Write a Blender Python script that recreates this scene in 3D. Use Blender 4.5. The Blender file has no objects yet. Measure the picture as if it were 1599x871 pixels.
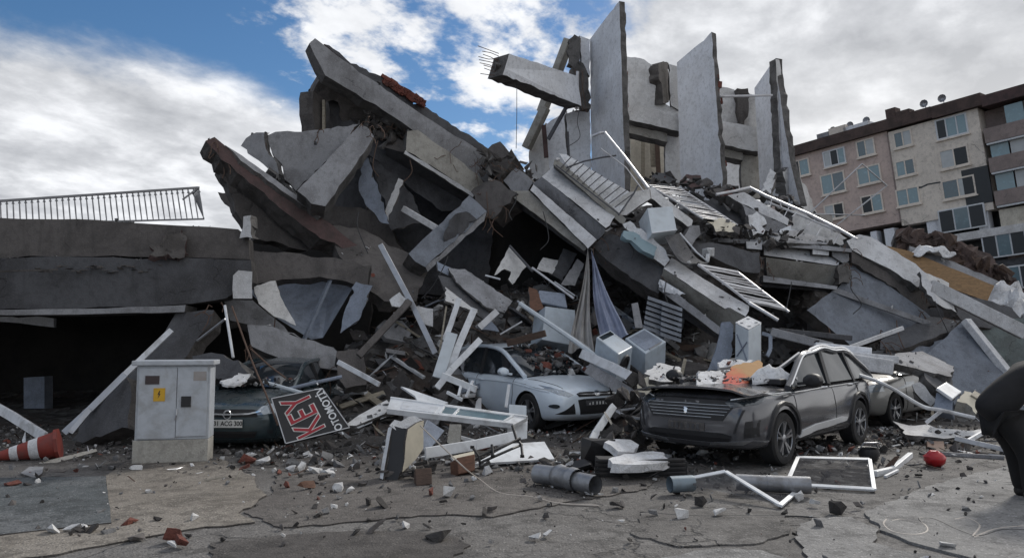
import bpy, bmesh, math, random
import numpy as np
from mathutils import Vector, Matrix, Euler
from mathutils.bvhtree import BVHTree
from mathutils import noise as mnoise

S = bpy.context.scene
COL = S.collection
R = math.radians

# ---------------------------------------------------------------- camera
F_PX, CX, CY, W_PX = 1164.0, 799.5, 435.5, 1599.0
CAM = Vector((0, 0, 1.6))
TILT = math.atan((530 - CY) / F_PX)
cd = bpy.data.cameras.new('camera')
cam = bpy.data.objects.new('camera', cd)
COL.objects.link(cam)
cam.location = CAM
cam.rotation_euler = (math.pi / 2 + TILT, 0, 0)
cd.sensor_width = 36
cd.lens = 36 * F_PX / W_PX
cd.clip_end = 3000
S.camera = cam

# ---------------------------------------------------------------- sun, sky, exposure
SUN_EL, SUN_AZ = R(34), R(38)          # behind the ruin, to the right of the view
sd = bpy.data.lights.new('sun', 'SUN')
sun = bpy.data.objects.new('sun', sd)
COL.objects.link(sun)
sd.energy = 1.5
sd.angle = R(10)
sd.color = (1.0, 0.95, 0.88)
sdir = Vector((math.sin(SUN_AZ) * math.cos(SUN_EL), math.cos(SUN_AZ) * math.cos(SUN_EL), math.sin(SUN_EL)))
sun.rotation_euler = sdir.to_track_quat('Z', 'Y').to_euler()
sun.location = (20, 30, 40)
S.view_settings.view_transform = 'Standard'
S.view_settings.look = 'None'
S.view_settings.exposure = 0.68
S.view_settings.gamma = 1.0


class NT:
    """small helper for writing node trees"""
    def __init__(s, tree):
        s.t = tree
        s.n = tree.nodes
        s.n.clear()

    def add(s, typ, **kw):
        nd = s.n.new(typ)
        for k, v in kw.items():
            setattr(nd, k, v)
        return nd

    def link(s, a, b):
        s.t.links.new(a, b)

    def put(s, sock, v):
        if hasattr(v, 'is_output') or isinstance(v, bpy.types.NodeSocket):
            s.t.links.new(v, sock)
        else:
            sock.default_value = v

    def math(s, op, a, b=0.0, c=0.0, clamp=False):
        nd = s.add('ShaderNodeMath', operation=op, use_clamp=clamp)
        for i, v in enumerate((a, b, c)):
            s.put(nd.inputs[i], v)
        return nd.outputs[0]

    def step(s, v, lo, hi):
        nd = s.add('ShaderNodeMapRange', interpolation_type='SMOOTHSTEP')
        s.put(nd.inputs['Value'], v)
        nd.inputs['From Min'].default_value = lo
        nd.inputs['From Max'].default_value = hi
        return nd.outputs['Result']

    def mix(s, f, a, b, blend='MIX'):
        nd = s.add('ShaderNodeMix', data_type='RGBA', blend_type=blend)
        s.put(nd.inputs['Factor'], f)
        for k, v in ((6, a), (7, b)):
            if isinstance(v, tuple):
                v = (*v[:3], 1)
            s.put(nd.inputs[k], v)
        return nd.outputs[2]

    def noise(s, vec, scale, detail=4, rough=0.55, dist=0.0):
        nd = s.add('ShaderNodeTexNoise')
        s.put(nd.inputs['Vector'], vec)
        nd.inputs['Scale'].default_value = scale
        nd.inputs['Detail'].default_value = detail
        nd.inputs['Roughness'].default_value = rough
        nd.inputs['Distortion'].default_value = dist
        return nd.outputs[0]

    def ramp(s, f, *stops):
        nd = s.add('ShaderNodeValToRGB')
        s.put(nd.inputs[0], f)
        el = nd.color_ramp.elements
        while len(el) < len(stops):
            el.new(0.5)
        for e, (p, c) in zip(el, stops):
            e.position = p
            e.color = (*c, 1) if isinstance(c, tuple) else (c, c, c, 1)
        return nd.outputs[0]


def build_world():
    w = bpy.data.worlds.new('World')
    S.world = w
    w.use_nodes = True
    t = NT(w.node_tree)
    out = t.add('ShaderNodeOutputWorld')
    bg = t.add('ShaderNodeBackground')
    bg.inputs['Strength'].default_value = 0.112
    t.link(bg.outputs[0], out.inputs[0])
    sky = t.add('ShaderNodeTexSky')
    sky.sky_type = 'NISHITA'
    sky.sun_disc = False
    sky.sun_elevation = SUN_EL
    sky.sun_rotation = SUN_AZ
    sky.altitude = 200
    sky.dust_density = 0.4
    sky.ozone_density = 2.5
    hs = t.add('ShaderNodeHueSaturation')
    hs.inputs['Saturation'].default_value = 1.22
    hs.inputs['Value'].default_value = 0.52
    t.link(sky.outputs[0], hs.inputs['Color'])
    tc = t.add('ShaderNodeTexCoord')
    nv = t.add('ShaderNodeVectorMath', operation='NORMALIZE')
    t.link(tc.outputs['Generated'], nv.inputs[0])
    d = nv.outputs[0]
    sx = t.add('ShaderNodeSeparateXYZ')
    t.link(d, sx.inputs[0])
    X, Y, Z = sx.outputs
    az = t.math('MULTIPLY', t.math('ARCTAN2', X, Y), 180 / math.pi)
    el = t.math('MULTIPLY', t.math('ARCSINE', Z), 180 / math.pi)
    # cloud-deck coordinates: the direction divided by its height, as a flat layer would show
    k = t.math('ADD', t.math('MAXIMUM', Z, 0.0), 0.22)
    cx = t.math('DIVIDE', X, k)
    cy = t.math('DIVIDE', Y, k)
    cv = t.add('ShaderNodeCombineXYZ')
    t.link(cx, cv.inputs[0])
    t.link(cy, cv.inputs[1])
    cvo = cv.outputs[0]
    rot = t.add('ShaderNodeVectorRotate', rotation_type='Z_AXIS')
    rot.inputs['Angle'].default_value = R(35)
    t.link(cvo, rot.inputs['Vector'])
    sc = t.add('ShaderNodeVectorMath', operation='MULTIPLY')
    t.link(rot.outputs[0], sc.inputs[0])
    sc.inputs[1].default_value = (1.0, 0.8, 1.0)
    n_big = t.noise(cvo, 1.1, 5, 0.55)
    n_mid = t.noise(sc.outputs[0], 5.5, 9, 0.6, 0.1)
    n_fine = t.noise(sc.outputs[0], 13.0, 8, 0.6, 0.1)
    # left bank: a veil whose upper rim falls to the right
    azq = t.math('ADD', az, 30.0)
    rim = t.math('SUBTRACT', 19.4, t.math('MULTIPLY', t.math('MULTIPLY', azq, azq), 0.0125))
    rim = t.math('ADD', rim, t.math('MULTIPLY', t.math('SUBTRACT', n_mid, 0.5), 5.5))
    bank = t.step(t.math('SUBTRACT', rim, el), -1.4, 2.4)
    bank = t.math('MULTIPLY', bank, t.step(az, -3.0, -9.0))
    # fleecy altocumulus from the middle rightwards
    lim = t.math('ADD', t.math('MULTIPLY', t.step(az, -25.0, -11.0), 0.15), -0.06)
    hole = t.math('MULTIPLY', t.step(t.math('ABSOLUTE', t.math('ADD', az, 4.0)), 7.5, 2.0), t.step(t.math('ABSOLUTE', t.math('SUBTRACT', el, 15.0)), 4.0, 1.0))
    lim = t.math('SUBTRACT', lim, t.math('MULTIPLY', hole, 0.13))
    flee = t.step(t.math('ADD', t.math('ADD', t.math('MULTIPLY', n_mid, 0.65), t.math('MULTIPLY', n_fine, 0.35)), lim), 0.50, 0.64)
    flee = t.math('MULTIPLY', flee, t.step(az, -27.0, -17.0))
    over = t.step(t.math('ADD', az, t.math('MULTIPLY', t.math('SUBTRACT', n_mid, 0.5), 24.0)), 3.0, 11.0)
    back = t.step(t.math('ABSOLUTE', az), 42.0, 75.0)
    backc = t.math('MULTIPLY', back, t.step(n_big, 0.35, 0.6))
    low = t.step(el, 9.0, 3.0)
    dens = t.math('MAXIMUM', t.math('MAXIMUM', bank, flee), t.math('MAXIMUM', over, t.math('MAXIMUM', backc, low)))
    # cloud brightness: grey bases, brighter fleece, glowing low on the right
    tone = t.math('ADD', t.math('MULTIPLY', n_big, 0.45), t.math('MULTIPLY', n_mid, 0.55))
    ccol = t.ramp(tone, (0.37, (2.5, 2.6, 2.8)), (0.49, (3.7, 3.8, 4.0)), (0.60, (5.5, 5.6, 5.8)))
    glow = t.math('MULTIPLY', t.step(az, -2.0, 26.0), t.step(el, 26.0, 6.0))
    ccol = t.mix(t.math('MULTIPLY', glow, 0.55), ccol, (6.0, 5.95, 5.88))
    fl_b = t.math('MULTIPLY', t.step(az, -24.0, -12.0), t.step(az, 8.0, -2.0))
    ccol = t.mix(t.math('MULTIPLY', fl_b, 0.45), ccol, (6.2, 6.3, 6.5))
    col = t.mix(dens, hs.outputs[0], ccol)
    t.link(col, bg.inputs['Color'])


build_world()

# ---------------------------------------------------------------- picture-to-place helpers
FWD = Vector((0, math.cos(TILT), math.sin(TILT)))
UPV = Vector((0, -math.sin(TILT), math.cos(TILT)))
RGT = Vector((1, 0, 0))


def ray(px, py):
    return FWD + RGT * ((px - CX) / F_PX) + UPV * ((CY - py) / F_PX)


def P(px, py, Y):
    """the point of the place seen at a pixel of the photograph, Y metres ahead"""
    d = ray(px, py)
    return CAM + d * (Y / d.y)


def G(px, py, z=0.0):
    d = ray(px, py)
    return CAM + d * ((z - CAM.z) / d.z)


def plane3(a, b, c):
    n = (b - a).cross(c - a).normalized()
    return a, n


def onp(pl, px, py):
    d = ray(px, py)
    return CAM + d * ((pl[0] - CAM).dot(pl[1]) / d.dot(pl[1]))


# ---------------------------------------------------------------- mesh builder
class B:
    """collects faces of ONE object"""
    def __init__(s):
        s.v, s.f, s.m = [], [], []

    def face(s, pts, mi=0):
        i = len(s.v)
        s.v += [tuple(p) for p in pts]
        s.f.append(tuple(range(i, i + len(pts))))
        s.m.append(mi)

    def mesh(s, vs, fs, mi=0):
        i = len(s.v)
        s.v += [tuple(p) for p in vs]
        for f in fs:
            s.f.append(tuple(k + i for k in f))
            s.m.append(mi)

    def box(s, c, size, rot=None, mi=0):
        hx, hy, hz = size[0] / 2, size[1] / 2, size[2] / 2
        q = [Vector((x, y, z)) for x in (-hx, hx) for y in (-hy, hy) for z in (-hz, hz)]
        if rot is not None:
            q = [rot @ p for p in q]
        c = Vector(c)
        s.mesh([c + p for p in q], [(0, 1, 3, 2), (4, 6, 7, 5), (0, 4, 5, 1), (2, 3, 7, 6), (0, 2, 6, 4), (1, 5, 7, 3)], mi)
        return s

    def hexa(s, q, mi=0):
        """q: 4 front points, 4 back points"""
        s.mesh(q, [(0, 1, 2, 3), (7, 6, 5, 4), (0, 4, 5, 1), (1, 5, 6, 2), (2, 6, 7, 3), (3, 7, 4, 0)], mi)
        return s

    def bar(s, a, b, w, h, up=None, mi=0):
        a, b = Vector(a), Vector(b)
        ax = (b - a).normalized()
        up = Vector(up) if up is not None else Vector((0, 0, 1))
        if abs(ax.dot(up)) > 0.98:
            up = Vector((0, 1, 0))
        sd_ = ax.cross(up).normalized()
        up = sd_.cross(ax).normalized()
        q = []
        for p in (a, b):
            q += [p - sd_ * w / 2 - up * h / 2, p + sd_ * w / 2 - up * h / 2, p + sd_ * w / 2 + up * h / 2, p - sd_ * w / 2 + up * h / 2]
        s.hexa(q, mi)
        return s

    def tube(s, pts, r, n=6, mi=0, cap=True):
        pts = [Vector(p) for p in pts]
        rings = []
        N = None
        for i, p in enumerate(pts):
            if i == 0:
                ax = pts[1] - pts[0]
            elif i == len(pts) - 1:
                ax = pts[-1] - pts[-2]
            else:
                ax = pts[i + 1] - pts[i - 1]
            ax.normalize()
            if N is None:
                N = ax.orthogonal().normalized()
            N = (N - ax * N.dot(ax)).normalized()
            Bn = ax.cross(N)
            rr = r[i] if isinstance(r, (list, tuple)) else r
            rings.append([p + (N * math.cos(2 * math.pi * k / n) + Bn * math.sin(2 * math.pi * k / n)) * rr for k in range(n)])
        vs = [q for rg in rings for q in rg]
        fs = []
        for i in range(len(pts) - 1):
            for k in range(n):
                a, b = i * n + k, i * n + (k + 1) % n
                fs.append((a, b, b + n, a + n))
        if cap:
            fs.append(tuple(range(n - 1, -1, -1)))
            fs.append(tuple(range((len(pts) - 1) * n, len(pts) * n)))
        s.mesh(vs, fs, mi)
        return s

    def prism(s, pts, vec, mi=0, ms=None):
        """outline extruded by vec; ms: material of the sides"""
        n = len(pts)
        pts = [Vector(p) for p in pts]
        bk = [p + vec for p in pts] if isinstance(vec, Vector) else [Vector(p) for p in vec]
        i = len(s.v)
        s.v += [tuple(p) for p in pts] + [tuple(p) for p in bk]
        s.f.append(tuple(range(i, i + n)))
        s.m.append(mi)
        s.f.append(tuple(range(i + 2 * n - 1, i + n - 1, -1)))
        s.m.append(mi)
        for k in range(n):
            k2 = (k + 1) % n
            s.f.append((i + k, i + n + k, i + n + k2, i + k2))
            s.m.append(mi if ms is None else ms)
        return s

    def loft(s, rings, mi=0, closed=True, caps=True):
        n = len(rings[0])
        vs = [p for rg in rings for p in rg]
        fs = []
        for i in range(len(rings) - 1):
            for k in range(n if closed else n - 1):
                a, b = i * n + k, i * n + (k + 1) % n
                fs.append((a, b, b + n, a + n))
        if caps and closed:
            fs.append(tuple(range(n - 1, -1, -1)))
            fs.append(tuple(range((len(rings) - 1) * n, len(rings) * n)))
        s.mesh(vs, fs, mi)
        return s


def link_mesh(name, me, parent=None):
    o = bpy.data.objects.new(name, me)
    COL.objects.link(o)
    if parent is not None:
        o.parent = parent
    return o


def finish(b, name, mats, parent=None, origin=None, smooth=False, bevel=0.0, fixn=True):
    """turn a B into an object; origin (world or parent space) becomes the object's location"""
    if not isinstance(mats, (list, tuple)):
        mats = [mats]
    me = bpy.data.meshes.new(name)
    v = np.array(b.v, dtype=float).reshape(-1, 3)
    if origin is None:
        origin = Vector(((v[:, 0].min() + v[:, 0].max()) / 2, (v[:, 1].min() + v[:, 1].max()) / 2, v[:, 2].min())) if parent is None else Vector((0, 0, 0))
    origin = Vector(origin)
    v = v - np.array(origin)
    me.from_pydata([tuple(x) for x in v], [], b.f)
    for m in mats:
        me.materials.append(m)
    me.polygons.foreach_set('material_index', [min(k, len(mats) - 1) for k in b.m])
    if bevel or fixn:
        bm = bmesh.new()
        bm.from_mesh(me)
        if fixn:
            bmesh.ops.recalc_face_normals(bm, faces=bm.faces)
        if bevel:
            bmesh.ops.bevel(bm, geom=[e for e in bm.edges if e.is_manifold and e.calc_face_angle(0) > 0.5], offset=bevel, segments=2, profile=0.6, affect='EDGES', clamp_overlap=True)
        bm.to_mesh(me)
        bm.free()
    if smooth:
        me.polygons.foreach_set('use_smooth', [True] * len(me.polygons))
        try:
            me.set_sharp_from_angle(angle=R(38))
        except Exception:
            pass
    me.update()
    o = link_mesh(name, me, parent)
    o.location = origin
    return o


def tag(o, label=None, cat=None, group=None, kind=None):
    if label:
        o['label'] = label
    if cat:
        o['category'] = cat
    if group:
        o['group'] = group
    if kind:
        o['kind'] = kind
    return o


def thing(name, label, cat, loc=(0, 0, 0), group=None, rot=(0, 0, 0)):
    o = bpy.data.objects.new(name, None)
    o.empty_display_size = 0.2
    COL.objects.link(o)
    o.location = loc
    o.rotation_euler = rot
    return tag(o, label, cat, group)


def one(b, name, label, cat, mats, group=None, **kw):
    return tag(finish(b, name, mats, **kw), label, cat, group)


def part(b, name, mats, root, label=None, **kw):
    """a part built in world coordinates under an Empty that is only moved, not turned"""
    o = finish(b, name, mats, parent=root, origin=root.location, **kw)
    o.location = (0, 0, 0)
    if label:
        o['label'] = label
    return o


def sub(b, name, mats, par, root, **kw):
    o = finish(b, name, mats, parent=par, origin=root.location, **kw)
    o.location = (0, 0, 0)
    return o


def copy_tree(o, parent=None):
    c = o.copy()
    COL.objects.link(c)
    if parent is not None:
        c.parent = parent
    for ch in list(o.children):
        copy_tree(ch, c)
    return c


def evaluated(o):
    dg = bpy.context.evaluated_depsgraph_get()
    dg.update()
    me = bpy.data.meshes.new_from_object(o.evaluated_get(dg), depsgraph=dg)
    old = o.data
    o.modifiers.clear()
    o.data = me
    return o


RND = random.Random(7)


def jag_outline(pts, jag, seg, rnd, keep=(), spike=1.0):
    """an outline with broken edges: subdivided and pushed about in its own plane"""
    n = len(pts)
    c = sum(pts, Vector()) / n
    nor = Vector()
    for i in range(n):
        nor += (pts[i] - c).cross(pts[(i + 1) % n] - c)
    nor.normalize()
    out = []
    for i in range(n):
        a, b = pts[i], pts[(i + 1) % n]
        out.append(a.copy())
        L = (b - a).length
        k = max(1, int(L / seg))
        e = (b - a).normalized()
        side = e.cross(nor)
        if i in keep or k < 2:
            continue
        ph = rnd.random() * 100
        for j in range(1, k):
            t_ = j / k + rnd.uniform(-0.3, 0.3) / k
            big = mnoise.noise(Vector((ph + t_ * L * 1.3, 0.3, 0)))
            off = jag * (big * 0.6 + rnd.uniform(-0.7, 0.7) + (spike * rnd.uniform(0.4, 1.3) if rnd.random() < 0.14 else 0))
            out.append(a + (b - a) * t_ - side * off)
    return out, nor


def slab(name, label, cat, out, thick, mats, jag=0.05, seg=0.16, keep=(), vec=None, root=None, group=None, seed=None, bm=None):
    """a broken plate: out is its outline in photo pixels, three of the points carry their distance (px, py, Y);
    it is extruded away from the viewer by its real thickness"""
    anchors = [P(*o) for o in out if len(o) == 3]
    if len(anchors) == 1:
        anchors.append(anchors[0] + Vector((1, 0, 0)))
    if len(anchors) == 2:
        anchors.append(anchors[0] + Vector((0, 0, 1)))      # an upright plane
    pl = plane3(*anchors[:3])
    if pl[1].length < 1e-4 or abs(ray(out[0][0], out[0][1]).normalized().dot(pl[1])) < 0.12:
        print('EDGE-ON', name, label, out[0])
    pts = [onp(pl, o[0], o[1]) for o in out]
    rnd = random.Random(seed if seed is not None else hash((out[0][0], out[0][1], len(out))) & 0xffff)
    front, nor = jag_outline(pts, jag, seg, rnd, keep)
    if nor.dot(CAM - pts[0]) > 0:
        nor = -nor
    v = Vector(vec) if vec is not None else nor * thick
    back = [p + v + Vector((rnd.uniform(-1, 1), rnd.uniform(-1, 1), rnd.uniform(-1, 1))) * jag * 0.7 for p in front]
    b = bm or B()
    b.prism(front, back, 0, 1)
    if bm is not None:
        return b
    if root is not None:
        return part(b, name, mats, root, label)
    return one(b, name, label, cat, mats, group)


def px_prism(b, out, Y3, vec, mi=0, ms=None):
    """a clean prism from a pixel outline; Y3 = distance, or three (px,py,Y) anchors"""
    if isinstance(Y3, (int, float)):
        pts = [P(x, y, Y3) for x, y in out]
    else:
        pl = plane3(*[P(*a) for a in Y3])
        pts = [onp(pl, x, y) for x, y in out]
    b.prism(pts, Vector(vec), mi, ms)
    return b


# ---------------------------------------------------------------- materials
def mat(name, fn):
    m = bpy.data.materials.new(name)
    m.use_nodes = True
    t = NT(m.node_tree)
    out = t.add('ShaderNodeOutputMaterial')
    bs = t.add('ShaderNodeBsdfPrincipled')
    t.link(bs.outputs[0], out.inputs[0])
    tc = t.add('ShaderNodeTexCoord')
    fn(t, bs, tc.outputs['Object'])
    return m


def bump(t, bs, h, strength=0.4, dist=0.02):
    bp = t.add('ShaderNodeBump')
    bp.inputs['Strength'].default_value = strength
    bp.inputs['Distance'].default_value = dist
    t.put(bp.inputs['Height'], h)
    t.link(bp.outputs[0], bs.inputs['Normal'])


def concrete(name, c, stain=None, scale=1.0, dirt=0.5, bstr=0.5, rough=0.92, spall=0.45, crack=0.55):
    stain = stain or tuple(x * 0.5 for x in c)

    def fn(t, bs, v):
        a = t.noise(v, 1.3 * scale, 6, 0.62, 0.4)
        b_ = t.noise(v, 9 * scale, 5, 0.6)
        d = t.noise(v, 42 * scale, 4, 0.6)
        f = t.step(a, 0.42, 0.62)
        col = t.mix(t.math('MULTIPLY', f, min(1.0, dirt * 1.7)), c, stain)
        col = t.mix(t.math('MULTIPLY', t.step(b_, 0.48, 0.66), 0.55), col, tuple(x * 0.62 for x in c))
        col = t.mix(t.math('MULTIPLY', t.step(d, 0.52, 0.68), 0.4), col, tuple(min(1, x * 1.4) for x in c))
        g_ = t.noise(v, 95 * scale, 3, 0.7)
        col = t.mix(t.math('MULTIPLY', t.step(g_, 0.56, 0.66), 0.45), col, tuple(x * 0.4 for x in c))
        mm = t.add('ShaderNodeMapping')
        t.link(v, mm.inputs['Vector'])
        mm.inputs['Scale'].default_value = (3.0, 3.0, 0.35)
        st_ = t.noise(mm.outputs[0], 2.2 * scale, 7, 0.68, 0.2)
        col = t.mix(t.math('MULTIPLY', t.step(st_, 0.54, 0.68), dirt * 0.6), col, tuple(x * 0.7 for x in stain))
        t.put(bs.inputs['Base Color'], col)
        bs.inputs['Roughness'].default_value = rough
        h = t.math('ADD', t.math('MULTIPLY', b_, 0.7), t.math('MULTIPLY', d, 0.45))
        # spalled patches with sharp rims, and hairline cracks
        sp = t.noise(v, 1.7 * scale, 9, 0.7, 0.25)
        sm = t.step(sp, 0.645, 0.66)
        col = t.mix(t.math('MULTIPLY', sm, spall), col, tuple(x * 0.42 for x in c))
        wn = t.add('ShaderNodeTexNoise')
        wn.inputs['Scale'].default_value = 2.6 * scale
        wn.inputs['Detail'].default_value = 7
        t.link(v, wn.inputs['Vector'])
        wv = t.add('ShaderNodeVectorMath', operation='MULTIPLY_ADD')
        t.link(wn.outputs[1], wv.inputs[0])
        wv.inputs[1].default_value = (0.8, 0.8, 0.8)
        t.link(v, wv.inputs[2])
        vo = t.add('ShaderNodeTexVoronoi', feature='DISTANCE_TO_EDGE')
        vo.inputs['Scale'].default_value = 0.8 * scale
        t.link(wv.outputs[0], vo.inputs['Vector'])
        ck = t.math('MULTIPLY', t.step(vo.outputs['Distance'], 0.012, 0.003), t.step(a, 0.53, 0.60))
        col = t.mix(t.math('MULTIPLY', ck, crack), col, tuple(x * 0.2 for x in c))
        t.put(bs.inputs['Base Color'], col)
        h = t.math('SUBTRACT', h, t.math('ADD', t.math('MULTIPLY', sm, 0.35 * spall), t.math('MULTIPLY', ck, 0.5)))
        bump(t, bs, h, bstr, 0.03)
    return mat(name, fn)


def plain(name, c, rough=0.5, metal=0.0, var=0.18, scale=6.0, bstr=0.08, coat=0.0, spec=0.5, dirt=None, dirt_amt=0.4):
    def fn(t, bs, v):
        a = t.noise(v, scale, 5, 0.6, 0.2)
        col = t.mix(t.math('MULTIPLY', t.step(a, 0.4, 0.7), var * 2), c, tuple(x * 0.65 for x in c))
        if dirt:
            g = t.noise(v, scale * 0.45, 6, 0.65, 0.5)
            col = t.mix(t.math('MULTIPLY', t.step(g, 0.45, 0.7), dirt_amt), col, dirt)
        t.put(bs.inputs['Base Color'], col)
        r_ = t.math('ADD', t.math('MULTIPLY', a, 0.2), rough - 0.1, clamp=True)
        t.put(bs.inputs['Roughness'], r_)
        bs.inputs['Metallic'].default_value = metal
        bs.inputs['Coat Weight'].default_value = coat
        bs.inputs['Specular IOR Level'].default_value = spec
        if bstr:
            bump(t, bs, t.noise(v, scale * 6, 4, 0.6), bstr, 0.01)
    return mat(name, fn)


def wood(name, c):
    def fn(t, bs, v):
        m = t.add('ShaderNodeMapping')
        t.link(v, m.inputs['Vector'])
        m.inputs['Scale'].default_value = (2, 2, 9)
        a = t.noise(m.outputs[0], 3, 8, 0.65, 1.2)
        col = t.mix(t.step(a, 0.3, 0.75), tuple(x * 0.5 for x in c), c)
        t.put(bs.inputs['Base Color'], col)
        bs.inputs['Roughness'].default_value = 0.75
        bump(t, bs, a, 0.25, 0.02)
    return mat(name, fn)


def glass(name, c=(0.02, 0.025, 0.03), rough=0.03):
    def fn(t, bs, v):
        a = t.noise(v, 3, 5, 0.6)
        t.put(bs.inputs['Base Color'], t.mix(t.math('MULTIPLY', t.step(a, 0.5, 0.8), 0.5), c, tuple(min(1, x * 2 + 0.01) for x in c)))
        t.put(bs.inputs['Roughness'], t.math('ADD', t.math('MULTIPLY', t.step(a, 0.4, 0.8), 0.14), rough))
        bs.inputs['Specular IOR Level'].default_value = 0.8
    return mat(name, fn)


def paint(name, c, flake=0.3, rough=0.3, dust=(0.30, 0.28, 0.26), dust_amt=0.35):
    """car paint under a coat, dusty on what looks up"""
    def fn(t, bs, v):
        g = t.add('ShaderNodeNewGeometry')
        sx = t.add('ShaderNodeSeparateXYZ')
        t.link(g.outputs['Normal'], sx.inputs[0])
        n = t.noise(v, 5, 6, 0.65, 0.3)
        up = t.math('MULTIPLY', t.step(sx.outputs[2], 0.25, 0.9), t.step(n, 0.3, 0.65))
        n2 = t.noise(v, 1.6, 5, 0.6, 0.3)
        low = t.math('MULTIPLY', t.step(n2, 0.45, 0.7), 0.35)
        d = t.math('MULTIPLY', t.math('MAXIMUM', up, low), dust_amt)
        t.put(bs.inputs['Base Color'], t.mix(d, c, dust))
        t.put(bs.inputs['Roughness'], t.math('ADD', t.math('MULTIPLY', d, 0.5), rough))
        bs.inputs['Metallic'].default_value = flake
        t.put(bs.inputs['Coat Weight'], t.math('SUBTRACT', 0.7, d))
        bs.inputs['Coat Roughness'].default_value = 0.12
    return mat(name, fn)


M = {}
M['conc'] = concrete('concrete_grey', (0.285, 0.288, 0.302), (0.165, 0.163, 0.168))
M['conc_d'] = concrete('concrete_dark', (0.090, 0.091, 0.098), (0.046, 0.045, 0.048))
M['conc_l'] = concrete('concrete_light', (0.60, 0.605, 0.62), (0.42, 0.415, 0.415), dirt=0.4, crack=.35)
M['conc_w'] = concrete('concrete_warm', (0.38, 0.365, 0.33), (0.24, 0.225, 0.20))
M['conc_b'] = concrete('concrete_brown', (0.118, 0.108, 0.104), (0.062, 0.057, 0.055))
M['core'] = concrete('concrete_broken', (0.14, 0.134, 0.13), (0.055, 0.052, 0.05), scale=2.2, bstr=1.0)
M['core_d'] = concrete('concrete_broken_dark', (0.11, 0.10, 0.095), (0.05, 0.045, 0.042), scale=2.2, bstr=1.0)
M['plaster'] = concrete('plaster_white_blue', (0.74, 0.76, 0.80), (0.58, 0.585, 0.60), dirt=0.35, bstr=0.2, spall=0.2, crack=.3)
M['plaster_g'] = concrete('plaster_grey', (0.62, 0.618, 0.615), (0.44, 0.43, 0.42), dirt=0.45, bstr=0.25, spall=0.25, crack=.4)
M['plaster_c'] = concrete('plaster_cream', (0.58, 0.54, 0.46), (0.40, 0.36, 0.30), dirt=0.4, bstr=0.25)
M['slate'] = concrete('panel_blue_grey', (0.24, 0.275, 0.34), (0.16, 0.18, 0.215), dirt=0.5, bstr=0.2, spall=0.12, crack=.15)
M['brick'] = concrete('brick_red', (0.19, 0.062, 0.044), (0.10, 0.045, 0.038), scale=3, bstr=1.0)
M['redslab'] = concrete('red_brown_render', (0.095, 0.060, 0.058), (0.057, 0.043, 0.041), scale=1.5)
M['white'] = plain('painted_white', (0.66, 0.68, 0.71), 0.5, dirt=(0.24, 0.23, 0.22), dirt_amt=0.65, var=.3)
M['whiteclean'] = plain('white_enamel', (0.76, 0.78, 0.80), 0.4, dirt=(0.33, 0.32, 0.31), dirt_amt=0.5)
M['foam'] = concrete('white_foam', (0.72, 0.73, 0.75), (0.5, 0.49, 0.48), scale=2.5, dirt=0.4, bstr=0.8)
M['metal'] = plain('grey_metal', (0.42, 0.43, 0.45), 0.42, 0.7, dirt=(0.2, 0.17, 0.15))
M['rail'] = plain('rail_metal', (0.62, 0.62, 0.64), 0.4, 0.35, dirt=(0.25, 0.22, 0.2))
M['railg'] = plain('rail_grey', (0.22, 0.22, 0.23), 0.5, 0.4)
M['raild'] = plain('rail_dark', (0.10, 0.10, 0.11), 0.6, 0.4)
M['steel'] = plain('rusty_rebar', (0.13, 0.085, 0.065), 0.8, 0.4)
M['black'] = plain('black_plastic', (0.018, 0.018, 0.02), 0.55, var=0.1)
M['rubber'] = plain('tyre_rubber', (0.022, 0.022, 0.023), 0.85, dirt=(0.09, 0.08, 0.075), dirt_amt=0.5)
M['wood'] = wood('wood_orange', (0.29, 0.175, 0.08))
M['woodd'] = wood('wood_dark', (0.10, 0.062, 0.045))
M['woodp'] = wood('wood_pale', (0.38, 0.34, 0.27))
M['glass'] = glass('dark_glass')
M['glassb'] = glass('bluish_glass', (0.10, 0.16, 0.19), 0.12)
M['cable'] = plain('cable_black', (0.03, 0.03, 0.032), 0.6)
M['slab_blue'] = concrete('concrete_bluish', (0.20, 0.22, 0.255), (0.13, 0.14, 0.16), dirt=0.5)
M['rope'] = plain('cable_pale', (0.42, 0.38, 0.34), 0.7)

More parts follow.
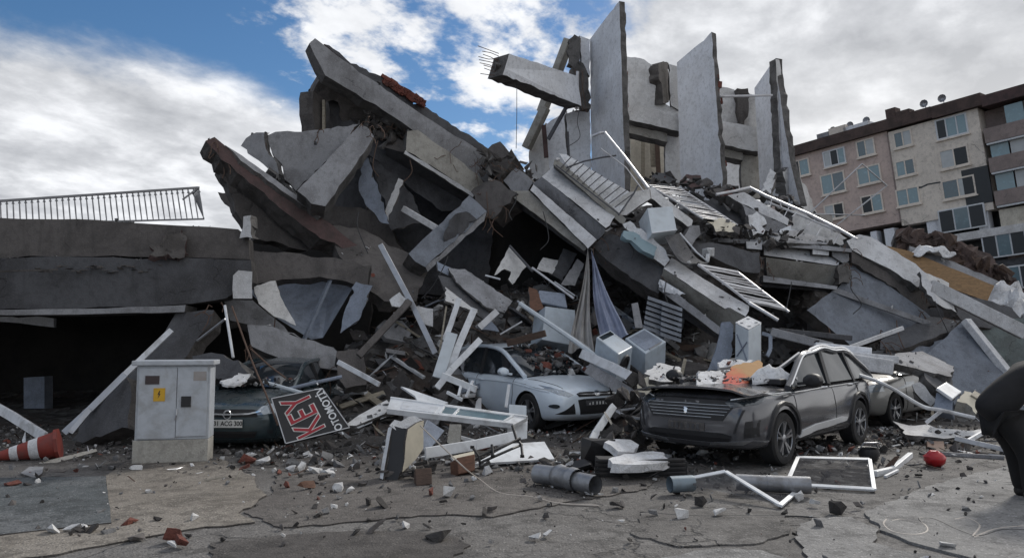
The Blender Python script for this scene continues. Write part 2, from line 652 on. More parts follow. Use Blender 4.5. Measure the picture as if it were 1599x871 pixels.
# ================================================================ ground
def asphalt(name, c, c2, dusty=0.5, crack=True):
    def fn(t, bs, v):
        a = t.noise(v, 0.45, 7, 0.65, 0.5)
        b_ = t.noise(v, 3.2, 6, 0.65, 0.3)
        d = t.noise(v, 60, 3, 0.6)
        col = t.mix(t.math('MULTIPLY', t.step(a, 0.42, 0.62), dusty), c, c2)
        col = t.mix(t.math('MULTIPLY', t.step(b_, 0.48, 0.64), 0.7), col, tuple(x * 0.45 for x in c))
        e_ = t.noise(v, 14, 6, 0.7, 0.2)
        col = t.mix(t.math('MULTIPLY', t.step(e_, 0.54, 0.62), 0.5), col, tuple(x * 0.5 for x in c))
        col = t.mix(t.math('MULTIPLY', t.step(e_, 0.44, 0.36), 0.35), col, tuple(min(1, x * 1.5) for x in c2))
        col = t.mix(t.math('MULTIPLY', t.step(d, 0.58, 0.7), 0.5), col, tuple(min(1, x * 2.0) for x in c))
        h = t.math('ADD', t.math('MULTIPLY', b_, 0.8), t.math('MULTIPLY', d, 0.5))
        # grit: aggregate showing in the worn surface
        vg = t.add('ShaderNodeTexVoronoi')
        vg.inputs['Scale'].default_value = 34
        t.link(v, vg.inputs['Vector'])
        sg = t.add('ShaderNodeSeparateColor')
        t.link(vg.outputs['Color'], sg.inputs[0])
        gm = t.math('MULTIPLY', t.step(vg.outputs['Distance'], 0.42, 0.25), t.step(a, 0.3, 0.55))
        col = t.mix(t.math('MULTIPLY', t.math('MULTIPLY', gm, t.step(sg.outputs[0], 0.6, 0.7)), 0.55), col, tuple(min(1, x * 1.9) for x in c2))
        col = t.mix(t.math('MULTIPLY', t.math('MULTIPLY', gm, t.step(sg.outputs[1], 0.6, 0.7)), 0.6), col, tuple(x * 0.3 for x in c))
        h = t.math('ADD', h, t.math('MULTIPLY', gm, 0.25))
        if crack:
            vo = t.add('ShaderNodeTexVoronoi', feature='DISTANCE_TO_EDGE')
            wv = t.add('ShaderNodeVectorMath', operation='ADD')
            t.link(v, wv.inputs[0])
            nz = t.add('ShaderNodeTexNoise')
            nz.inputs['Scale'].default_value = 1.8
            nz.inputs['Detail'].default_value = 6
            t.link(v, nz.inputs['Vector'])
            t.link(nz.outputs[1], wv.inputs[1])
            t.link(wv.outputs[0], vo.inputs['Vector'])
            vo.inputs['Scale'].default_value = 0.55
            ck = t.math('MULTIPLY', t.step(vo.outputs['Distance'], 0.014, 0.003), t.step(a, 0.40, 0.52))
            col = t.mix(t.math('MULTIPLY', ck, 0.5), col, (0.025, 0.023, 0.022))
            h = t.math('SUBTRACT', h, t.math('MULTIPLY', ck, 1.2))
        # spilled earth, thickening towards the ruin
        gp = t.add('ShaderNodeNewGeometry')
        sp = t.add('ShaderNodeSeparateXYZ')
        t.link(gp.outputs['Position'], sp.inputs[0])
        gx, gy, _ = sp.outputs
        pn = t.noise(gp.outputs['Position'], 0.9, 7, 0.68, 0.5)
        q = t.math('SUBTRACT', gy, t.math('MULTIPLY', t.math('MAXIMUM', t.math('SUBTRACT', gx, 2.0), 0.0), 0.22))
        q = t.math('ADD', q, t.math('MULTIPLY', t.math('SUBTRACT', pn, 0.5), 5.0))
        er = t.math('MULTIPLY', t.step(q, 8.9, 10.2), t.step(e_, 0.34, 0.52))
        col = t.mix(t.math('MULTIPLY', er, 0.8), col, (0.046, 0.040, 0.037))
        t.put(bs.inputs['Base Color'], col)
        t.put(bs.inputs['Roughness'], t.math('ADD', 0.72, t.math('MULTIPLY', b_, 0.3), clamp=True))
        bump(t, bs, h, 0.7, 0.03)
    return mat(name, fn)


M['asphalt'] = asphalt('asphalt_worn', (0.112, 0.105, 0.099), (0.18, 0.172, 0.164), 0.8)
M['asph_d'] = asphalt('asphalt_dark', (0.070, 0.063, 0.059), (0.105, 0.097, 0.09), 0.6, False)
M['asph_b'] = asphalt('asphalt_brown', (0.098, 0.088, 0.081), (0.148, 0.136, 0.125), 0.7, False)
M['asph_l'] = asphalt('asphalt_pale', (0.21, 0.206, 0.201), (0.275, 0.268, 0.26), 0.6, False)
M['pave'] = asphalt('pavement_concrete', (0.185, 0.164, 0.139), (0.25, 0.228, 0.20), 0.7, False)
M['cover'] = asphalt('steel_cover', (0.075, 0.085, 0.09), (0.15, 0.155, 0.16), 0.7, False)


def gz(x, y):
    return 0.009 * mnoise.noise(Vector((x * 0.5, y * 0.5, 0))) - 0.006 + 0.004 * mnoise.noise(Vector((x * 2.3, y * 2.3, 5)))


def build_ground():
    xs = [-900, -300, -120, -60, -30, -18] + [i * 0.25 for i in range(-48, 61)] + [20, 32, 60, 120, 300, 900]
    ys = [-300, -60, -15, -4, 0, 2] + [3 + i * 0.2 for i in range(0, 61)] + [17, 20, 25, 35, 60, 120, 400, 1500]
    b = B()
    vs = [(x, y, gz(x, y) if abs(x) < 15 and 3 <= y <= 15 else 0.0) for y in ys for x in xs]
    n = len(xs)
    b.mesh(vs, [(j * n + i, j * n + i + 1, (j + 1) * n + i + 1, (j + 1) * n + i) for j in range(len(ys) - 1) for i in range(n - 1)])
    o = finish(b, 'ground', M['asphalt'], origin=(0, 0, 0), smooth=True)
    tag(o, kind='structure')


build_ground()


def sheet(name, out, z, h, m, jag=0.05, seg=0.12, keep=(), sides=None, seed=1):
    pts = [G(x, y, z) for x, y in out]
    front, nor = jag_outline(pts, jag, seg, random.Random(seed), keep, 0.0)
    b = B()
    b.prism(front, [p - Vector((0, 0, h)) for p in front], 0, 1)
    o = finish(b, name, [m, sides or m])
    tag(o, kind='structure')
    return o


sheet('pavement', [(165, 742), (205, 716), (345, 716), (392, 742), (417, 772), (372, 800), (398, 814), (290, 826), (182, 846), (60, 868), (-60, 880), (-60, 842), (174, 817)],
      0.014, 0.12, M['pave'], 0.05, 0.12, (0, 1, 12), M['asph_d'], 3)
sheet('steel_cover_plate', [(-60, 746), (166, 743), (174, 815), (-60, 840)], 0.023, 0.1, M['cover'], 0.01, 0.3, (), M['core_d'], 4)
sheet('road_surface', [(428, 742), (425, 772), (382, 800), (440, 822), (520, 817), (600, 809), (700, 802), (770, 806), (842, 792), (900, 780), (1010, 762), (1040, 740), (980, 712), (700, 700), (480, 712)],
      0.009, 0.1, M['asph_b'], 0.045, 0.08, (), M['asph_d'], 5)
sheet('road_patch', [(330, 846), (470, 832), (600, 828), (690, 832), (735, 850), (700, 880), (420, 905), (330, 905)], 0.009, 0.1, M['asph_d'], 0.05, 0.09, (), None, 6)
sheet('road_patch', [(1245, 824), (1268, 808), (1330, 806), (1372, 826), (1362, 846), (1400, 858), (1470, 866), (1500, 900), (1290, 905), (1255, 862)], 0.014, 0.1, M['asph_l'], 0.035, 0.08, (), M['core_d'], 7)
sheet('road_patch', [(1020, 874), (1110, 856), (1190, 858), (1250, 880), (1240, 905), (1000, 905)], 0.013, 0.1, M['asph_l'], 0.035, 0.08, (), None, 8)
sheet('road_patch', [(1350, 800), (1420, 770), (1520, 738), (1640, 716), (1780, 730), (1780, 905), (1560, 885), (1440, 850), (1385, 830)], 0.012, 0.1, M['asph_l'], 0.05, 0.10, (), None, 9)
sheet('road_patch', [(1000, 800), (1120, 792), (1225, 800), (1232, 832), (1180, 848), (1060, 852), (985, 832)], 0.009, 0.1, M['asphalt'], 0.04, 0.09, (), None, 10)


# ================================================================ heap of rubble behind the cars
def smooth(a, b_, x):
    t_ = max(0.0, min(1.0, (x - a) / (b_ - a)))
    return t_ * t_ * (3 - 2 * t_)


RIDGE = [(-30, 0.3), (-14, 0.5), (-9, 0.9), (-6.5, 1.2), (-4.8, 1.7), (-3.2, 3.1), (-1, 3.3), (0.6, 3.7), (1.7, 5.0), (3, 5.5), (6.6, 5.3), (8.6, 4.5), (10.3, 3.9), (12, 3.1), (13.6, 2.3), (17, 1.4), (24, 0.4), (40, 0.1)]
FRONT = [(-30, 0.0), (-9, 0.15), (-6, 0.15), (-4.2, 0.35), (-3.2, 1.5), (-2, 2.2), (-1, 2.5), (0.5, 2.7), (1.5, 2.3), (3, 1.9), (4.5, 1.3), (6, 1.0), (8, 1.1), (11, 1.0), (16, 0.6), (24, 0.2), (40, 0.0)]


def interp(tab, x):
    if x <= tab[0][0]:
        return tab[0][1]
    for (x0, y0), (x1, y1) in zip(tab, tab[1:]):
        if x <= x1:
            t_ = (x - x0) / (x1 - x0)
            return y0 + (y1 - y0) * t_
    return tab[-1][1]


FOOT = [(-30, 13), (-5, 13.2), (-3.5, 12.4), (-1.5, 13.4), (1.0, 14.3), (2.0, 13.2), (3.5, 13.0), (5, 13.6), (7, 15.2), (9, 14.6), (14, 14.6), (40, 15)]


def heap_z(x, y):
    f = interp(FOOT, x)
    a = interp(FRONT, x) * smooth(f - 0.3, f + 4.4, y)
    r = interp(RIDGE, x)
    c = (r - interp(FRONT, x)) * smooth(18.2, 21.5, y) if r > interp(FRONT, x) else 0
    z = a + c
    z *= 1 - 0.5 * smooth(27, 34, y)
    q = smooth(f - 0.5, f + 0.5, y)
    nz = mnoise.noise(Vector((x * 1.1, y * 1.1, 2))) * 0.22 + mnoise.noise(Vector((x * 3.1, y * 3.1, 9))) * 0.10 + mnoise.noise(Vector((x * 7.1, y * 7.1, 4))) * 0.05
    return z + nz * q * (0.4 + min(1, z)) - 0.10 * (1 - q) - 0.02


def rubble_mat(name, ca, cb, cc):
    def fn(t, bs, v):
        vo = t.add('ShaderNodeTexVoronoi')
        t.link(v, vo.inputs['Vector'])
        vo.inputs['Scale'].default_value = 6
        n = t.noise(v, 2.2, 7, 0.66, 0.4)
        w = t.noise(v, 0.7, 4, 0.6)
        sx = t.add('ShaderNodeSeparateColor')
        t.link(vo.outputs['Color'], sx.inputs[0])
        col = t.mix(t.step(n, 0.35, 0.65), ca, cb)
        col = t.mix(t.math('MULTIPLY', t.step(sx.outputs[0], 0.72, 0.8), 0.6), col, cc)
        col = t.mix(t.math('MULTIPLY', t.step(w, 0.5, 0.65), 0.5), col, (0.085, 0.055, 0.042))
        t.put(bs.inputs['Base Color'], col)
        bs.inputs['Roughness'].default_value = 0.95
        bump(t, bs, t.math('ADD', t.math('MULTIPLY', vo.outputs['Distance'], 0.8), n), 1.0, 0.08)
    return mat(name, fn)


M['heap'] = rubble_mat('rubble_earth', (0.042, 0.038, 0.037), (0.075, 0.070, 0.067), (0.15, 0.148, 0.146))


def build_heap():
    xs = [-40, -30, -22, -16, -12] + [-9 + i * 0.16 for i in range(0, 166)] + [18, 20, 24, 30, 40]
    ys = [12.0 + i * 0.16 for i in range(0, 66)] + [22.8 + i * 0.6 for i in range(0, 20)] + [37, 42]
    n = len(xs)
    b = B()
    b.mesh([(x, y, heap_z(x, y) if y < 36 else -0.3) for y in ys for x in xs],
           [(j * n + i, j * n + i + 1, (j + 1) * n + i + 1, (j + 1) * n + i) for j in range(len(ys) - 1) for i in range(n - 1)])
    o = finish(b, 'rubble_heap', M['heap'], smooth=True)
    tag(o, 'dark heap of broken concrete, plaster and earth under the collapsed floors', 'rubble', kind='stuff')


build_heap()


# chunk shapes, shared
def hull_chunk(rnd, sx, sy, sz, n=11):
    bm = bmesh.new()
    for _ in range(n):
        v = Vector((rnd.uniform(-1, 1), rnd.uniform(-1, 1), rnd.uniform(-1, 1)))
        v = v / max(abs(v.x), abs(v.y), abs(v.z)) * rnd.uniform(0.75, 1)
        bm.verts.new((v.x * sx, v.y * sy, v.z * sz))
    bmesh.ops.convex_hull(bm, input=bm.verts)
    bmesh.ops.delete(bm, geom=[v for v in bm.verts if not v.link_faces], context='VERTS')
    bm.verts.index_update()
    vs = [v.co.copy() for v in bm.verts]
    fs = [tuple(v.index for v in f.verts) for f in bm.faces]
    bm.free()
    return vs, fs


crn = random.Random(21)
CHUNKS = [hull_chunk(crn, *d) for d in [(1, .8, .6), (1, .7, .35), (1, .5, .5), (1, .9, .25), (1, .6, .8), (1, .45, .2), (1, 1, .5), (.9, .35, .3)]]


STICKS = [hull_chunk(crn, *d) for d in [(1, .07, .03, 9), (1, .05, .05, 9), (1, .12, .02, 9), (.8, .16, .02, 9)]]


def scatter(name, label, pts, mats, weights, smin, smax, seed, shapes=None):
    """many small pieces joined in one mesh: what nobody could count"""
    rnd = random.Random(seed)
    b = B()
    for p in pts:
        vs, fs = rnd.choice(shapes or CHUNKS)
        s_ = smin * (smax / smin) ** (rnd.random() ** 1.8)
        e = Euler((rnd.gauss(0, 0.5), rnd.gauss(0, 0.5), rnd.uniform(0, 6.3))).to_matrix()
        mi = rnd.choices(range(len(mats)), weights)[0]
        b.mesh([p + e @ (v * s_) for v in vs], fs, mi)
    o = finish(b, name, mats, fixn=False)
    tag(o, label, 'rubble', kind='stuff')
    return o


M['ch_grey'] = concrete('chunk_grey', (0.19, 0.19, 0.195), (0.10, 0.099, 0.098), scale=3, bstr=0.9)
M['ch_dark'] = concrete('chunk_dark', (0.052, 0.048, 0.046), (0.028, 0.026, 0.025), scale=3, bstr=0.9)
M['ch_white'] = concrete('chunk_white', (0.60, 0.60, 0.60), (0.36, 0.35, 0.34), scale=3, dirt=0.35, bstr=0.5)
CHM = [M['ch_grey'], M['ch_dark'], M['ch_white'], M['brick'], M['conc_b']]


def scatters():
    rnd = random.Random(5)
    pts = []
    while len(pts) < 4200:
        x, y = rnd.uniform(-8, 15), rnd.uniform(12.2, 21.5)
        f = interp(FOOT, x)
        if y < f - 0.4 + rnd.random() * 0.4:
            continue
        pts.append(Vector((x, y, heap_z(x, y) + 0.02)))
    scatter('rubble', 'small grey and brown rubble covering the heap behind the cars', pts, CHM, [2.4, 5, 0.7, 0.5, 2.6], 0.04, 0.26, 11)
    pts = []
    while len(pts) < 1500:
        x, y = rnd.uniform(-7, 12), rnd.uniform(12.2, 19)
        if y < interp(FOOT, x) - 0.9 + rnd.random() * 0.4:
            continue
        pts.append(Vector((x, y, max(heap_z(x, y), 0) + rnd.uniform(.02, .12))))
    scatter('splinters', 'splintered laths, strips and slivers strewn through the heap', pts, [M['woodd'], M['woodp'], M['white'], M['ch_grey'], M['metal']], [4, 1.6, 2.2, 3, 1.2], 0.12, 0.62, 14, STICKS)
    pts = []
    while len(pts) < 420:
        y = rnd.uniform(8.2, 13)
        x = rnd.uniform(-.7 * y, .7 * y)
        if rnd.random() > smooth(8, 12, y) + .1:
            continue
        pts.append(Vector((x, y, gz(x, y) + .03)))
    scatter('splinters', 'small splinters of wood and plastic lying on the road', pts, [M['woodd'], M['woodp'], M['white'], M['ch_grey'], M['metal']], [4, 1.6, 2.2, 2, 1], 0.05, 0.26, 15, STICKS)
    # litter on the road, thicker towards the ruin
    pts = []
    while len(pts) < 7500:
        y = 5.0 + 9.0 * rnd.random() ** 0.55
        x = rnd.uniform(-0.72 * y - 0.4, 0.72 * y + 0.6)
        c = mnoise.noise(Vector((x * 0.8, y * 0.8, 3))) * 0.5 + 0.5
        d = smooth(6.0, 11.0, y) * 0.9 + 0.30
        if x > 3.5 and y < 10.5:
            d *= 0.6
        if x < -2.5 and y < 9.2:
            d *= 0.35
        if rnd.random() > d * (0.06 + 2.2 * c ** 3):
            continue
        pts.append(Vector((x, y, gz(x, y) + 0.03)))
    scatter('debris_litter', 'small chips of plaster, brick and concrete strewn over the road', pts, CHM, [3, 4, 1.8, 0.35, 2.5], 0.006, 0.055, 12)
    pts = []
    for cx_, cy_, n_, sp in [(-2.2, 9.6, 60, 0.45), (-3.6, 6.4, 18, 0.2), (0.2, 9.5, 80, 0.6), (1.2, 9.9, 80, 0.6), (-1.4, 10.6, 140, 0.9), (4.6, 11.2, 130, 0.8), (6.6, 12.2, 140, 1.0), (2.2, 10.5, 120, 0.6), (-3.2, 10.6, 90, 0.7)]:
        for _ in range(n_):
            x, y = rnd.gauss(cx_, sp), rnd.gauss(cy_, sp * 0.5)
            pts.append(Vector((x, y, gz(x, y) + 0.03)))
    scatter('debris_litter', 'thick clusters of plaster and brick chips near the parked cars', pts, CHM, [3, 3, 2.4, 1.0, 2], 0.02, 0.12, 13)


scatters()

# ================================================================ apartment block leaning at the back right
M['fac_pink'] = concrete('facade_pinkish', (0.56, 0.45, 0.40), (0.45, 0.36, 0.325), scale=0.35, dirt=0.4, bstr=0.1)
M['fac_beige'] = concrete('facade_beige', (0.72, 0.65, 0.57), (0.60, 0.54, 0.475), scale=0.35, dirt=0.4, bstr=0.1)
M['fac_brown'] = concrete('facade_brown', (0.28, 0.23, 0.215), (0.20, 0.165, 0.155), scale=0.4, dirt=0.4, bstr=0.1)
M['roofbr'] = concrete('roof_brown', (0.095, 0.066, 0.058), (0.05, 0.038, 0.034), scale=0.8)
M['win_frame'] = plain('window_frame_white', (0.62, 0.64, 0.66), 0.5, bstr=0)
M['win_glass'] = glass('window_glass_blue', (0.17, 0.27, 0.31), 0.15)
M['win_curtain'] = plain('window_curtain', (0.42, 0.45, 0.46), 0.4, scale=2, bstr=0, coat=.5)
M['win_deep'] = glass('window_glass_deep', (0.06, 0.11, 0.14), 0.08)
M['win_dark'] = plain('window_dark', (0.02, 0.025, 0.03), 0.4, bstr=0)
M['dark'] = concrete('dark_interior', (0.026, 0.024, 0.023), (0.015, 0.014, 0.014))  # near-black: the shade of the hollows is put into the colour


def back_block():
    Yl, Yr = 74.0, 61.0
    TL, TR = P(1236, 246, Yl), P(1533, 164, Yr)
    u = (TR - TL).normalized()
    dn = (P(1546, 336, Yr + 0.5) - TR).normalized()
    nrm = u.cross(dn).normalized()
    if nrm.dot(CAM - TL) < 0:
        nrm = -nrm
    dn = nrm.cross(u).normalized()
    if dn.z > 0:
        dn = -dn
    pl = (TL, nrm)
    base = onp(pl, 1400, 400)
    base = Vector((base.x, base.y, 0))
    root = thing('apartment_block', 'leaning beige apartment block with blue windows behind the ruin', 'building', base)

    def uv(px, py):
        q = onp(pl, px, py) - TL
        return q.dot(u), q.dot(dn)

    def at(a, c, o=0.0):
        return TL + u * a + dn * c + nrm * o

    def pbox(name, m, a0, a1, c0, c1, o0, o1, par=None, label=None, bevel=0):
        b = B()
        b.hexa([at(a0, c0, o1), at(a1, c0, o1), at(a1, c1, o1), at(a0, c1, o1), at(a0, c0, o0), at(a1, c0, o0), at(a1, c1, o0), at(a0, c1, o0)])
        if par is None:
            return part(b, name, m, root, label)
        return sub(b, name, m, par, root)
    uS, _ = uv(1395, 270)
    uE, _ = uv(1538, 240)
    _, vb1 = uv(1320, 362)
    vb = vb1
    uL, uR = -3.0, uE + 14
    # walls: pink half, beige half, balcony bay set back
    pbox('wall', M['fac_pink'], uL, uS - 0.06, 0, vb, -11, 0, label='pinkish brown half of the front')
    pbox('wall', M['fac_beige'], uS + 0.06, uE, 0.15, vb + 0.4, -11, 0.02, label='beige half of the front')
    pbox('wall', M['fac_brown'], uE + 0.02, uR, 0.31, vb + 9, -11, -1.4, label='brown wall behind the balconies')
    pbox('downpipe', M['fac_brown'], uS - 0.05, uS + 0.05, 0.3, vb, -0.3, 0.08)
    pbox('wall', M['win_dark'], uL, uE, vb + 0.42, vb + 3.2, -11, -2.2, label='dark crushed ground floor')  # near-black box puts the shade of the open floor into its colour
    for px_, w_ in ((1359, .55), (1384, .9), (1452, .8), (1462, 0.3), (1534, .8)):
        a, _ = uv(px_, 340)
        pbox('column', M['plaster'], a - w_ / 2, a + w_ / 2, vb + 0.41, vb + 3.1, -1.2, -0.15)
    # roof edge
    pbox('roof', M['roofbr'], uL - .2, uS + 4, -1.0, -0.02, -11, 0.45)
    rf = pbox('roof', M['roofbr'], uS + 4.02, uE + 0.5, -0.95, 0.1, -11, 0.5)
    pbox('roof', M['redslab'], uE + 0.52, uR, -0.62, 0.3, -11, 0.6, label='reddish tiled roof end')
    for px_, py_, w_, h_ in ((1383, 190, .9, 1.3), (1401, 190, 1.3, .8)):
        a, c = uv(px_, py_)
        pbox('chimney', M['roofbr'], a - w_ / 2, a + w_ / 2, -1.0 - h_, -0.98, -2.6, -1.4, rf)
    for px_, w_, h_, m in ((1300, 1.7, 1.0, 'fac_beige'), (1330, 2.4, 0.7, 'plaster'), (1276, 1.2, 0.8, 'conc')):
        a, c = uv(px_, 215)
        tk = pbox('water_tank', M[m], a - w_ / 2, a + w_ / 2, -1.02 - h_, -1.01, -3.2, -1.2)
    wn = 0
    # windows: centre pixel, width and height in metres, panes, glass
    wins = [(1249, 263, 2.1, 1.7, 2, 'win_glass'), (1303, 246, 2.2, 1.6, 3, 'win_glass'), (1352, 231, 1.7, 1.6, 2, 'win_glass'), (1301, 286, 2.4, 2.0, 2, 'win_glass'),
            (1357, 273, 2.2, 1.7, 2, 'win_glass'), (1362, 318, 2.0, 1.7, 2, 'win_glass'), (1303, 330, 2.0, 1.5, 2, 'win_glass'),
            (1410, 217, 1.6, 1.5, 2, 'win_glass'), (1414, 262, 1.7, 1.5, 2, 'win_glass'), (1418, 307, 2.0, 1.6, 2, 'win_glass'),
            (1486, 198, 2.5, 1.8, 3, 'win_glass'), (1490, 246, 2.3, 1.7, 2, 'win_glass'), (1497, 293, 2.6, 1.7, 2, 'win_glass')]
    for px_, py_, w_, h_, n_, g in wins:
        a, c = uv(px_, py_)
        fr = B()
        t_ = 0.13
        for a0, a1, c0, c1 in ((a - w_ / 2, a + w_ / 2, c - h_ / 2, c - h_ / 2 + t_), (a - w_ / 2, a + w_ / 2, c + h_ / 2 - t_, c + h_ / 2),
                               (a - w_ / 2, a - w_ / 2 + t_, c - h_ / 2 + t_, c + h_ / 2 - t_), (a + w_ / 2 - t_, a + w_ / 2, c - h_ / 2 + t_, c + h_ / 2 - t_)):
            fr.hexa([at(a0, c0, .09), at(a1, c0, .09), at(a1, c1, .09), at(a0, c1, .09), at(a0, c0, .025), at(a1, c0, .025), at(a1, c1, .025), at(a0, c1, .025)])
        for k in range(1, n_):
            x = a - w_ / 2 + w_ * k / n_
            fr.hexa([at(x - .05, c - h_ / 2 + t_, .088), at(x + .05, c - h_ / 2 + t_, .088), at(x + .05, c + h_ / 2 - t_, .088), at(x - .05, c + h_ / 2 - t_, .088),
                     at(x - .05, c - h_ / 2 + t_, .03), at(x + .05, c - h_ / 2 + t_, .03), at(x + .05, c + h_ / 2 - t_, .03), at(x - .05, c + h_ / 2 - t_, .03)])
        f = part(fr, 'window', M['win_frame'] if n_ > 2 else M['fac_beige'], root)
        for k in range(n_):
            x0 = a - w_ / 2 + t_ + (w_ - 2 * t_) * k / n_
            x1 = x0 + (w_ - 2 * t_) / n_
            pbox('pane', M[('win_dark', 'win_glass', 'win_curtain', 'win_glass', 'win_deep')[(wn * 7 + k * 3) % 5]], x0 + .002, x1 - .002, c - h_ / 2 + t_, c + h_ / 2 - t_, .021, .05, f)
        pbox('sill', M['fac_beige'], a - w_ / 2 - .1, a + w_ / 2 + .1, c + h_ / 2 + .005, c + h_ / 2 + .13, .022, .22, f)
        wn += 1
    # crack across the beige half
    b = B()
    pp = [uv(1400, 297), uv(1440, 291), uv(1448, 287), uv(1500, 278), uv(1536, 270)]
    for (a0, c0), (a1, c1) in zip(pp, pp[1:]):
        b.hexa([at(a0, c0, .032), at(a1, c1, .032), at(a1, c1 + .16, .032), at(a0, c0 + .12, .032), at(a0, c0, .0), at(a1, c1, .0), at(a1, c1 + .16, .0), at(a0, c0 + .12, .0)])
    part(b, 'crack', M['win_dark'], root)
    a, c = uv(1528, 291)
    pbox('torn_wall_patch', M['win_dark'], a - 1.1, a + .9, c - 1.6, c + 1.5, -.2, .06)
    # balconies on the right bay
    for px_, py_ in ((1565, 205), (1568, 252), (1572, 305)):
        a, c = uv(px_, py_)
        bl = pbox('balcony', M['fac_brown'], uE + .3, uE + 12, c - .45, c + .75, -1.38, 0.5)
        gl = pbox('balcony_window', M['win_frame'], uE + .35, uE + 11.9, c + .78, c + .92, -1.0, 0.45)
        for k in range(8):
            a0 = uE + .4 + k * 1.42
            if (px_ == 1572 and k > 2) or (px_ == 1565 and k == 0):
                continue
            pbox('pane', M[('win_glass', 'win_deep', 'win_glass', 'win_curtain')[(k * 3 + px_) % 4]], a0 + .06, a0 + 1.36, c - 2.0, c - .47, -.02, 0.02, bl)
            b = B()
    a, c = uv(1572, 345)
    pbox('wall', M['plaster_c'], uE + .3, uE + 12, c - 1.0, c + 1.2, -2.6, 0.0, label='cream ground floor wall')
    # loose ground floor with big windows
    for px_, py_, w_, h_, n_ in ((1503, 341, 3.6, 2.0, 3), (1580, 378, 4.2, 2.2, 4), (1583, 433, 3.4, 1.9, 3)):
        a, c = uv(px_, py_)
        f = pbox('window', M['win_frame'], a - w_ / 2, a + w_ / 2, c - h_ / 2, c + h_ / 2, 0.0, 0.2)
        for k in range(n_):
            x0 = a - w_ / 2 + .12 + (w_ - .12) * k / n_
            pbox('pane', M['glassb'] if k % 2 else M['win_dark'], x0, x0 + (w_ - .12) / n_ - .12, c - h_ / 2 + .12, c + h_ / 2 - .12, .15, .23, f)
    a, c = uv(1520, 365)
    pbox('floor_slab', M['plaster_g'], a - 5.0, a + 14, c - .2, c + .45, -6, 0.3)
    a, c = uv(1560, 410)
    pbox('wall', M['conc_d'], a - 9, a + 12, c - .2, c + 5, -6, -0.3)
    b = B()
    b.hexa([at(uL, vb + 3.2, -2.5), at(uR, vb + 3.2, -2.5), at(uR, vb + 14, -2.5), at(uL, vb + 14, -2.5), at(uL, vb + 3.2, -11), at(uR, vb + 3.2, -11), at(uR, vb + 14, -11), at(uL, vb + 14, -11)])
    part(b, 'wall', M['conc_d'], root)
    # dishes on the roof
    for k, px_ in enumerate((1290, 1318, 1345, 1440, 1470)):
        a, c = uv(px_, 215)
        b = B()
        p0 = at(a, -1.0, -2.0)
        b.tube([p0, p0 - dn * 0.9], .04, 5)
        q = p0 - dn * 0.9
        b.loft([[q + nrm * (.05 + r_ * r_ * .3) + (u * math.cos(t_) - dn * math.sin(t_)) * r_ * .36 for t_ in [i * math.pi / 5 for i in range(10)]] for r_ in (0.05, .5, 1)], caps=False)
        part(b, 'satellite_dish', M['metal'], root)


back_block()


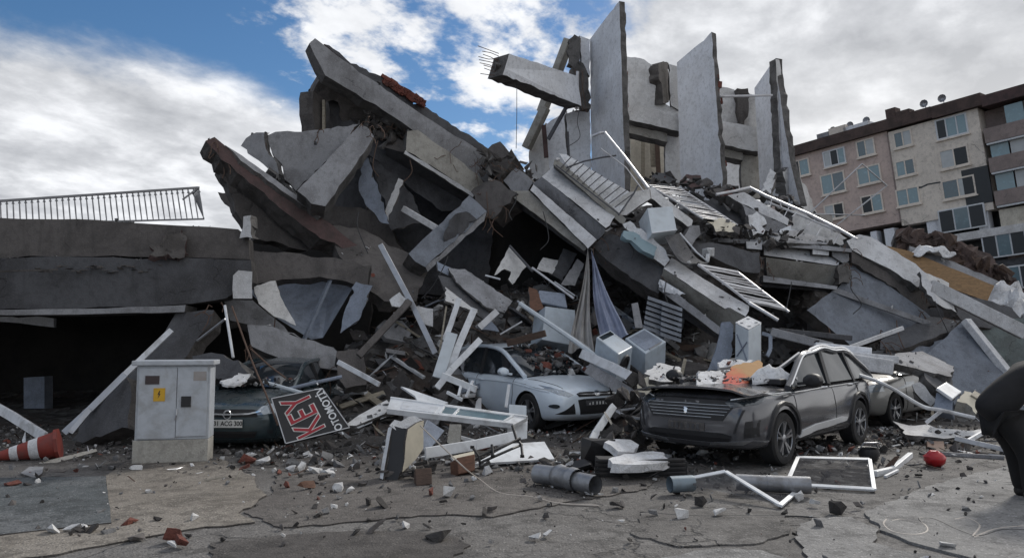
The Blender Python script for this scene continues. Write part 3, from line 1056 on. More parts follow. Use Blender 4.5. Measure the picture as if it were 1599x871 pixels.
# ================================================================ upper storeys still standing: white fins
def upper_ruin():
    root = thing('broken_storey', 'broken top storey with three tall white wall fins against the sky', 'building', Vector((4.4, 23, 5.0)))
    Y = 22.0
    PL, PG = [M['plaster'], M['core']], [M['plaster_g'], M['core']]

    def pc(name, out, thick, mats, label=None, **kw):
        return slab(name, label, None, out, thick, mats, root=root, **kw)
    # fin 1: a cross wall seen nearly side-on, its broken end towards us
    def fin(out, tvec, label, jagk, mats=PL, seed=3):
        return slab('wall_fin', label, None, out, 0.22, mats, root=root, vec=tvec, jag=0.035, seg=0.2, keep=jagk, seed=seed)
    fin([(921, 62, 23.6), (948, 26), (967, 2, 21.6), (972, 150), (976, 276), (974, 330), (925, 330, 23.4)], (0.19, 0.1, 0), 'tall white fin nearest the beam', (0, 5))
    fin([(1057, 98, 23.8), (1085, 74), (1111, 50, 22.0), (1120, 170), (1130, 300), (1128, 340), (1064, 335, 23.6)], (0.16, 0.12, 0), 'middle white fin', (0, 5), seed=5)
    fin([(1178, 138, 24.0), (1196, 112), (1211, 91, 22.4), (1222, 180), (1236, 262), (1250, 320), (1188, 320, 23.8)], (0.24, 0.12, 0), 'rightmost white fin, its edge broken', (0, 4), seed=6)
    # thick broken return of the right fin
    pc('wall_return', [(1211, 92, 22.3), (1217, 94), (1229, 180), (1240, 240), (1243, 300, 22.5), (1222, 300), (1216, 200, 22.2)], 0.25, [M['plaster_g'], M['core']], jag=0.03, seg=0.15)
    pc('wall_fragment', [(1238, 262, 22.0), (1262, 300), (1276, 334), (1236, 334, 22.0), (1228, 300), (1222, 268, 21.6)], 0.3, PG, jag=0.1, seg=0.15)
    # walls left of fin 1
    pc('wall', [(884, 178, 23.3), (900, 172), (921, 172, 23.5), (926, 330), (892, 330, 23.3)], 0.2, PL, 'pale blue wall under the beam', jag=0.02)
    pc('wall', [(852, 196, 24.0), (884, 172, 23.8), (893, 250), (893, 330, 23.6), (864, 320), (856, 246)], 0.2, PL, jag=0.03, seg=0.2)
    pc('wall', [(826, 236, 24.6), (852, 192, 24.4), (862, 330, 24.4), (828, 330)], 0.2, PG, jag=0.03)
    # sloping stair beam and red pipe at its left edge
    b = B()
    for a, c in (((889, 62, 23.5), (846, 176, 24.2)), ((852, 168, 24.0), (822, 232, 24.3))):
        b.bar(P(*a), P(*c), .30, .26)
    part(b, 'sloping_beam', M['conc_w'], root, bevel=0.02)
    b = B()
    b.bar(P(849, 196, 23.7), P(853, 246, 23.7), .14, .14)
    part(b, 'pipe', M['redslab'], root)
    b = B()
    b.bar(P(884, 168, 23.2), P(856, 218, 23.4), .1, .1)
    b.bar(P(887, 206, 23.1), P(889, 250, 23.1), .05, .05)
    part(b, 'rail', M['raild'], root)
    # stub of column with its torn plaster
    pc('column', [(888, 62, 22.9), (897, 54), (907, 60), (905, 96), (917, 112), (922, 170, 22.9), (908, 170), (893, 150), (889, 110, 22.9)], 0.32, [M['core'], M['core_d']], jag=0.07, seg=0.12)
    pc('wall', [(905, 56, 23.3), (921, 62, 23.4), (921, 120), (908, 98, 23.3)], 0.15, PL, jag=0.02)
    b = B()
    for k in range(7):
        p0 = P(890 + k * 3.5, 112 + 5 * math.sin(k * 2), 22.8)
        b.tube([p0, p0 + Vector((0.08 * math.sin(k * 4), -.1, -.35)), p0 + Vector((.12 * math.cos(k * 3), -.12, -.8 - .1 * k)), p0 + Vector((.2 * math.sin(k), -.05, -1.2))], .012, 4)
    part(b, 'rebar', M['steel'], root)
    b = B()
    b.tube([P(902, 112, 22.7), P(901, 170, 22.7)], .05, 8)
    b.tube([P(1125, 151, 21.9), P(1170, 150, 22.0), P(1206, 149, 22.2)], .035, 6)
    part(b, 'pipe', M['rail'], root)
    # cantilevered beam
    b = B()
    A0, A1 = P(781, 80, 19.6), P(893, 112, 22.8)
    q = []
    for dx, dy, dz in ((0, 0, 0),):
        pass
    fr = [P(795, 84, 19.5), P(902, 119, 22.6), P(908, 166, 22.6), P(785, 117, 19.5)]
    bk = [p + Vector((-0.42, 0.38, 0.03)) for p in fr]
    frj, _ = jag_outline(fr, 0.02, 0.2, random.Random(2))
    b.prism(frj, [p + Vector((-0.42, 0.40, 0.03)) for p in frj], 0, 1)
    beam = part(b, 'beam', [M['plaster'], M['core']], root, 'cantilevered beam with bare rebar ends')
    b = B()
    vs, fs = CHUNKS[6]
    for c, s_ in ((P(781, 101, 19.75), .36),):
        b.mesh([c + Vector((v.x * .5, v.y * .8, v.z * 1.5)) * s_ for v in vs], fs)
    sub(b, 'broken_end', M['core'], beam, root)
    b = B()
    for k in range(9):
        p0 = P(779, 84 + 4.2 * k, 19.75)
        e = P(746 + (k * 7) % 13, 76 + 4.4 * k + (k % 3) * 4 - 4, 19.7)
        m_ = (p0 + e) / 2 + Vector((0, 0, .04 * math.sin(k * 2.3)))
        b.tube([p0, m_, e], .011, 4)
    sub(b, 'rebar', M['steel'], beam, root)
    b = B()
    b.tube([P(807, 128, 20.3), P(807, 180, 20.3), P(806, 232, 20.3)], .012, 4)
    sub(b, 'hanging_wire', M['cable'], beam, root)
    # room between fin 1 and fin 2
    pc('wall', [(974, 88, 24.6), (986, 90), (1006, 93), (1012, 98), (1022, 104), (1028, 112), (1034, 124), (1036, 160), (1060, 172, 24.6), (1062, 206), (974, 196, 24.6)], 0.2, [M['plaster_g'], M['core']], 'back wall with a jagged top', jag=0.05, seg=0.14, keep=(8, 9, 10))
    pc('column', [(1028, 100, 24.4), (1036, 96), (1044, 99), (1045, 120), (1050, 140), (1044, 160), (1036, 162, 24.4), (1034, 136), (1028, 120, 24.3)], 0.35, [M['core_d'], M['core_d']], jag=0.05, seg=0.12)
    pc('wall', [(1044, 100, 24.5), (1058, 104, 24.5), (1060, 172), (1048, 165, 24.5)], 0.2, PG, jag=0.03)
    pc('beam', [(976, 162, 24.0), (1062, 178, 24.0), (1064, 206), (978, 186, 23.9)], 0.45, PG, jag=0.02)
    pc('beam', [(978, 194, 24.2), (1042, 208, 24.2), (1042, 222), (978, 206, 24.1)], 0.3, [M['conc_w'], M['core']], 'lintel over the doorway', jag=0.02)
    pc('wall', [(1038, 208, 24.3), (1064, 208, 24.3), (1066, 300), (1040, 300, 24.3)], 0.2, PG, jag=0.02)
    pc('wall', [(966, 200, 24.3), (981, 204, 24.3), (984, 300), (966, 300, 24.3)], 0.2, [M['plaster_c'], M['core']], jag=0.06)
    # the lit wall seen through the doorways
    pc('wall', [(972, 200, 27.0), (1052, 200, 27.0), (1052, 300), (972, 300, 27.0)], 0.2, [M['plaster_c'], M['core']], 'cream wall seen through the doorway')
    b = B()
    b.hexa([P(1001, 210, 26.5), P(1007, 210, 26.5), P(1007, 290, 26.5), P(1001, 290, 26.5), P(1001, 210, 26.8), P(1007, 210, 26.8), P(1007, 290, 26.8), P(1001, 290, 26.8)])
    b.bar(P(1020, 214, 26.4), P(1022, 260, 26.3), .25, .1)
    part(b, 'door_frame', M['woodp'], root)
    b = B()
    b.bar(P(1026, 222, 26.2), P(1029, 286, 26.0), .16, .06)
    part(b, 'door_leaf', M['woodd'], root)
    # room between fin 2 and fin 3
    pc('wall', [(1120, 134, 24.8), (1136, 137), (1146, 140), (1152, 146), (1182, 150, 24.8), (1186, 206), (1122, 200, 24.8)], 0.2, PG, jag=0.05, seg=0.14, keep=(4, 5, 6))
    pc('column', [(1151, 138, 24.5), (1168, 138), (1172, 150), (1169, 176), (1162, 196, 24.5), (1154, 192), (1152, 165, 24.5)], 0.35, [M['core_d'], M['core_d']], jag=0.05, seg=0.12)
    pc('beam', [(1124, 188, 24.3), (1186, 200, 24.3), (1188, 238), (1127, 226, 24.2)], 0.45, PG, jag=0.02)
    pc('beam', [(1128, 232, 24.5), (1160, 238, 24.5), (1160, 250), (1129, 244, 24.4)], 0.3, [M['conc_w'], M['core']], jag=0.02)
    pc('wall', [(1156, 236, 24.6), (1190, 236, 24.6), (1192, 310), (1158, 310, 24.6)], 0.2, [M['conc_w'], M['core']], jag=0.02)
    pc('wall', [(1118, 236, 27.0), (1164, 240, 27.0), (1164, 310), (1118, 310, 27.0)], 0.2, [M['plaster'], M['core']])
    # floor they stand on
    b = B()
    b.prism([P(862, 330, 21.6), P(1280, 336, 21.6), P(1300, 336, 29), P(880, 316, 29)], Vector((0, 0, -0.3)))
    part(b, 'floor', [M['conc_d']], root)
    # bricks torn at the fin ends
    b = B()
    rnd = random.Random(4)
    for (x0, y0, x1, y1, Yd) in ((971, 100, 975, 170, 21.65), (1118, 120, 1128, 280, 21.95)):
        for k in range(14):
            t_ = k / 13
            c = P(x0 + (x1 - x0) * t_ + 2, y0 + (y1 - y0) * t_, Yd) + Vector((0.1, 0.05, 0))
            b.box(c + Vector((rnd.uniform(-.12, -.03), 0, 0)), (rnd.uniform(.08, .14), .16, rnd.uniform(.10, .2)), Euler((0, rnd.uniform(-.2, .2), rnd.uniform(-.3, .3))).to_matrix())
    o = part(b, 'torn_brickwork', M['brick'], root)
    o['kind'] = 'stuff'


upper_ruin()


# ================================================================ fallen floors, beams and parapets
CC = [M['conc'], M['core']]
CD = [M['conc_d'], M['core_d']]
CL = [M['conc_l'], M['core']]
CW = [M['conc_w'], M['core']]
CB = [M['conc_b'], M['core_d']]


def rebars(root, pts, seed, m='steel', n=5, length=0.5):
    rnd = random.Random(seed)
    b = B()
    for p in pts:
        for k in range(n):
            q = p + Vector((rnd.uniform(-.1, .1), rnd.uniform(-.05, .05), rnd.uniform(-.15, .15)))
            d = Vector((rnd.uniform(-.6, .6), rnd.uniform(-.5, .1), rnd.uniform(-.7, .5))) * length
            b.tube([q, q + d * .4, q + d * .75 + Vector((0, 0, -.06)), q + d], .009, 4)
    return part(b, 'rebar', M[m], root)


def multi(name, label, cat, base, pieces, group=None):
    """a broken member in several pieces that moved as one: (part name, outline, thickness, materials, opts)"""
    root = thing(name, label, cat, P(*base), group)
    for pn, out, th, mt, kw in pieces:
        slab(pn, None, None, out, th, mt, root=root, **kw)
    return root


# A: the long parapet that points at the sky, brick along its top
rA = multi('parapet_beam', 'long grey parapet beam pointing up to the left, red brick along its top', 'beam', (640, 200, 18), [
    ('beam_face', [(483, 68, 16.6), (492, 60), (505, 70), (534, 93), (575, 121), (640, 166), (700, 206), (757, 240, 18.6), (768, 250), (760, 286, 18.6), (745, 275), (700, 238), (640, 200), (598, 172), (556, 146), (508, 118)], 0.5, CC, dict(jag=0.03, seg=0.2)),
    ('brick_course', [(506, 69, 16.9), (530, 82), (541, 93), (592, 118), (606, 124), (624, 136), (645, 146), (641, 155), (700, 190), (747, 222), (760, 234, 18.9), (757, 243), (700, 209), (640, 169, 17.9), (575, 124), (534, 97)], 0.35, [M['conc_d'], M['brick']], dict(jag=0.05, seg=0.12, seed=9)),
])
b = B()
rnd = random.Random(8)
for k in range(60):
    t_ = rnd.random()
    c = P(600 + 60 * t_, 126 + 36 * t_ + rnd.uniform(-6, 4), 17.6 + .35 * t_)
    b.box(c, (.2, .12, .08), Euler((rnd.uniform(-.3, .3), R(32) + rnd.uniform(-.2, .2), rnd.uniform(-.4, .4))).to_matrix())
o = part(b, 'brickwork', M['brick'], rA)
o['kind'] = 'stuff'

# broken masonry under its tip
rM = multi('broken_wall', 'dark broken masonry hanging below the tip of the long parapet', 'wall', (540, 200, 18), [
    ('wall_face', [(508, 117, 17.4), (530, 133), (600, 177, 18.2), (640, 202), (668, 222), (660, 250), (600, 240), (585, 212), (560, 196), (534, 190, 18.0), (528, 160), (520, 156), (507, 160), (505, 205), (494, 205), (489, 144), (494, 132)], 0.9, [M['core_d'], M['core_d']], dict(jag=0.06, seg=0.14)),
    ('jamb', [(489, 142, 17.3), (504, 152), (504, 206), (492, 206, 17.4), (488, 176, 17.3)], 0.4, [M['conc_b'], M['core_d']], dict(jag=0.02)),
    ('door_frame', [(503, 156, 17.5), (507, 156), (507, 206, 17.5), (503, 206, 17.5)], 0.1, [M['woodp']], dict(jag=0.0)),
    ('back_wall', [(505, 150, 19.2), (560, 160), (560, 215, 19.2), (505, 215, 19.2)], 0.3, CB, dict(jag=0.02)),
])
b = B()
rnd = random.Random(18)
for k in range(90):
    t_ = rnd.random()
    c = P(560 + 95 * t_ + rnd.uniform(-20, 20), 178 + 50 * t_ + rnd.uniform(-22, 26), 17.6 + rnd.uniform(0, .5) + t_ * .5)
    vs, fs = rnd.choice(CHUNKS)
    e = Euler((rnd.uniform(0, 6), rnd.uniform(0, 6), 0)).to_matrix()
    s_ = rnd.uniform(.06, .24)
    b.mesh([c + e @ (v * s_) for v in vs], fs, rnd.choice((0, 0, 1)))
o = part(b, 'crumbled_masonry', [M['core_d'], M['core']], rM)
o['kind'] = 'stuff'
rebars(rM, [P(640, 215, 17.9), P(600, 205, 17.8), P(700, 245, 18), P(745, 262, 18.2)], 3)

# beams under the parapet
multi('fallen_beam', 'long grey beam with a pale bottom edge under the parapet', 'beam', (690, 270, 18), [
    ('beam_face', [(636, 205, 17.6), (652, 203), (700, 236), (745, 272), (758, 288, 18.3), (742, 304, 18.2), (700, 276), (634, 236)], 0.5, CW, dict(jag=0.03, seg=0.2)),
    ('bottom_edge', [(633, 235, 17.5), (742, 303, 18.1), (738, 308), (631, 240, 17.5)], 0.2, CL, dict(jag=0.015)),
])
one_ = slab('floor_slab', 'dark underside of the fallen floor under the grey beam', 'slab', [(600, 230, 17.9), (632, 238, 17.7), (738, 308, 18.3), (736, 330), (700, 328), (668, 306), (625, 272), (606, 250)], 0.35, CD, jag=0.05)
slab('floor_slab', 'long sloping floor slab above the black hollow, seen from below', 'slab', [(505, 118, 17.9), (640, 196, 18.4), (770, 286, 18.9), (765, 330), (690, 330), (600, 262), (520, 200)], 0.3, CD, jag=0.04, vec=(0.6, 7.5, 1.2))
# dark backing slabs added to keep the sky out of the hollows
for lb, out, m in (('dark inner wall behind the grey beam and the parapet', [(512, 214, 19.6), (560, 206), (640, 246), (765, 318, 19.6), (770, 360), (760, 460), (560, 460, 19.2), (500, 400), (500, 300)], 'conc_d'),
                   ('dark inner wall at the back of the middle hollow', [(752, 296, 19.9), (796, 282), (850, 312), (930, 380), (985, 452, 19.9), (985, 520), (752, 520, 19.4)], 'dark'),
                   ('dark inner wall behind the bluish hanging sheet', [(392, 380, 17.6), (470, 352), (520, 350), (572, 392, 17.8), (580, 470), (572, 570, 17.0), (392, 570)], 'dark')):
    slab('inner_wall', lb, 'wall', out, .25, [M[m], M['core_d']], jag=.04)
slab('sloping_slab', 'brown rubble-strewn slab sloping behind the long bent plank', 'slab', [(520, 352, 16.4), (560, 356), (640, 396, 16.6), (668, 424), (650, 470), (600, 470, 15.2), (560, 440), (530, 400)], .3, CB, jag=.07)
for lb, out, m in (('torn pale ceiling sheet dangling under the dark floor', [(566, 240, 16.9), (576, 248), (592, 300), (608, 350, 16.6), (596, 348), (570, 318), (560, 292, 16.8)], 'slate'),
                   ('narrow torn sheet dangling beside the pale ceiling sheet', [(622, 278, 17.0), (630, 282), (612, 330), (607, 346, 16.8), (598, 334, 16.9)], 'plaster_g'),
                   ('dark panel hanging in the hollow behind the torn sheets', [(578, 246, 18.2), (600, 240), (640, 300, 18.3), (660, 346), (612, 360, 17.9)], 'conc_d')):
    slab('torn_sheet', lb, 'sheet', out, .03, [M[m], M['core_d']], jag=.04, seg=.1)
one(B().bar(P(630, 326, 17.2), P(684, 358, 16.9), .14, .14), 'fallen_lath', 'pale bar running from the dark hollow to the snapped column', 'bar', M['conc_l'], bevel=.01)

# left group: reddish slab, cracked panel, broad beam
multi('roof_slab', 'reddish brown slab falling to the right, its torn tip high on the left', 'slab', (400, 290, 15.5), [
    ('slab_face', [(321, 220, 15.0), (335, 214), (352, 228), (376, 244), (420, 278), (470, 318), (520, 352), (560, 384, 16.2), (548, 394), (500, 372), (470, 350), (430, 318), (380, 276, 15.2), (345, 249)], 0.5, [M['redslab'], M['core_d']], dict(jag=0.04, seg=0.14)),
    ('top_ledge', [(352, 227, 15.2), (378, 243), (440, 288), (505, 334, 16.0), (500, 340), (440, 298), (376, 251, 15.2)], 0.25, [M['conc'], M['core']], dict(jag=0.03, seg=0.15)),
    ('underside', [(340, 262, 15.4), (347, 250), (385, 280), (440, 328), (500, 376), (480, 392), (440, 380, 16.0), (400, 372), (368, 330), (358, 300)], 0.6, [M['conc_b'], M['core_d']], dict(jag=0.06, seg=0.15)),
])
rP = multi('wall_slab', 'grey cracked wall panel standing beside the broad sloping beam', 'wall', (460, 260, 16.5), [
    ('panel', [(376, 228, 16.3), (384, 216), (400, 207), (413, 207), (414, 226), (420, 242), (432, 254), (436, 272), (426, 270, 16.2), (396, 246)], 0.22, [M['conc'], M['core']], dict(jag=0.03, seg=0.12)),
    ('panel', [(417, 212, 16.4), (430, 206), (460, 206), (492, 203), (535, 198), (560, 194, 16.9), (540, 222), (500, 262), (462, 298, 16.5), (444, 280), (440, 256), (428, 244), (421, 228)], 0.22, [M['conc'], M['core']], dict(jag=0.03, seg=0.12)),
    ('switch_box', [(490, 221, 16.5), (494, 221, 16.5), (494, 225), (490, 225, 16.48)], 0.04, [M['black']], dict(jag=0)),
    ('torn_edge', [(436, 272, 16.2), (462, 300), (486, 322), (472, 318), (446, 298), (430, 280, 16.2), (432, 274, 16.1)], 0.25, [M['conc_l'], M['core']], dict(jag=0.06, seg=0.1)),
])
slab('broad_beam', 'broad smooth grey beam sloping down to the left below the parapet', 'beam', [(562, 195, 16.3), (574, 199), (584, 213, 16.3), (556, 256), (508, 322, 15.4), (486, 318), (464, 298, 15.5), (500, 262)], 0.55, CC, jag=0.02)
# hollow behind them
slab('floor_slab', 'dark floor slab lying flat behind the cracked wall panel', 'slab', [(340, 300, 18.5), (600, 330, 18.5), (640, 420, 18.5), (420, 420, 18.6)], 0.4, CB, jag=0.05)
# the curved bluish sheet hanging into the left hollow
def hanging_sheet():
    b = B()
    rows = []
    top = [(404, 428), (440, 408), (478, 400), (520, 408), (562, 418)]
    bot = [(392, 458), (428, 494), (486, 530), (504, 527), (552, 446)]
    n = 12
    for j in range(n + 1):
        t_ = j / n
        rw = []
        for i in range(13):
            s_ = i / 12 * 4
            k = min(3, int(s_))
            f = s_ - k
            x0 = top[k][0] + (top[k + 1][0] - top[k][0]) * f
            y0 = top[k][1] + (top[k + 1][1] - top[k][1]) * f
            x1 = bot[k][0] + (bot[k + 1][0] - bot[k][0]) * f
            y1 = bot[k][1] + (bot[k + 1][1] - bot[k][1]) * f
            Yd = 15.2 - 0.8 * t_ + 0.35 * abs(i - 7.5) / 6 + .25 * math.sin(t_ * 3)
            Yd += .22 * mnoise.noise(Vector((i * .35, t_ * 2.2, 3))) + .06 * mnoise.noise(Vector((i * 1.1, t_ * 6, 8)))
            rw.append(P(x0 + (x1 - x0) * t_, y0 + (y1 - y0) * t_, Yd))
        rows.append(rw)
    b.loft(rows, closed=False, caps=False)
    back = [[p + Vector((0, .04, 0)) for p in r_] for r_ in rows]
    b.loft(back, closed=False, caps=False)
    edge = [r_[0] for r_ in rows], [r_[-1] for r_ in rows], rows[0], rows[-1]
    for e in edge:
        b.loft([e, [p + Vector((0, .04, 0)) for p in e]], closed=False, caps=False)
    rt = thing('hanging_sheet', 'blue grey ceiling sheet bent and hanging over the lower left slab', 'sheet', P(490, 520, 14.5))
    part(b, 'sheet', M['slate'], rt, smooth=True)
    b = B()
    b.bar(P(524, 418, 14.75), P(474, 532, 14.3), .09, .05)
    part(b, 'batten', M['slate'], rt)


hanging_sheet()
slab('floor_slab', 'dark brown slab edge crossing above the bluish hanging sheet', 'slab', [(390, 390, 14.5), (470, 396), (580, 414, 14.8), (574, 446), (500, 432), (440, 436), (392, 446, 14.3)], .3, CB, jag=.04)
slab('torn_sheet', 'pale torn sheet folded over the left side of the bluish sheet', 'sheet', [(396, 446, 13.9), (430, 438), (442, 470, 14.0), (462, 508), (428, 494), (404, 474, 13.8)], .03, [M['plaster_g'], M['core']], jag=.03, seg=.1)
slab('torn_sheet', 'narrow pale torn sheet hanging right of the bluish sheet', 'sheet', [(556, 440, 14.1), (582, 446), (560, 500, 13.9), (532, 520), (540, 480, 14.0)], .03, [M['slate'], M['core']], jag=.04, seg=.1)
multi('floor_slab', 'sagging floor slab with a brown underside above the dark car', 'slab', (460, 550, 14), [
    ('slab_face', [(386, 507, 13.6), (420, 508), (470, 528), (520, 542), (530, 552, 14.0), (528, 578), (500, 574), (440, 560), (392, 540, 13.5)], 0.3, CC, dict(jag=0.03, seg=0.2)),
    ('underside', [(391, 541, 13.7), (440, 562), (500, 576), (528, 579, 14.1), (526, 594), (490, 594), (440, 584), (402, 566, 13.7)], 0.5, CB, dict(jag=0.05, seg=0.15)),
])
multi('floor_slab', 'wedge of thin floor slab between the left void and the bluish sheet', 'slab', (400, 490, 14.5), [
    ('slab_face', [(348, 466, 14.2), (392, 466), (432, 500), (470, 528, 14.2), (440, 522), (386, 506), (360, 500, 14.0)], 0.25, CC, dict(jag=0.05, seg=0.15)),
])
# left: ground-floor shop with its heavy fascia
def left_shop():
    root = thing('collapsed_shop', 'dark one-storey shop front on the left under a heavy brown fascia', 'building', Vector((-7.5, 14, 0)))
    slab('fascia', None, None, [(-80, 338, 12.4), (120, 342), (300, 353), (372, 358, 13.2), (388, 372), (390, 405), (300, 402), (120, 400), (-80, 404, 12.4)], 0.5, [M['conc_b'], M['core_d']], root=root, jag=0.02, seg=0.3)
    slab('fascia', 'paler lower band of the fascia', None, [(-80, 404, 12.35), (120, 401), (300, 403), (392, 406, 13.1), (394, 440), (352, 466), (300, 474), (120, 482), (-80, 484, 12.35)], 0.55, [M['conc_d'], M['core_d']], root=root, jag=0.02, seg=0.3, seed=4)
    slab('lower_lip', None, None, [(-80, 484, 12.3), (120, 482), (290, 476, 12.8), (288, 487), (120, 491), (-80, 492, 12.3)], 0.7, CC, root=root, jag=0.01, seg=0.4)
    slab('hole_lining', None, None, [(232, 384, 12.7), (258, 366), (284, 358), (290, 380), (288, 402), (250, 400, 12.7), (234, 398, 12.65)], 0.1, [M['core_d'], M['redslab']], root=root, jag=0.07, seg=0.06)
    b = B()
    b.bar(P(-80, 426, 12.2), P(90, 421, 12.3), .03, .03)
    for k in range(30):
        c = P(60 + k * 8, 420 + 5 * math.sin(k), 12.42 + .02 * k)
        b.mesh([c + Vector((v.x, v.y, v.z * .5)) * .07 for v in CHUNKS[k % 8][0]], CHUNKS[k % 8][1])
    part(b, 'broken_joint', M['core_d'], root)
    # room behind
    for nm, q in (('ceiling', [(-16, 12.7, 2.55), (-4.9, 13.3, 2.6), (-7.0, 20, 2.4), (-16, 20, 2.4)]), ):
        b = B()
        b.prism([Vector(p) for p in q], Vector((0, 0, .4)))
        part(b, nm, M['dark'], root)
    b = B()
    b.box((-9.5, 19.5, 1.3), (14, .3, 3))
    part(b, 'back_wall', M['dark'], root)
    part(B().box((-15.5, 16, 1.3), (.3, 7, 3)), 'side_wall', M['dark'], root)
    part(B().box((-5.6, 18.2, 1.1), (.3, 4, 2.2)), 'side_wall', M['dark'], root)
    b = B()
    b.prism([P(0, 481 + 10, 17.0), P(26, 488 + 8, 17), P(58, 494, 17.0), P(84, 497, 17.0), P(84, 511, 17), P(58, 508, 17), P(28, 504, 17), P(0, 502, 17)], Vector((0, .1, 0)))  # pale panel stands in for bright sky seen through the gap
    part(b, 'sky_gap_panel', M['plaster'], root, 'pale strip of wall in the gap under the fascia')
    slab('broken_end', None, None, [(364, 430, 12.9), (372, 422), (394, 424, 13.0), (394, 466), (364, 466, 12.9)], 0.5, CL, root=root, jag=0.02)
    slab('broken_end', None, None, [(380, 338, 13.0), (392, 336), (394, 372, 13.0), (374, 372, 13.0)], 0.3, CL, root=root, jag=0.05, seg=0.08)
    b = B()
    b.bar(P(60, 640, 16.5), P(60, 588, 16.5), .45, .3)
    part(b, 'pale_sheet', M['slate'], root)


left_shop()


def terrace_railing():
    rt = thing('terrace_railing', 'grey metal balustrade of thin balusters on the low roof at left', 'railing', P(150, 340, 14))
    a, c = P(-60, 318, 13.2), P(310, 293, 14.6)
    la, lc = P(-60, 352, 13.2), P(318, 342, 14.6)
    b = B()
    b.bar(a, c, .05, .04)
    part(b, 'top_rail', M['railg'], rt)
    b = B()
    b.bar(la, lc, .035, .03)
    part(b, 'bottom_rail', M['railg'], rt)
    n = 40
    for k in range(n + 1):
        t_ = k / n
        b = B()
        p0, p1 = la.lerp(lc, t_), a.lerp(c, t_)
        b.tube([p0, p0.lerp(p1, .5), p1], [.010, .014, .010], 5)
        q = p0.lerp(p1, .85)
        b.tube([q, q.lerp(p1, .5), p1], [.03, .012, .02], 5)
        part(b, 'baluster', M['railg'], rt)
    b = B()
    e, le = P(318, 340, 17.5), P(300, 302, 17.3)
    b.bar(c, le, .04, .04)
    b.bar(lc, e, .03, .03)
    b.bar(P(285, 312, 14.5), c, .03, .03)
    part(b, 'side_rail', M['railg'], rt)
    for k in range(6):
        b = B()
        t_ = (k + .5) / 6
        b.tube([lc.lerp(e, t_), c.lerp(le, t_)], .011, 5)
        part(b, 'baluster', M['railg'], rt)


terrace_railing()
slab('leaning_column', 'dark leaning concrete column behind the grey utility cabinet', 'column', [(276, 486, 12.9), (334, 484, 12.9), (328, 506), (292, 556), (240, 606), (190, 650), (150, 692), (108, 690, 12.0), (150, 640), (215, 570), (255, 522)], 0.45, CD, jag=0.04, seg=0.2)
slab('broken_wall', 'low grey wall stump at the foot of the leaning column', 'wall', [(128, 640, 11.9), (196, 588), (204, 600, 11.7), (200, 668), (120, 692, 11.6)], 0.3, CD, jag=0.04)

# G: diagonal column propping the hollow
multi('broken_column', 'square column snapped over to the left, plaster peeling off its face', 'column', (700, 370, 16.5), [
    ('column_face', [(733, 305, 17.0), (746, 316), (760, 330, 17.0), (735, 354), (700, 384), (664, 417, 15.8), (648, 408), (638, 396, 15.8), (680, 356)], 0.5, [M['slab_blue'], M['core_d']], dict(jag=0.025, seg=0.2)),
    ('side_face', [(760, 330, 17.02), (756, 345), (668, 424, 15.85), (664, 416, 15.82), (700, 385)], 0.4, CC, dict(jag=0.02, seg=0.2)),
    ('peeled_plaster', [(710, 335, 16.35), (728, 330), (744, 342, 16.7), (712, 372), (690, 384, 16.2), (694, 362)], 0.02, [M['conc_d']], dict(jag=0.05, seg=0.08, vec=(0.0, 0.25, 0.0))),
])
# H: torn beam ends where two members meet
rH = multi('torn_beam_end', 'dark torn end of a beam at the end of the parapet', 'beam', (780, 255, 18), [
    ('stump', [(756, 240, 18.1), (768, 226), (781, 221), (806, 245, 17.8), (794, 262), (780, 282, 17.8), (764, 270), (750, 258)], 0.7, [M['conc_b'], M['core_d']], dict(jag=0.05, seg=0.12)),
    ('stump', [(786, 282, 17.5), (806, 262, 17.4), (818, 270), (832, 284), (815, 312, 17.3), (800, 300)], 0.6, CC, dict(jag=0.03, seg=0.15)),
])
b = B()
rnd = random.Random(31)
for k in range(46):
    c = P(rnd.uniform(745, 838), 0, 17.6)
    px_ = rnd.uniform(748, 838)
    c = P(px_, 250 + (px_ - 748) * .25 + rnd.uniform(-18, 22), rnd.uniform(17.4, 18.3))
    vs, fs = rnd.choice(CHUNKS)
    e = Euler((rnd.uniform(0, 6), rnd.uniform(0, 6), 0)).to_matrix()
    b.mesh([c + e @ (v * rnd.uniform(.06, .2)) for v in vs], fs, rnd.choice((0, 0, 1)))
o = part(b, 'crumbled_masonry', [M['core_d'], M['core']], rH)
o['kind'] = 'stuff'
def rebar_on(label_bit, pts, seed, length=.45, n=4):
    o = next(k for k in COL.objects if label_bit in k.get('label', ''))
    rnd = random.Random(seed)
    b = B()
    for p in pts:
        for k in range(n):
            q = P(*p) + Vector((rnd.uniform(-.16, .16), rnd.uniform(-.05, .1), rnd.uniform(-.16, .16)))
            d = Vector((rnd.uniform(-.7, .7), rnd.uniform(-.6, .0), rnd.uniform(-.9, .4))) * length * rnd.uniform(.6, 1.3)
            b.tube([q, q + d * .4 + Vector((0, 0, .03)), q + d * .75 + Vector((.03, 0, -.04)), q + d + Vector((0, 0, -.12))], .010, 4)
    part(b, 'rebar', M['steel'], o)


rebars(rH, [P(752, 256, 17.8), P(780, 272, 17.5), P(800, 262, 17.4), P(760, 300, 17.6)], 7)
slab('fallen_beam', 'brown broken beam stub hanging over the black hollow', 'beam', [(735, 300, 17.6), (756, 284), (782, 284, 17.3), (808, 302), (782, 330, 17.1), (770, 342), (748, 326)], 0.6, CB, jag=0.06, seg=0.12)
slab('floor_slab', 'huge tilted floor slab roofing the black hollow in the middle', 'slab', [(788, 296, 17.6), (916, 386, 16.6), (1040, 462, 15.6), (1125, 520, 14.9), (1118, 528), (1030, 474), (910, 396), (784, 306)], 0.3, CD, jag=0.02, vec=(1.3, 8.0, 0.8))


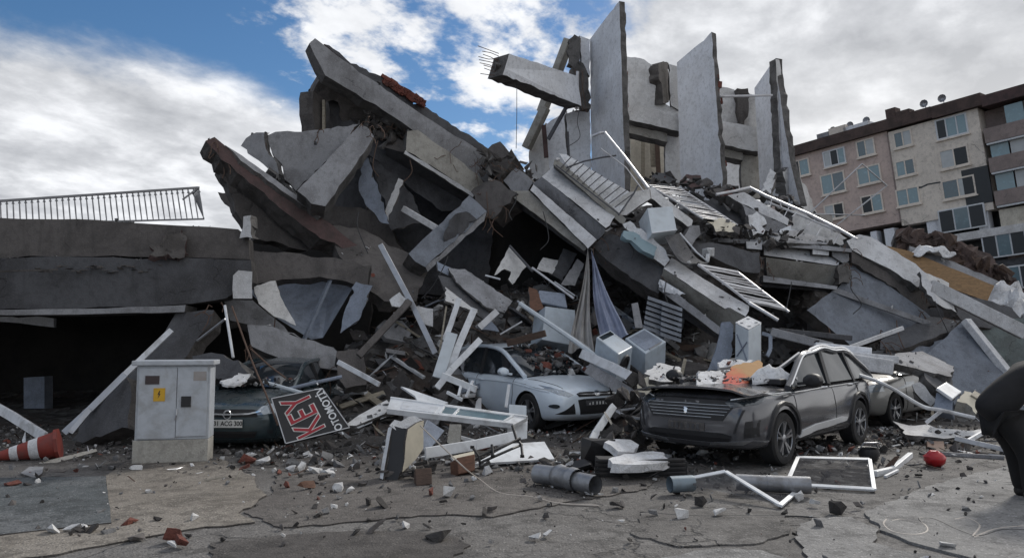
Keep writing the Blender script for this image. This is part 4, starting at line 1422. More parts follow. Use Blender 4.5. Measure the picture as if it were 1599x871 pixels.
# J: balcony parapets, stepped concrete with railings
def parapet1():
    root = thing('balcony_parapet', 'upper stepped balcony parapet, tilted, with tiled ledge and bent railing', 'balcony', P(900, 310, 16.8))
    def s(nm, out, th, mt, label=None, **kw):
        kw.setdefault('jag', 0.009)
        kw.setdefault('seg', 0.16)
        kw.setdefault('vec', (0.04, th, 0.0))
        return slab(nm, label, None, out, th, mt, root=root, **kw)
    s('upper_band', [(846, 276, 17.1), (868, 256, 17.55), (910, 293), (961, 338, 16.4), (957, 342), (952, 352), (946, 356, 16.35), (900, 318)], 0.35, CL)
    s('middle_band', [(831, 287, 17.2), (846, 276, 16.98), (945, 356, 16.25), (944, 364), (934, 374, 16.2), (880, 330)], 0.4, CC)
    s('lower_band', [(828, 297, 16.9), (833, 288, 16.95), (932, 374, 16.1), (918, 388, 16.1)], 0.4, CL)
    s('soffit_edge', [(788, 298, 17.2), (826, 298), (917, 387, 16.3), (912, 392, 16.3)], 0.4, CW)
    s('ledge', [(866, 249, 17.05), (872, 250), (930, 300), (978, 342, 16.3), (974, 350), (968, 348), (920, 306), (864, 257, 17.05)], 0.5, CW)
    s('tiled_floor', [(873, 240, 17.5), (884, 241), (935, 272), (988, 303, 16.9), (974, 328), (960, 336, 16.5), (915, 300)], 0.15, [M['foam'], M['core']], 'white tiled balcony floor turned on edge')
    b = B()
    for k in range(11):
        t_ = k / 10
        b.bar(P(876 + 84 * t_, 262 + 62 * t_, 16.9 - .5 * t_), P(892 + 96 * t_, 245 + 58 * t_, 17.1 - .5 * t_), .02, .02)
    b.bar(P(868, 258, 16.9), P(966, 334, 16.3), .03, .03)
    b.tube([P(884, 262, 16.8), P(912, 252, 16.8), P(940, 246, 16.9), P(962, 243, 17)], .02, 5)
    b.tube([P(966, 336, 16.2), P(990, 302, 16.4), P(996, 290, 16.5)], .02, 5)
    part(b, 'railing', M['raild'], root)
    b = B()
    b.tube([P(925, 213, 16.9), P(937, 208, 16.8), P(944, 207, 16.8), P(975, 245, 16.5), P(1012, 294, 16.2)], .035, 7)
    b.tube([P(938, 232, 16.9), P(978, 262, 16.7), P(1006, 300, 16.4)], .015, 5)
    part(b, 'handrail', M['rail'], root)
    s('end_panel', [(944, 325, 16.6), (982, 300, 16.8), (1014, 295, 16.9), (1016, 310), (978, 336), (966, 336, 16.5)], 0.12, [M['plaster_g'], M['core']])
    return root


parapet1()
slab('wall_beam', 'plain dark grey beam between the two stepped parapets', 'beam', [(925, 384, 16.4), (952, 364, 16.5), (985, 378), (1038, 420, 15.7), (1032, 452, 15.6), (1028, 458), (985, 434), (950, 408)], 0.5, CD, jag=0.025)


def parapet2():
    root = thing('balcony_parapet', 'lower stepped balcony parapet running down towards the white water heater', 'balcony', P(1100, 470, 15.2))
    def s(nm, out, th, mt, label=None, **kw):
        kw.setdefault('jag', 0.009)
        kw.setdefault('seg', 0.16)
        kw.setdefault('vec', (0.04, th, 0.0))
        return slab(nm, label, None, out, th, mt, root=root, **kw)
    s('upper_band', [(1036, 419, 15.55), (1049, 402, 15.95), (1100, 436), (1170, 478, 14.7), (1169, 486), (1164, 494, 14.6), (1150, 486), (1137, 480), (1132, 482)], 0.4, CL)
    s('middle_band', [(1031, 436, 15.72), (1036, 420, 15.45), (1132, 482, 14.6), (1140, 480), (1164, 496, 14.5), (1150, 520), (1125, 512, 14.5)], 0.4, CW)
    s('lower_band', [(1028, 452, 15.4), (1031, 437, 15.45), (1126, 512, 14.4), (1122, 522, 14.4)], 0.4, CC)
    s('torn_plaster', [(1030, 436, 15.3), (1034, 446), (1046, 450), (1066, 458, 15.1), (1056, 462), (1040, 456), (1029, 448, 15.3)], 0.05, [M['plaster']], jag=0.06, seg=0.06)
    return root


parapet2()


def lying_railing(name, label, tl, tr, br, bl, nb, m, r=0.02, rails=True, mid=()):
    rt = thing(name, label, 'railing', P(*[(tl[i] + br[i]) / 2 for i in range(3)]))
    A_, B_, C_, D_ = P(*tl), P(*tr), P(*br), P(*bl)
    b = B()
    b.tube([A_, A_.lerp(D_, .5) + Vector((0, 0, .02)), D_], r * 1.3, 6)
    part(b, 'rail', M[m], rt)
    b = B()
    b.tube([B_, B_.lerp(C_, .5), C_], r * 1.3, 6)
    part(b, 'rail', M[m], rt)
    for k in range(nb):
        t_ = (k + .3) / nb
        b = B()
        w_ = .5 * math.sin(k * 2.1) * .04
        p0, p1 = A_.lerp(D_, t_), B_.lerp(C_, t_)
        b.tube([p0, p0.lerp(p1, .5) + Vector((0, w_, w_)), p1], r * (1.8 if k in mid else .8), 5)
        part(b, 'bar', M[m], rt)
    return rt


lying_railing('balcony_railing', 'white railing of flat bars lying over the lower parapet', (1090, 413, 15.1), (1150, 424, 15.6), (1232, 487, 15.0), (1172, 474, 14.6), 11, 'rail', 0.022, mid=(0, 5, 10))
pipe_b = B().tube([P(1170, 473, 14.6), P(1192, 486, 14.4), P(1215, 500, 14.3)], .035, 7)
one(pipe_b, 'loose_pipe', 'thin pale pipe jutting down past the lying white railing', 'pipe', M['rail'])
lying_railing('balcony_railing', 'pale railing grid tipped over under the middle fin', (1010, 288, 17.8), (1060, 293, 18.6), (1152, 352, 18.2), (1098, 342, 17.3), 17, 'rail', 0.02)
slab('tilted_slab', 'grey panel edge below the tipped railing grid', 'panel', [(1012, 294, 17.6), (1018, 292), (1082, 344, 17.2), (1080, 352), (1074, 354, 17.1), (1014, 308)], 0.2, [M['plaster_g'], M['core']], jag=0.02)

# L..N things lying on the beam
def ac_unit():
    rt = thing('broken_cabinet', 'broken white casing with a turquoise inner face lying on the dark beam', 'casing', P(1005, 385, 15.9))
    slab('casing', None, None, [(972, 350, 16.0), (984, 345, 16.0), (1020, 372), (1040, 392), (1046, 405, 15.6), (1038, 416), (1030, 410), (1000, 384)], 0.25, [M['foam'], M['core']], root=rt, jag=0.03, seg=0.1)
    slab('inner_face', None, None, [(974, 360, 15.75), (990, 362, 15.8), (1026, 386), (1022, 400, 15.5), (1000, 388), (972, 368)], 0.1, [plain('turquoise_plastic', (0.22, 0.31, 0.35), 0.5)], root=rt, jag=0.03, seg=0.1)


ac_unit()
M['boxw'] = plain('white_box', (0.55, 0.60, 0.64), 0.4, dirt=(0.3, 0.3, 0.3), dirt_amt=0.2)


def px_box(name, label, cat, tl, tr, br, bl, depth, m, parts=None, bevel=0.012, group=None):
    """a box-shaped thing from the four corners of its front in the photo and its real depth"""
    pts = [P(*q) for q in (tl, tr, br)]
    pl = plane3(*pts)
    q = [onp(pl, *c[:2]) for c in (tl, tr, br, bl)]
    n = pl[1]
    if n.dot(CAM - q[0]) > 0:
        n = -n
    v = n * depth if not isinstance(depth, (tuple, list)) else Vector(depth)
    b = B().hexa(q + [p + v for p in q])
    rt = thing(name, label, cat, min(q, key=lambda p: p.z), group)
    part(b, 'body', M[m], rt, bevel=bevel)
    return rt, q, v, n


rt, q, v, n = px_box('washing_machine', 'white box-shaped appliance on its back beside the turquoise casing', 'appliance', (1011, 325, 15.9), (1050, 322, 16.1), (1057, 360, 15.8), (1018, 365, 15.6), 0.5, 'boxw')
b = B().hexa([q[3].lerp(q[0], .04) - n * .02, q[2].lerp(q[1], .04) - n * .02, q[2] - n * .02, q[3] - n * .02, q[3].lerp(q[0], .04), q[2].lerp(q[1], .04), q[2], q[3]])
part(b, 'base_strip', M['white'], rt)


def bent_sheet(name, label, cat, a0, a1, b0, b1, sag, m, n=10, w=6, th=0.02):
    b = B()
    A0, A1, B0, B1 = P(*a0), P(*a1), P(*b0), P(*b1)
    rows = []
    for j in range(n + 1):
        t_ = j / n
        o_ = Vector((0, -.3, -1)).normalized() * sag * math.sin(t_ * math.pi)
        rows.append([A0.lerp(B0, t_).lerp(A1.lerp(B1, t_), i / w) + o_ for i in range(w + 1)])
    b.loft(rows, closed=False, caps=False)
    bk = [[p + Vector((0, th, -th)) for p in r_] for r_ in rows]
    b.loft(bk, closed=False, caps=False)
    for e in ([r_[0] for r_ in rows], [r_[-1] for r_ in rows], rows[0], rows[-1]):
        b.loft([e, [p + Vector((0, th, -th)) for p in e]], closed=False, caps=False)
    return one(b, name, label, cat, M[m], smooth=True)


bent_sheet('bent_sheet', 'curved grey metal sheet sagging below the white appliance', 'sheet', (1038, 370, 15.6), (1062, 364, 16.0), (1076, 412, 15.2), (1106, 411, 15.6), 0.18, 'conc_d')
bb = B().tube([P(1062, 364, 15.9), P(1072, 376, 15.8), P(1088, 394, 15.6), P(1106, 409, 15.5)], .02, 5)
one(bb, 'loose_pipe', 'thin white edging rod along the curved grey sheet', 'pipe', M['white'])

# right: S, T, U, V, W, X ...
def balcony3():
    root = thing('balcony_parapet', 'smashed upper balcony with bright bent handrail below the right fin', 'balcony', P(1240, 350, 18.5))
    def s(nm, out, th, mt, label=None, **kw):
        kw.setdefault('jag', 0.03)
        kw.setdefault('seg', 0.15)
        return slab(nm, label, None, out, th, mt, root=root, **kw)
    s('upper_band', [(1136, 305, 19.0), (1162, 300, 19.2), (1200, 322), (1232, 342, 18.8), (1230, 352), (1190, 334), (1158, 318)], 0.3, CL)
    s('middle_band', [(1158, 318, 18.8), (1190, 334), (1228, 353, 18.6), (1222, 368), (1180, 356, 18.5), (1164, 334)], 0.3, CC)
    s('plaster_sheet', [(1232, 326, 19.0), (1262, 338), (1300, 358), (1322, 372, 18.4), (1318, 382), (1260, 378), (1238, 360, 18.8)], 0.1, [M['plaster_g'], M['core']], jag=0.07, seg=0.08)
    s('torn_plaster', [(1218, 358, 18.4), (1236, 352), (1250, 366), (1262, 380, 18.2), (1222, 378, 18.2)], 0.12, [M['plaster'], M['core']], jag=0.07, seg=0.08)
    b = B()
    b.tube([P(1118, 304, 18.7), P(1145, 299, 18.8), P(1171, 293, 18.9), P(1196, 306, 18.7), P(1262, 334, 18.4), P(1310, 358, 18.0), P(1338, 374, 17.7)], .04, 7)
    b.tube([P(1200, 316, 18.6), P(1262, 341, 18.3), P(1312, 363, 18.0)], .025, 6)
    part(b, 'handrail', M['rail'], root)
    b = B()
    for k in range(9):
        t_ = k / 8
        b.tube([P(1205 + 108 * t_, 311 + 50 * t_, 18.6 - .5 * t_), P(1200 + 104 * t_ + 8 * math.sin(k * 2), 326 + 52 * t_ + 8 * math.cos(k * 3), 18.5 - .5 * t_)], .013, 4)
    part(b, 'railing', M['rail'], root)


balcony3()


def big_ledge():
    root = thing('balcony_parapet', 'long level balcony parapet with cut joints above the grey car', 'balcony', P(1260, 410, 17.5))
    def s(nm, out, th, mt, label=None, **kw):
        kw.setdefault('jag', 0.009)
        kw.setdefault('seg', 0.16)
        kw.setdefault('vec', (0.04, th, 0.0))
        return slab(nm, label, None, out, th, mt, root=root, **kw)
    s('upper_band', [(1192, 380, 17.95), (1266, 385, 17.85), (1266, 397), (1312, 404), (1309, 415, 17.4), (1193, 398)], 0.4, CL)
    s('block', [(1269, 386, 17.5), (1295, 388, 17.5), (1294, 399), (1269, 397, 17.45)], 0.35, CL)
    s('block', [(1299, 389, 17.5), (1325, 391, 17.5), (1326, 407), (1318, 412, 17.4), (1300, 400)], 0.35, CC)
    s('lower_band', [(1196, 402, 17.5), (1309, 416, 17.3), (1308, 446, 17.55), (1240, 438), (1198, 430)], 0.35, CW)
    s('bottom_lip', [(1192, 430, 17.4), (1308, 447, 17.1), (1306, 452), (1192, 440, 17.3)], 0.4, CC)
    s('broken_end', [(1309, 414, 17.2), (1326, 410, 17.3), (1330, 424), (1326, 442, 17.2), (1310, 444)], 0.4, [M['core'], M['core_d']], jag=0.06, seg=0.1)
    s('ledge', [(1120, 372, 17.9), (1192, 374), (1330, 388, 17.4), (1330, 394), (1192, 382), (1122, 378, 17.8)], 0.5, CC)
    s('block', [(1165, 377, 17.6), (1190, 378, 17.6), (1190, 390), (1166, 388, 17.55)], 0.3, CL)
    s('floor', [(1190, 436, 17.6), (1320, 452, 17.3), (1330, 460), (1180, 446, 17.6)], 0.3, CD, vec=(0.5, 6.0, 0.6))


big_ledge()
slab('concrete_plate', 'dark flat plate between the lying railing and the level parapet', 'slab', [(1080, 378, 16.9), (1120, 380), (1186, 394, 17.0), (1186, 426, 16.7), (1160, 424), (1110, 400, 16.6), (1078, 392)], 0.3, CD, jag=0.04)
slab('broken_block', 'small grey block on the dark plate under the tipped railing', 'block', [(1066, 372, 16.6), (1078, 352), (1092, 352, 16.8), (1094, 366), (1080, 384, 16.6)], 0.3, CC, jag=0.03)
bb = B()
bb.mesh([P(1108, 394, 16.3) + Vector(v_) * .16 for v_ in CHUNKS[0][0]], CHUNKS[0][1])
bb.bar(P(1106, 398, 16.2), P(1104, 408, 16.1), .07, .07)
one(bb, 'plaster_lump', 'white lump of plaster dangling in front of the dark plate', 'plaster', M['foam'])
slab('fallen_beam', 'long pale beam running down to the right from the level parapet', 'beam', [(1322, 376, 17.6), (1342, 366, 17.8), (1360, 370), (1430, 412), (1452, 432, 17.6), (1446, 446), (1432, 448, 17.4), (1390, 420), (1330, 390)], 0.45, CL, jag=0.03)
slab('wall_beam', 'grey brown wall strip under the long pale beam', 'wall', [(1330, 392, 17.5), (1390, 422), (1434, 450, 17.6), (1452, 476), (1436, 490, 17.5), (1400, 450), (1330, 410)], 0.4, CB, jag=0.04)
slab('leaning_wall', 'big leaning grey wall scarred with dark scratches above the silver car', 'wall', [(1332, 404, 17.7), (1444, 486, 17.4), (1460, 500), (1418, 515), (1330, 541, 16.6), (1260, 484), (1312, 446)], 0.35, [M['slab_blue'], M['core_d']], jag=0.025)
slab('folded_sheet', 'pale plaster panel folded over at the end of the long beam', 'panel', [(1436, 424, 17.1), (1452, 428), (1482, 442, 17.2), (1494, 488, 16.8), (1478, 482), (1466, 476)], 0.1, [M['plaster_g'], M['core']], jag=0.05, seg=0.1)
slab('folded_sheet', 'narrow plaster flap beside the folded panel', 'panel', [(1436, 424, 17.0), (1446, 426, 17.0), (1470, 478, 16.7), (1458, 470), (1440, 446)], 0.1, CL, jag=0.05, seg=0.1)
slab('leaning_wall', 'cracked brown-grey wall piece wedged over the dark gap at right', 'wall', [(1376, 530, 16.6), (1452, 494), (1500, 500, 16.8), (1490, 515), (1404, 547, 16.2), (1374, 545)], 0.3, CD, jag=0.03, seg=0.12)
slab('fallen_slab', 'broad blue grey slab leaning at the right behind the loose boxes', 'slab', [(1444, 556, 16.0), (1500, 504), (1516, 501, 16.5), (1592, 604), (1600, 640, 15.0), (1450, 640)], 0.35, [M['slab_blue'], M['core']], jag=0.02)
one(B().bar(P(1508, 500, 16.3), P(1596, 610, 15.4), .22, .14), 'slab_edge', 'pale broken edge running down the right side of the broad slab', 'beam', M['conc_l'], bevel=.015)
one(B().bar(P(1300, 452, 17.2), P(1452, 506, 16.9), .10, .12), 'slab_edge', 'thin slab edge crossing the big leaning wall', 'beam', M['conc'], bevel=.01)
one(B().bar(P(1452, 446, 17.0), P(1600, 520, 16.6), .20, .3), 'slab_edge', 'long straight floor edge running down to the right edge', 'beam', M['conc_l'], bevel=.015)
slab('fallen_slab', 'torn blue grey slab corner with a dark crack above the broad slab', 'slab', [(1400, 556, 16.3), (1440, 540), (1488, 522, 16.5), (1494, 530), (1452, 552), (1430, 568), (1398, 574, 16.1)], 0.3, [M['slab_blue'], M['core_d']], jag=0.08, seg=0.1)
slab('leaning_wall', 'greenish dark wall behind the broad slab at the right edge', 'wall', [(1516, 508, 17.6), (1560, 500), (1680, 480, 17.8), (1700, 640, 16.6), (1600, 640), (1540, 560)], 0.4, [concrete('wall_green_grey', (0.13, 0.155, 0.155), (0.09, 0.10, 0.10)), M['core_d']], jag=0.03)
slab('floor_slab', 'dark grey slab tongue under the orange wood board', 'slab', [(1490, 462, 17.8), (1500, 458), (1580, 480, 18.0), (1596, 500), (1540, 512), (1510, 506, 17.4), (1494, 490)], 0.4, CD, jag=0.06, seg=0.12)
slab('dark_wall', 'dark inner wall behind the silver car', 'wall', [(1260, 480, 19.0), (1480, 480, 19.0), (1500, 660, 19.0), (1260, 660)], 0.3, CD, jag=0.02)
slab('floor_slab', 'flat grey slab lying low behind the silver car', 'slab', [(1342, 550, 16.2), (1420, 545), (1470, 560, 16.2), (1470, 584, 15.8), (1400, 590), (1350, 580)], 0.3, CD, jag=0.03)
slab('wood_board', 'long orange wooden board with a grey top edge at right', 'board', [(1368, 380, 20.5), (1420, 392), (1500, 424), (1576, 456, 19.5), (1570, 470), (1548, 472, 19.3), (1490, 452), (1430, 418)], 0.1, [M['wood'], M['woodd']], jag=0.015, seg=0.3)
slab('concrete_strip', 'grey concrete strip along the top of the orange board', 'beam', [(1420, 384, 20.7), (1440, 388), (1510, 418), (1586, 450, 19.6), (1590, 462), (1576, 460, 19.5), (1500, 428), (1420, 394)], 0.4, CC, jag=0.03)


rebar_on('broad smooth grey beam', [(578, 206, 16.2), (566, 196, 16.3)], 51)
rebar_on('brown broken beam stub', [(780, 330, 17.0), (760, 338, 17.1)], 52)
rebar_on('reddish brown slab falling', [(328, 220, 15.0), (345, 250, 15.2)], 53, .35)
rebar_on('plain dark grey beam between', [(1030, 440, 15.5), (940, 380, 16.3)], 54, .35)
rebar_on('big leaning grey wall', [(1440, 494, 17.3), (1390, 526, 16.8), (1296, 500, 16.9)], 55)
rebar_on('long pale beam running down', [(1446, 440, 17.3), (1330, 386, 17.5)], 56, .35)
rebar_on('sagging floor slab with a brown', [(526, 572, 13.8), (392, 545, 13.4)], 57)
rebar_on('long level balcony parapet', [(1326, 425, 17.1), (1196, 412, 17.3)], 58, .3)
rebar_on('cracked brown-grey wall piece', [(1494, 508, 16.7), (1384, 540, 16.3)], 59)
rebar_on('grey cracked wall panel', [(412, 210, 16.3), (500, 203, 16.6)], 60, .25, 3)
rebar_on('dark leaning concrete column', [(330, 488, 12.7), (150, 690, 11.8)], 61, .4)


def roof_heap():
    rt = thing('collapsed_roof', 'dark brown collapsed roof slumping down in front of the leaning block', 'roof', P(1500, 420, 34))
    slab('roof_face', None, None, [(1398, 368, 34), (1410, 356), (1442, 362), (1500, 376), (1546, 396, 33), (1580, 434), (1620, 480), (1620, 520, 30), (1560, 470), (1480, 420), (1420, 388)], 1.0, [M['roofbr'], M['core_d']], root=rt, jag=0.25, seg=0.35)
    b = B()
    rnd = random.Random(77)
    for k in range(240):
        t_ = rnd.random()
        c = P(1405 + 190 * t_, 366 + 90 * t_ * t_ + rnd.uniform(-4, 40) * (0.4 + t_), 33.6 - 2 * t_)
        vs, fs = rnd.choice(CHUNKS)
        e = Euler((rnd.uniform(0, 6), rnd.uniform(0, 6), 0)).to_matrix()
        s_ = rnd.uniform(.12, .5)
        b.mesh([c + e @ (v * s_) for v in vs], fs, rnd.choice((0, 0, 0, 1)))
    o = part(b, 'broken_roofing', [M['roofbr'], M['woodd']], rt)
    o['kind'] = 'stuff'
    return rt


roof_heap()


def crumpled_cloth(name, label, px, py, Y, sx, sy, sz, m, seed):
    rnd = random.Random(seed)
    b = B()
    n, k = 14, 9
    rows = []
    c = P(px, py, Y)
    for j in range(k):
        v = j / (k - 1) - .5
        rw = []
        for i in range(n):
            u = i / (n - 1) - .5
            h = (1 - (2 * u) ** 2) * (1 - (2 * v) ** 2)
            nz = mnoise.noise(Vector((u * 5 + seed, v * 5, seed * 1.3)))
            rw.append(c + Vector((u * sx + nz * .06 * sx, v * sy, sz * (h * .8 + nz * .45))))
        rows.append(rw)
    b.loft(rows, closed=False, caps=False)
    b.loft([[p - Vector((0, 0, .02)) for p in r_] for r_ in rows], closed=False, caps=False)
    return one(b, name, label, 'cloth', M[m], smooth=True)


crumpled_cloth('white_cloth', 'white crumpled cloth on the concrete strip below the brown roof', 1452, 398, 20.4, 1.1, .6, .35, 'foam', 3)
crumpled_cloth('white_cloth', 'torn pale cloth hanging at the end of the orange board', 1572, 482, 18.6, 1.1, .6, .8, 'foam', 5)
crumpled_cloth('white_cloth', 'pale bundle of sheeting at the far right edge above the dark slab', 1594, 498, 18.2, .7, .6, 1.0, 'foam', 8)


def antenna_frame():
    rt = thing('wire_aerial', 'thin diamond-shaped wire frame standing before the pinkish facade', 'frame', P(1290, 350, 18.5))
    b = B()
    for a, c in (((1265, 332, 18.6), (1346, 256, 18.6)), ((1346, 256, 18.6), (1385, 290, 18.8)), ((1385, 290, 18.8), (1306, 352, 18.5)), ((1268, 334, 18.6), (1350, 336, 18.6))):
        b.tube([P(*a), P(*c)], .018, 5)
    part(b, 'frame', M['metal'], rt)


antenna_frame()

# ================================================================ cars
M['p_grey'] = paint('car_paint_grey', (0.10, 0.102, 0.112), 0.35, 0.17, dust_amt=.22)
M['p_white'] = paint('car_paint_white', (0.72, 0.80, 0.88), 0.0, 0.3, dust_amt=0.25)
M['p_blue'] = paint('car_paint_dark_teal', (0.028, 0.055, 0.068), 0.3, 0.2, dust_amt=0.25)
M['p_silver'] = paint('car_paint_silver', (0.30, 0.30, 0.29), 0.4, 0.35, dust_amt=.6)
M['chrome'] = plain('chrome', (0.78, 0.79, 0.81), 0.16, 1.0, var=0.05, bstr=0)
M['alloy'] = plain('alloy_wheel', (0.42, 0.43, 0.45), 0.35, 0.8, dirt=(0.14, 0.13, 0.12))
M['alloyb'] = plain('bright_trim', (0.80, 0.81, 0.82), 0.35, .3, var=.05, bstr=0)
M['lamp'] = plain('headlamp_glass', (0.34, 0.38, 0.42), 0.12, 0.3, scale=14, bstr=0, coat=0.8)
M['lamp_d'] = plain('headlamp_dark', (0.05, 0.06, 0.07), 0.1, 0.3, scale=14, bstr=0, coat=0.8)
M['plate'] = plain('number_plate', (0.66, 0.66, 0.64), 0.5, dirt=(0.3, 0.28, 0.26), dirt_amt=0.3)
M['ink'] = plain('black_ink', (0.02, 0.02, 0.022), 0.6, bstr=0)
M['seam'] = plain('door_gap', (0.008, 0.008, 0.009), 0.8, bstr=0)


def text_mesh(txt, size, name, m, parent, matrix, extrude=0.004, bold=0.0, align='CENTER'):
    cu = bpy.data.curves.new(name, 'FONT')
    cu.body = txt
    cu.size = size
    cu.extrude = extrude
    cu.offset = bold
    cu.align_x = align
    cu.align_y = 'CENTER'
    tmp = bpy.data.objects.new(name + '_tmp', cu)
    COL.objects.link(tmp)
    dg = bpy.context.evaluated_depsgraph_get()
    dg.update()
    me = bpy.data.meshes.new_from_object(tmp.evaluated_get(dg), depsgraph=dg)
    bpy.data.objects.remove(tmp)
    bpy.data.curves.remove(cu)
    me.materials.clear()
    me.materials.append(m)
    me.transform(matrix)
    me.name = name
    o = link_mesh(name, me, parent)
    return o


def catmull(pts, n):
    pts = [Vector(p) for p in pts]
    P_ = [pts[0] * 2 - pts[1]] + pts + [pts[-1] * 2 - pts[-2]]
    out = []
    segs = len(pts) - 1
    for i in range(n):
        t_ = i / (n - 1) * segs
        k = min(int(t_), segs - 1)
        f = t_ - k
        a, b_, c, d = P_[k:k + 4]
        out.append(0.5 * ((2 * b_) + (c - a) * f + (2 * a - 5 * b_ + 4 * c - d) * f * f + (3 * b_ - a - 3 * c + d) * f ** 3))
    return out


class Car:
    def __init__(s, name, label, loc, heading, paint_m, st, arch, wheels, wr, glass_m='glass', scale=1.0, axr=0.0):
        s.root = thing(name, label, 'car', loc, None, (axr, 0, heading))
        s.paint = M[paint_m]
        s.nk = len(name)
        # body cage
        rings = []
        for x, zb, zt, hw in st:
            half = [(hw * .80, zb), (hw * .95, zb + .06), (hw, zb + (zt - zb) * .42), (hw * .985, zb + (zt - zb) * .72), (hw * .955, zt - .075), (hw * .86, zt), (hw * .45, zt + .035), (0, zt + .045)]
            ring = [Vector((x, y, z)) for y, z in half] + [Vector((x, -y, z)) for y, z in reversed(half[:-1])]
            rings.append(ring)
        b = B().loft(rings)
        body = finish(b, 'body', [s.paint, M['black']], parent=s.root, smooth=True)
        body.modifiers.new('sub', 'SUBSURF').levels = 2
        dg = bpy.context.evaluated_depsgraph_get()
        dg.update()
        me = bpy.data.meshes.new_from_object(body.evaluated_get(dg), depsgraph=dg)
        bm = bmesh.new()
        bm.from_mesh(me)
        s.bvh = BVHTree.FromBMesh(bm)
        bm.free()
        bpy.data.meshes.remove(me)
        cut = B()
        for x in wheels:
            for sy in (-1, 1):
                y0, y1 = sy * .52, sy * 1.2
                n = 28
                r0 = [Vector((x + wr * 1.13 * math.cos(2 * math.pi * k / n), y0, wr + wr * 1.13 * math.sin(2 * math.pi * k / n))) for k in range(n)]
                r1 = [Vector((p.x, y1, p.z)) for p in r0]
                cut.loft([r0, r1], mi=0)
        co = finish(cut, 'cutter_tmp', [M['black']], parent=s.root)
        md = body.modifiers.new('arch', 'BOOLEAN')
        md.object = co
        md.operation = 'DIFFERENCE'
        md.solver = 'EXACT'
        try:
            md.material_mode = 'TRANSFER'
        except Exception:
            pass
        evaluated(body)
        bpy.data.objects.remove(co)
        body.data.polygons.foreach_set('use_smooth', [True] * len(body.data.polygons))
        body.data.set_sharp_from_angle(angle=R(40))
        for v in body.data.vertices:
            v.co += v.normal * s.dent(v.co)
        s.body = body
        # wheels
        s.wheels = []
        for x in wheels:
            for sy in (-1, 1):
                s.wheel(x, sy, wr)
        s.arch = None
        if arch:
            s.greenhouse(arch, glass_m)

    def dent(s, p):
        q = Vector((p.x + s.nk, p.y, p.z))
        return .012 * mnoise.noise(q * 2.6) + .005 * mnoise.noise(q * 7)

    def hit(s, o, d):
        loc, nor, _, _ = s.bvh.ray_cast(Vector(o), Vector(d))
        if loc is None:
            loc, nor, _, _ = s.bvh.find_nearest(Vector(o) + Vector(d) * 3)
        if nor.dot(Vector(d)) > 0:
            nor = -nor
        return loc + nor * s.dent(loc), nor

    def patch(s, name, poly, axis, m, off=0.004, parent=None, grid=0.06, label=None):
        bm = bmesh.new()
        vs = [bm.verts.new((p[0], p[1], 0)) for p in poly]
        bm.faces.new(vs)
        for ax in (0, 1):
            lo, hi = min(p[ax] for p in poly), max(p[ax] for p in poly)
            k = lo + grid
            while k < hi:
                nrm = Vector((1, 0, 0)) if ax == 0 else Vector((0, 1, 0))
                bmesh.ops.bisect_plane(bm, geom=bm.verts[:] + bm.edges[:] + bm.faces[:], plane_co=nrm * k, plane_no=nrm)
                k += grid
        for v in bm.verts:
            a, c = v.co.x, v.co.y
            if axis == 'x':
                loc, nor = s.hit((3.5, a, c), (-1, 0, 0))
            elif axis == 'y':
                loc, nor = s.hit((a, 2, c), (0, -1, 0))
            elif axis == '-y':
                loc, nor = s.hit((a, -2, c), (0, 1, 0))
            else:
                loc, nor = s.hit((a, c, 3), (0, 0, -1))
            v.co = loc + nor * off
        bmesh.ops.recalc_face_normals(bm, faces=bm.faces)
        ext = bmesh.ops.extrude_face_region(bm, geom=bm.faces[:])
        for v in ext['geom']:
            if isinstance(v, bmesh.types.BMVert):
                d = s.bvh.find_nearest(v.co)
                v.co = d[0] - d[1] * 0.004 if d[1].dot(v.co - d[0]) > 0 else d[0] + d[1] * .004
        bmesh.ops.recalc_face_normals(bm, faces=bm.faces)
        me = bpy.data.meshes.new(name)
        bm.to_mesh(me)
        bm.free()
        me.materials.append(m)
        o = link_mesh(name, me, parent or s.root)
        if label:
            o['label'] = label
        return o

    def line(s, name, pts, axis, m, r=0.006, n=20, parent=None, off=0.0):
        q = []
        for k in range(len(pts) - 1):
            for i in range(n if k == len(pts) - 2 else n - 1):
                t_ = i / (n - 1)
                a = pts[k][0] + (pts[k + 1][0] - pts[k][0]) * t_
                c = pts[k][1] + (pts[k + 1][1] - pts[k][1]) * t_
                if axis == 'x':
                    loc, nor = s.hit((3.5, a, c), (-1, 0, 0))
                elif axis == 'y':
                    loc, nor = s.hit((a, 2, c), (0, -1, 0))
                elif axis == '-y':
                    loc, nor = s.hit((a, -2, c), (0, 1, 0))
                else:
                    loc, nor = s.hit((a, c, 3), (0, 0, -1))
                q.append(loc + nor * off)
        b = B().tube(q, r, 5)
        return finish(b, name, m, parent=parent or s.root, smooth=True)

    def wheel(s, x, sy, r):
        y = sy * s_y(s, x)
        b = B()
        prof = [(.62, -.10), (.70, -.115), (.93, -.115), (1.0, -.09), (1.0, .09), (.93, .115), (.70, .115), (.62, .10)]
        n = 32
        rings = []
        for k in range(n):
            a = 2 * math.pi * k / n
            rings.append([Vector((x + rr * r * math.cos(a), y - sy * .12 + w_, r + rr * r * math.sin(a))) for rr, w_ in prof])
        rings.append(rings[0])
        b.loft(rings, caps=False)
        w = finish(b, 'wheel', M['rubber'], parent=s.root, smooth=True)
        b = B()
        yo = y - sy * .12 + sy * .085
        # rim ring
        rg = []
        for k in range(n + 1):
            a = 2 * math.pi * k / n
            rg.append([Vector((x + q * r * math.cos(a), yo + d * sy, r + q * r * math.sin(a))) for q, d in ((.66, .03), (.70, .0), (.66, -.15), (.60, -.03))])
        b.loft(rg, caps=False)
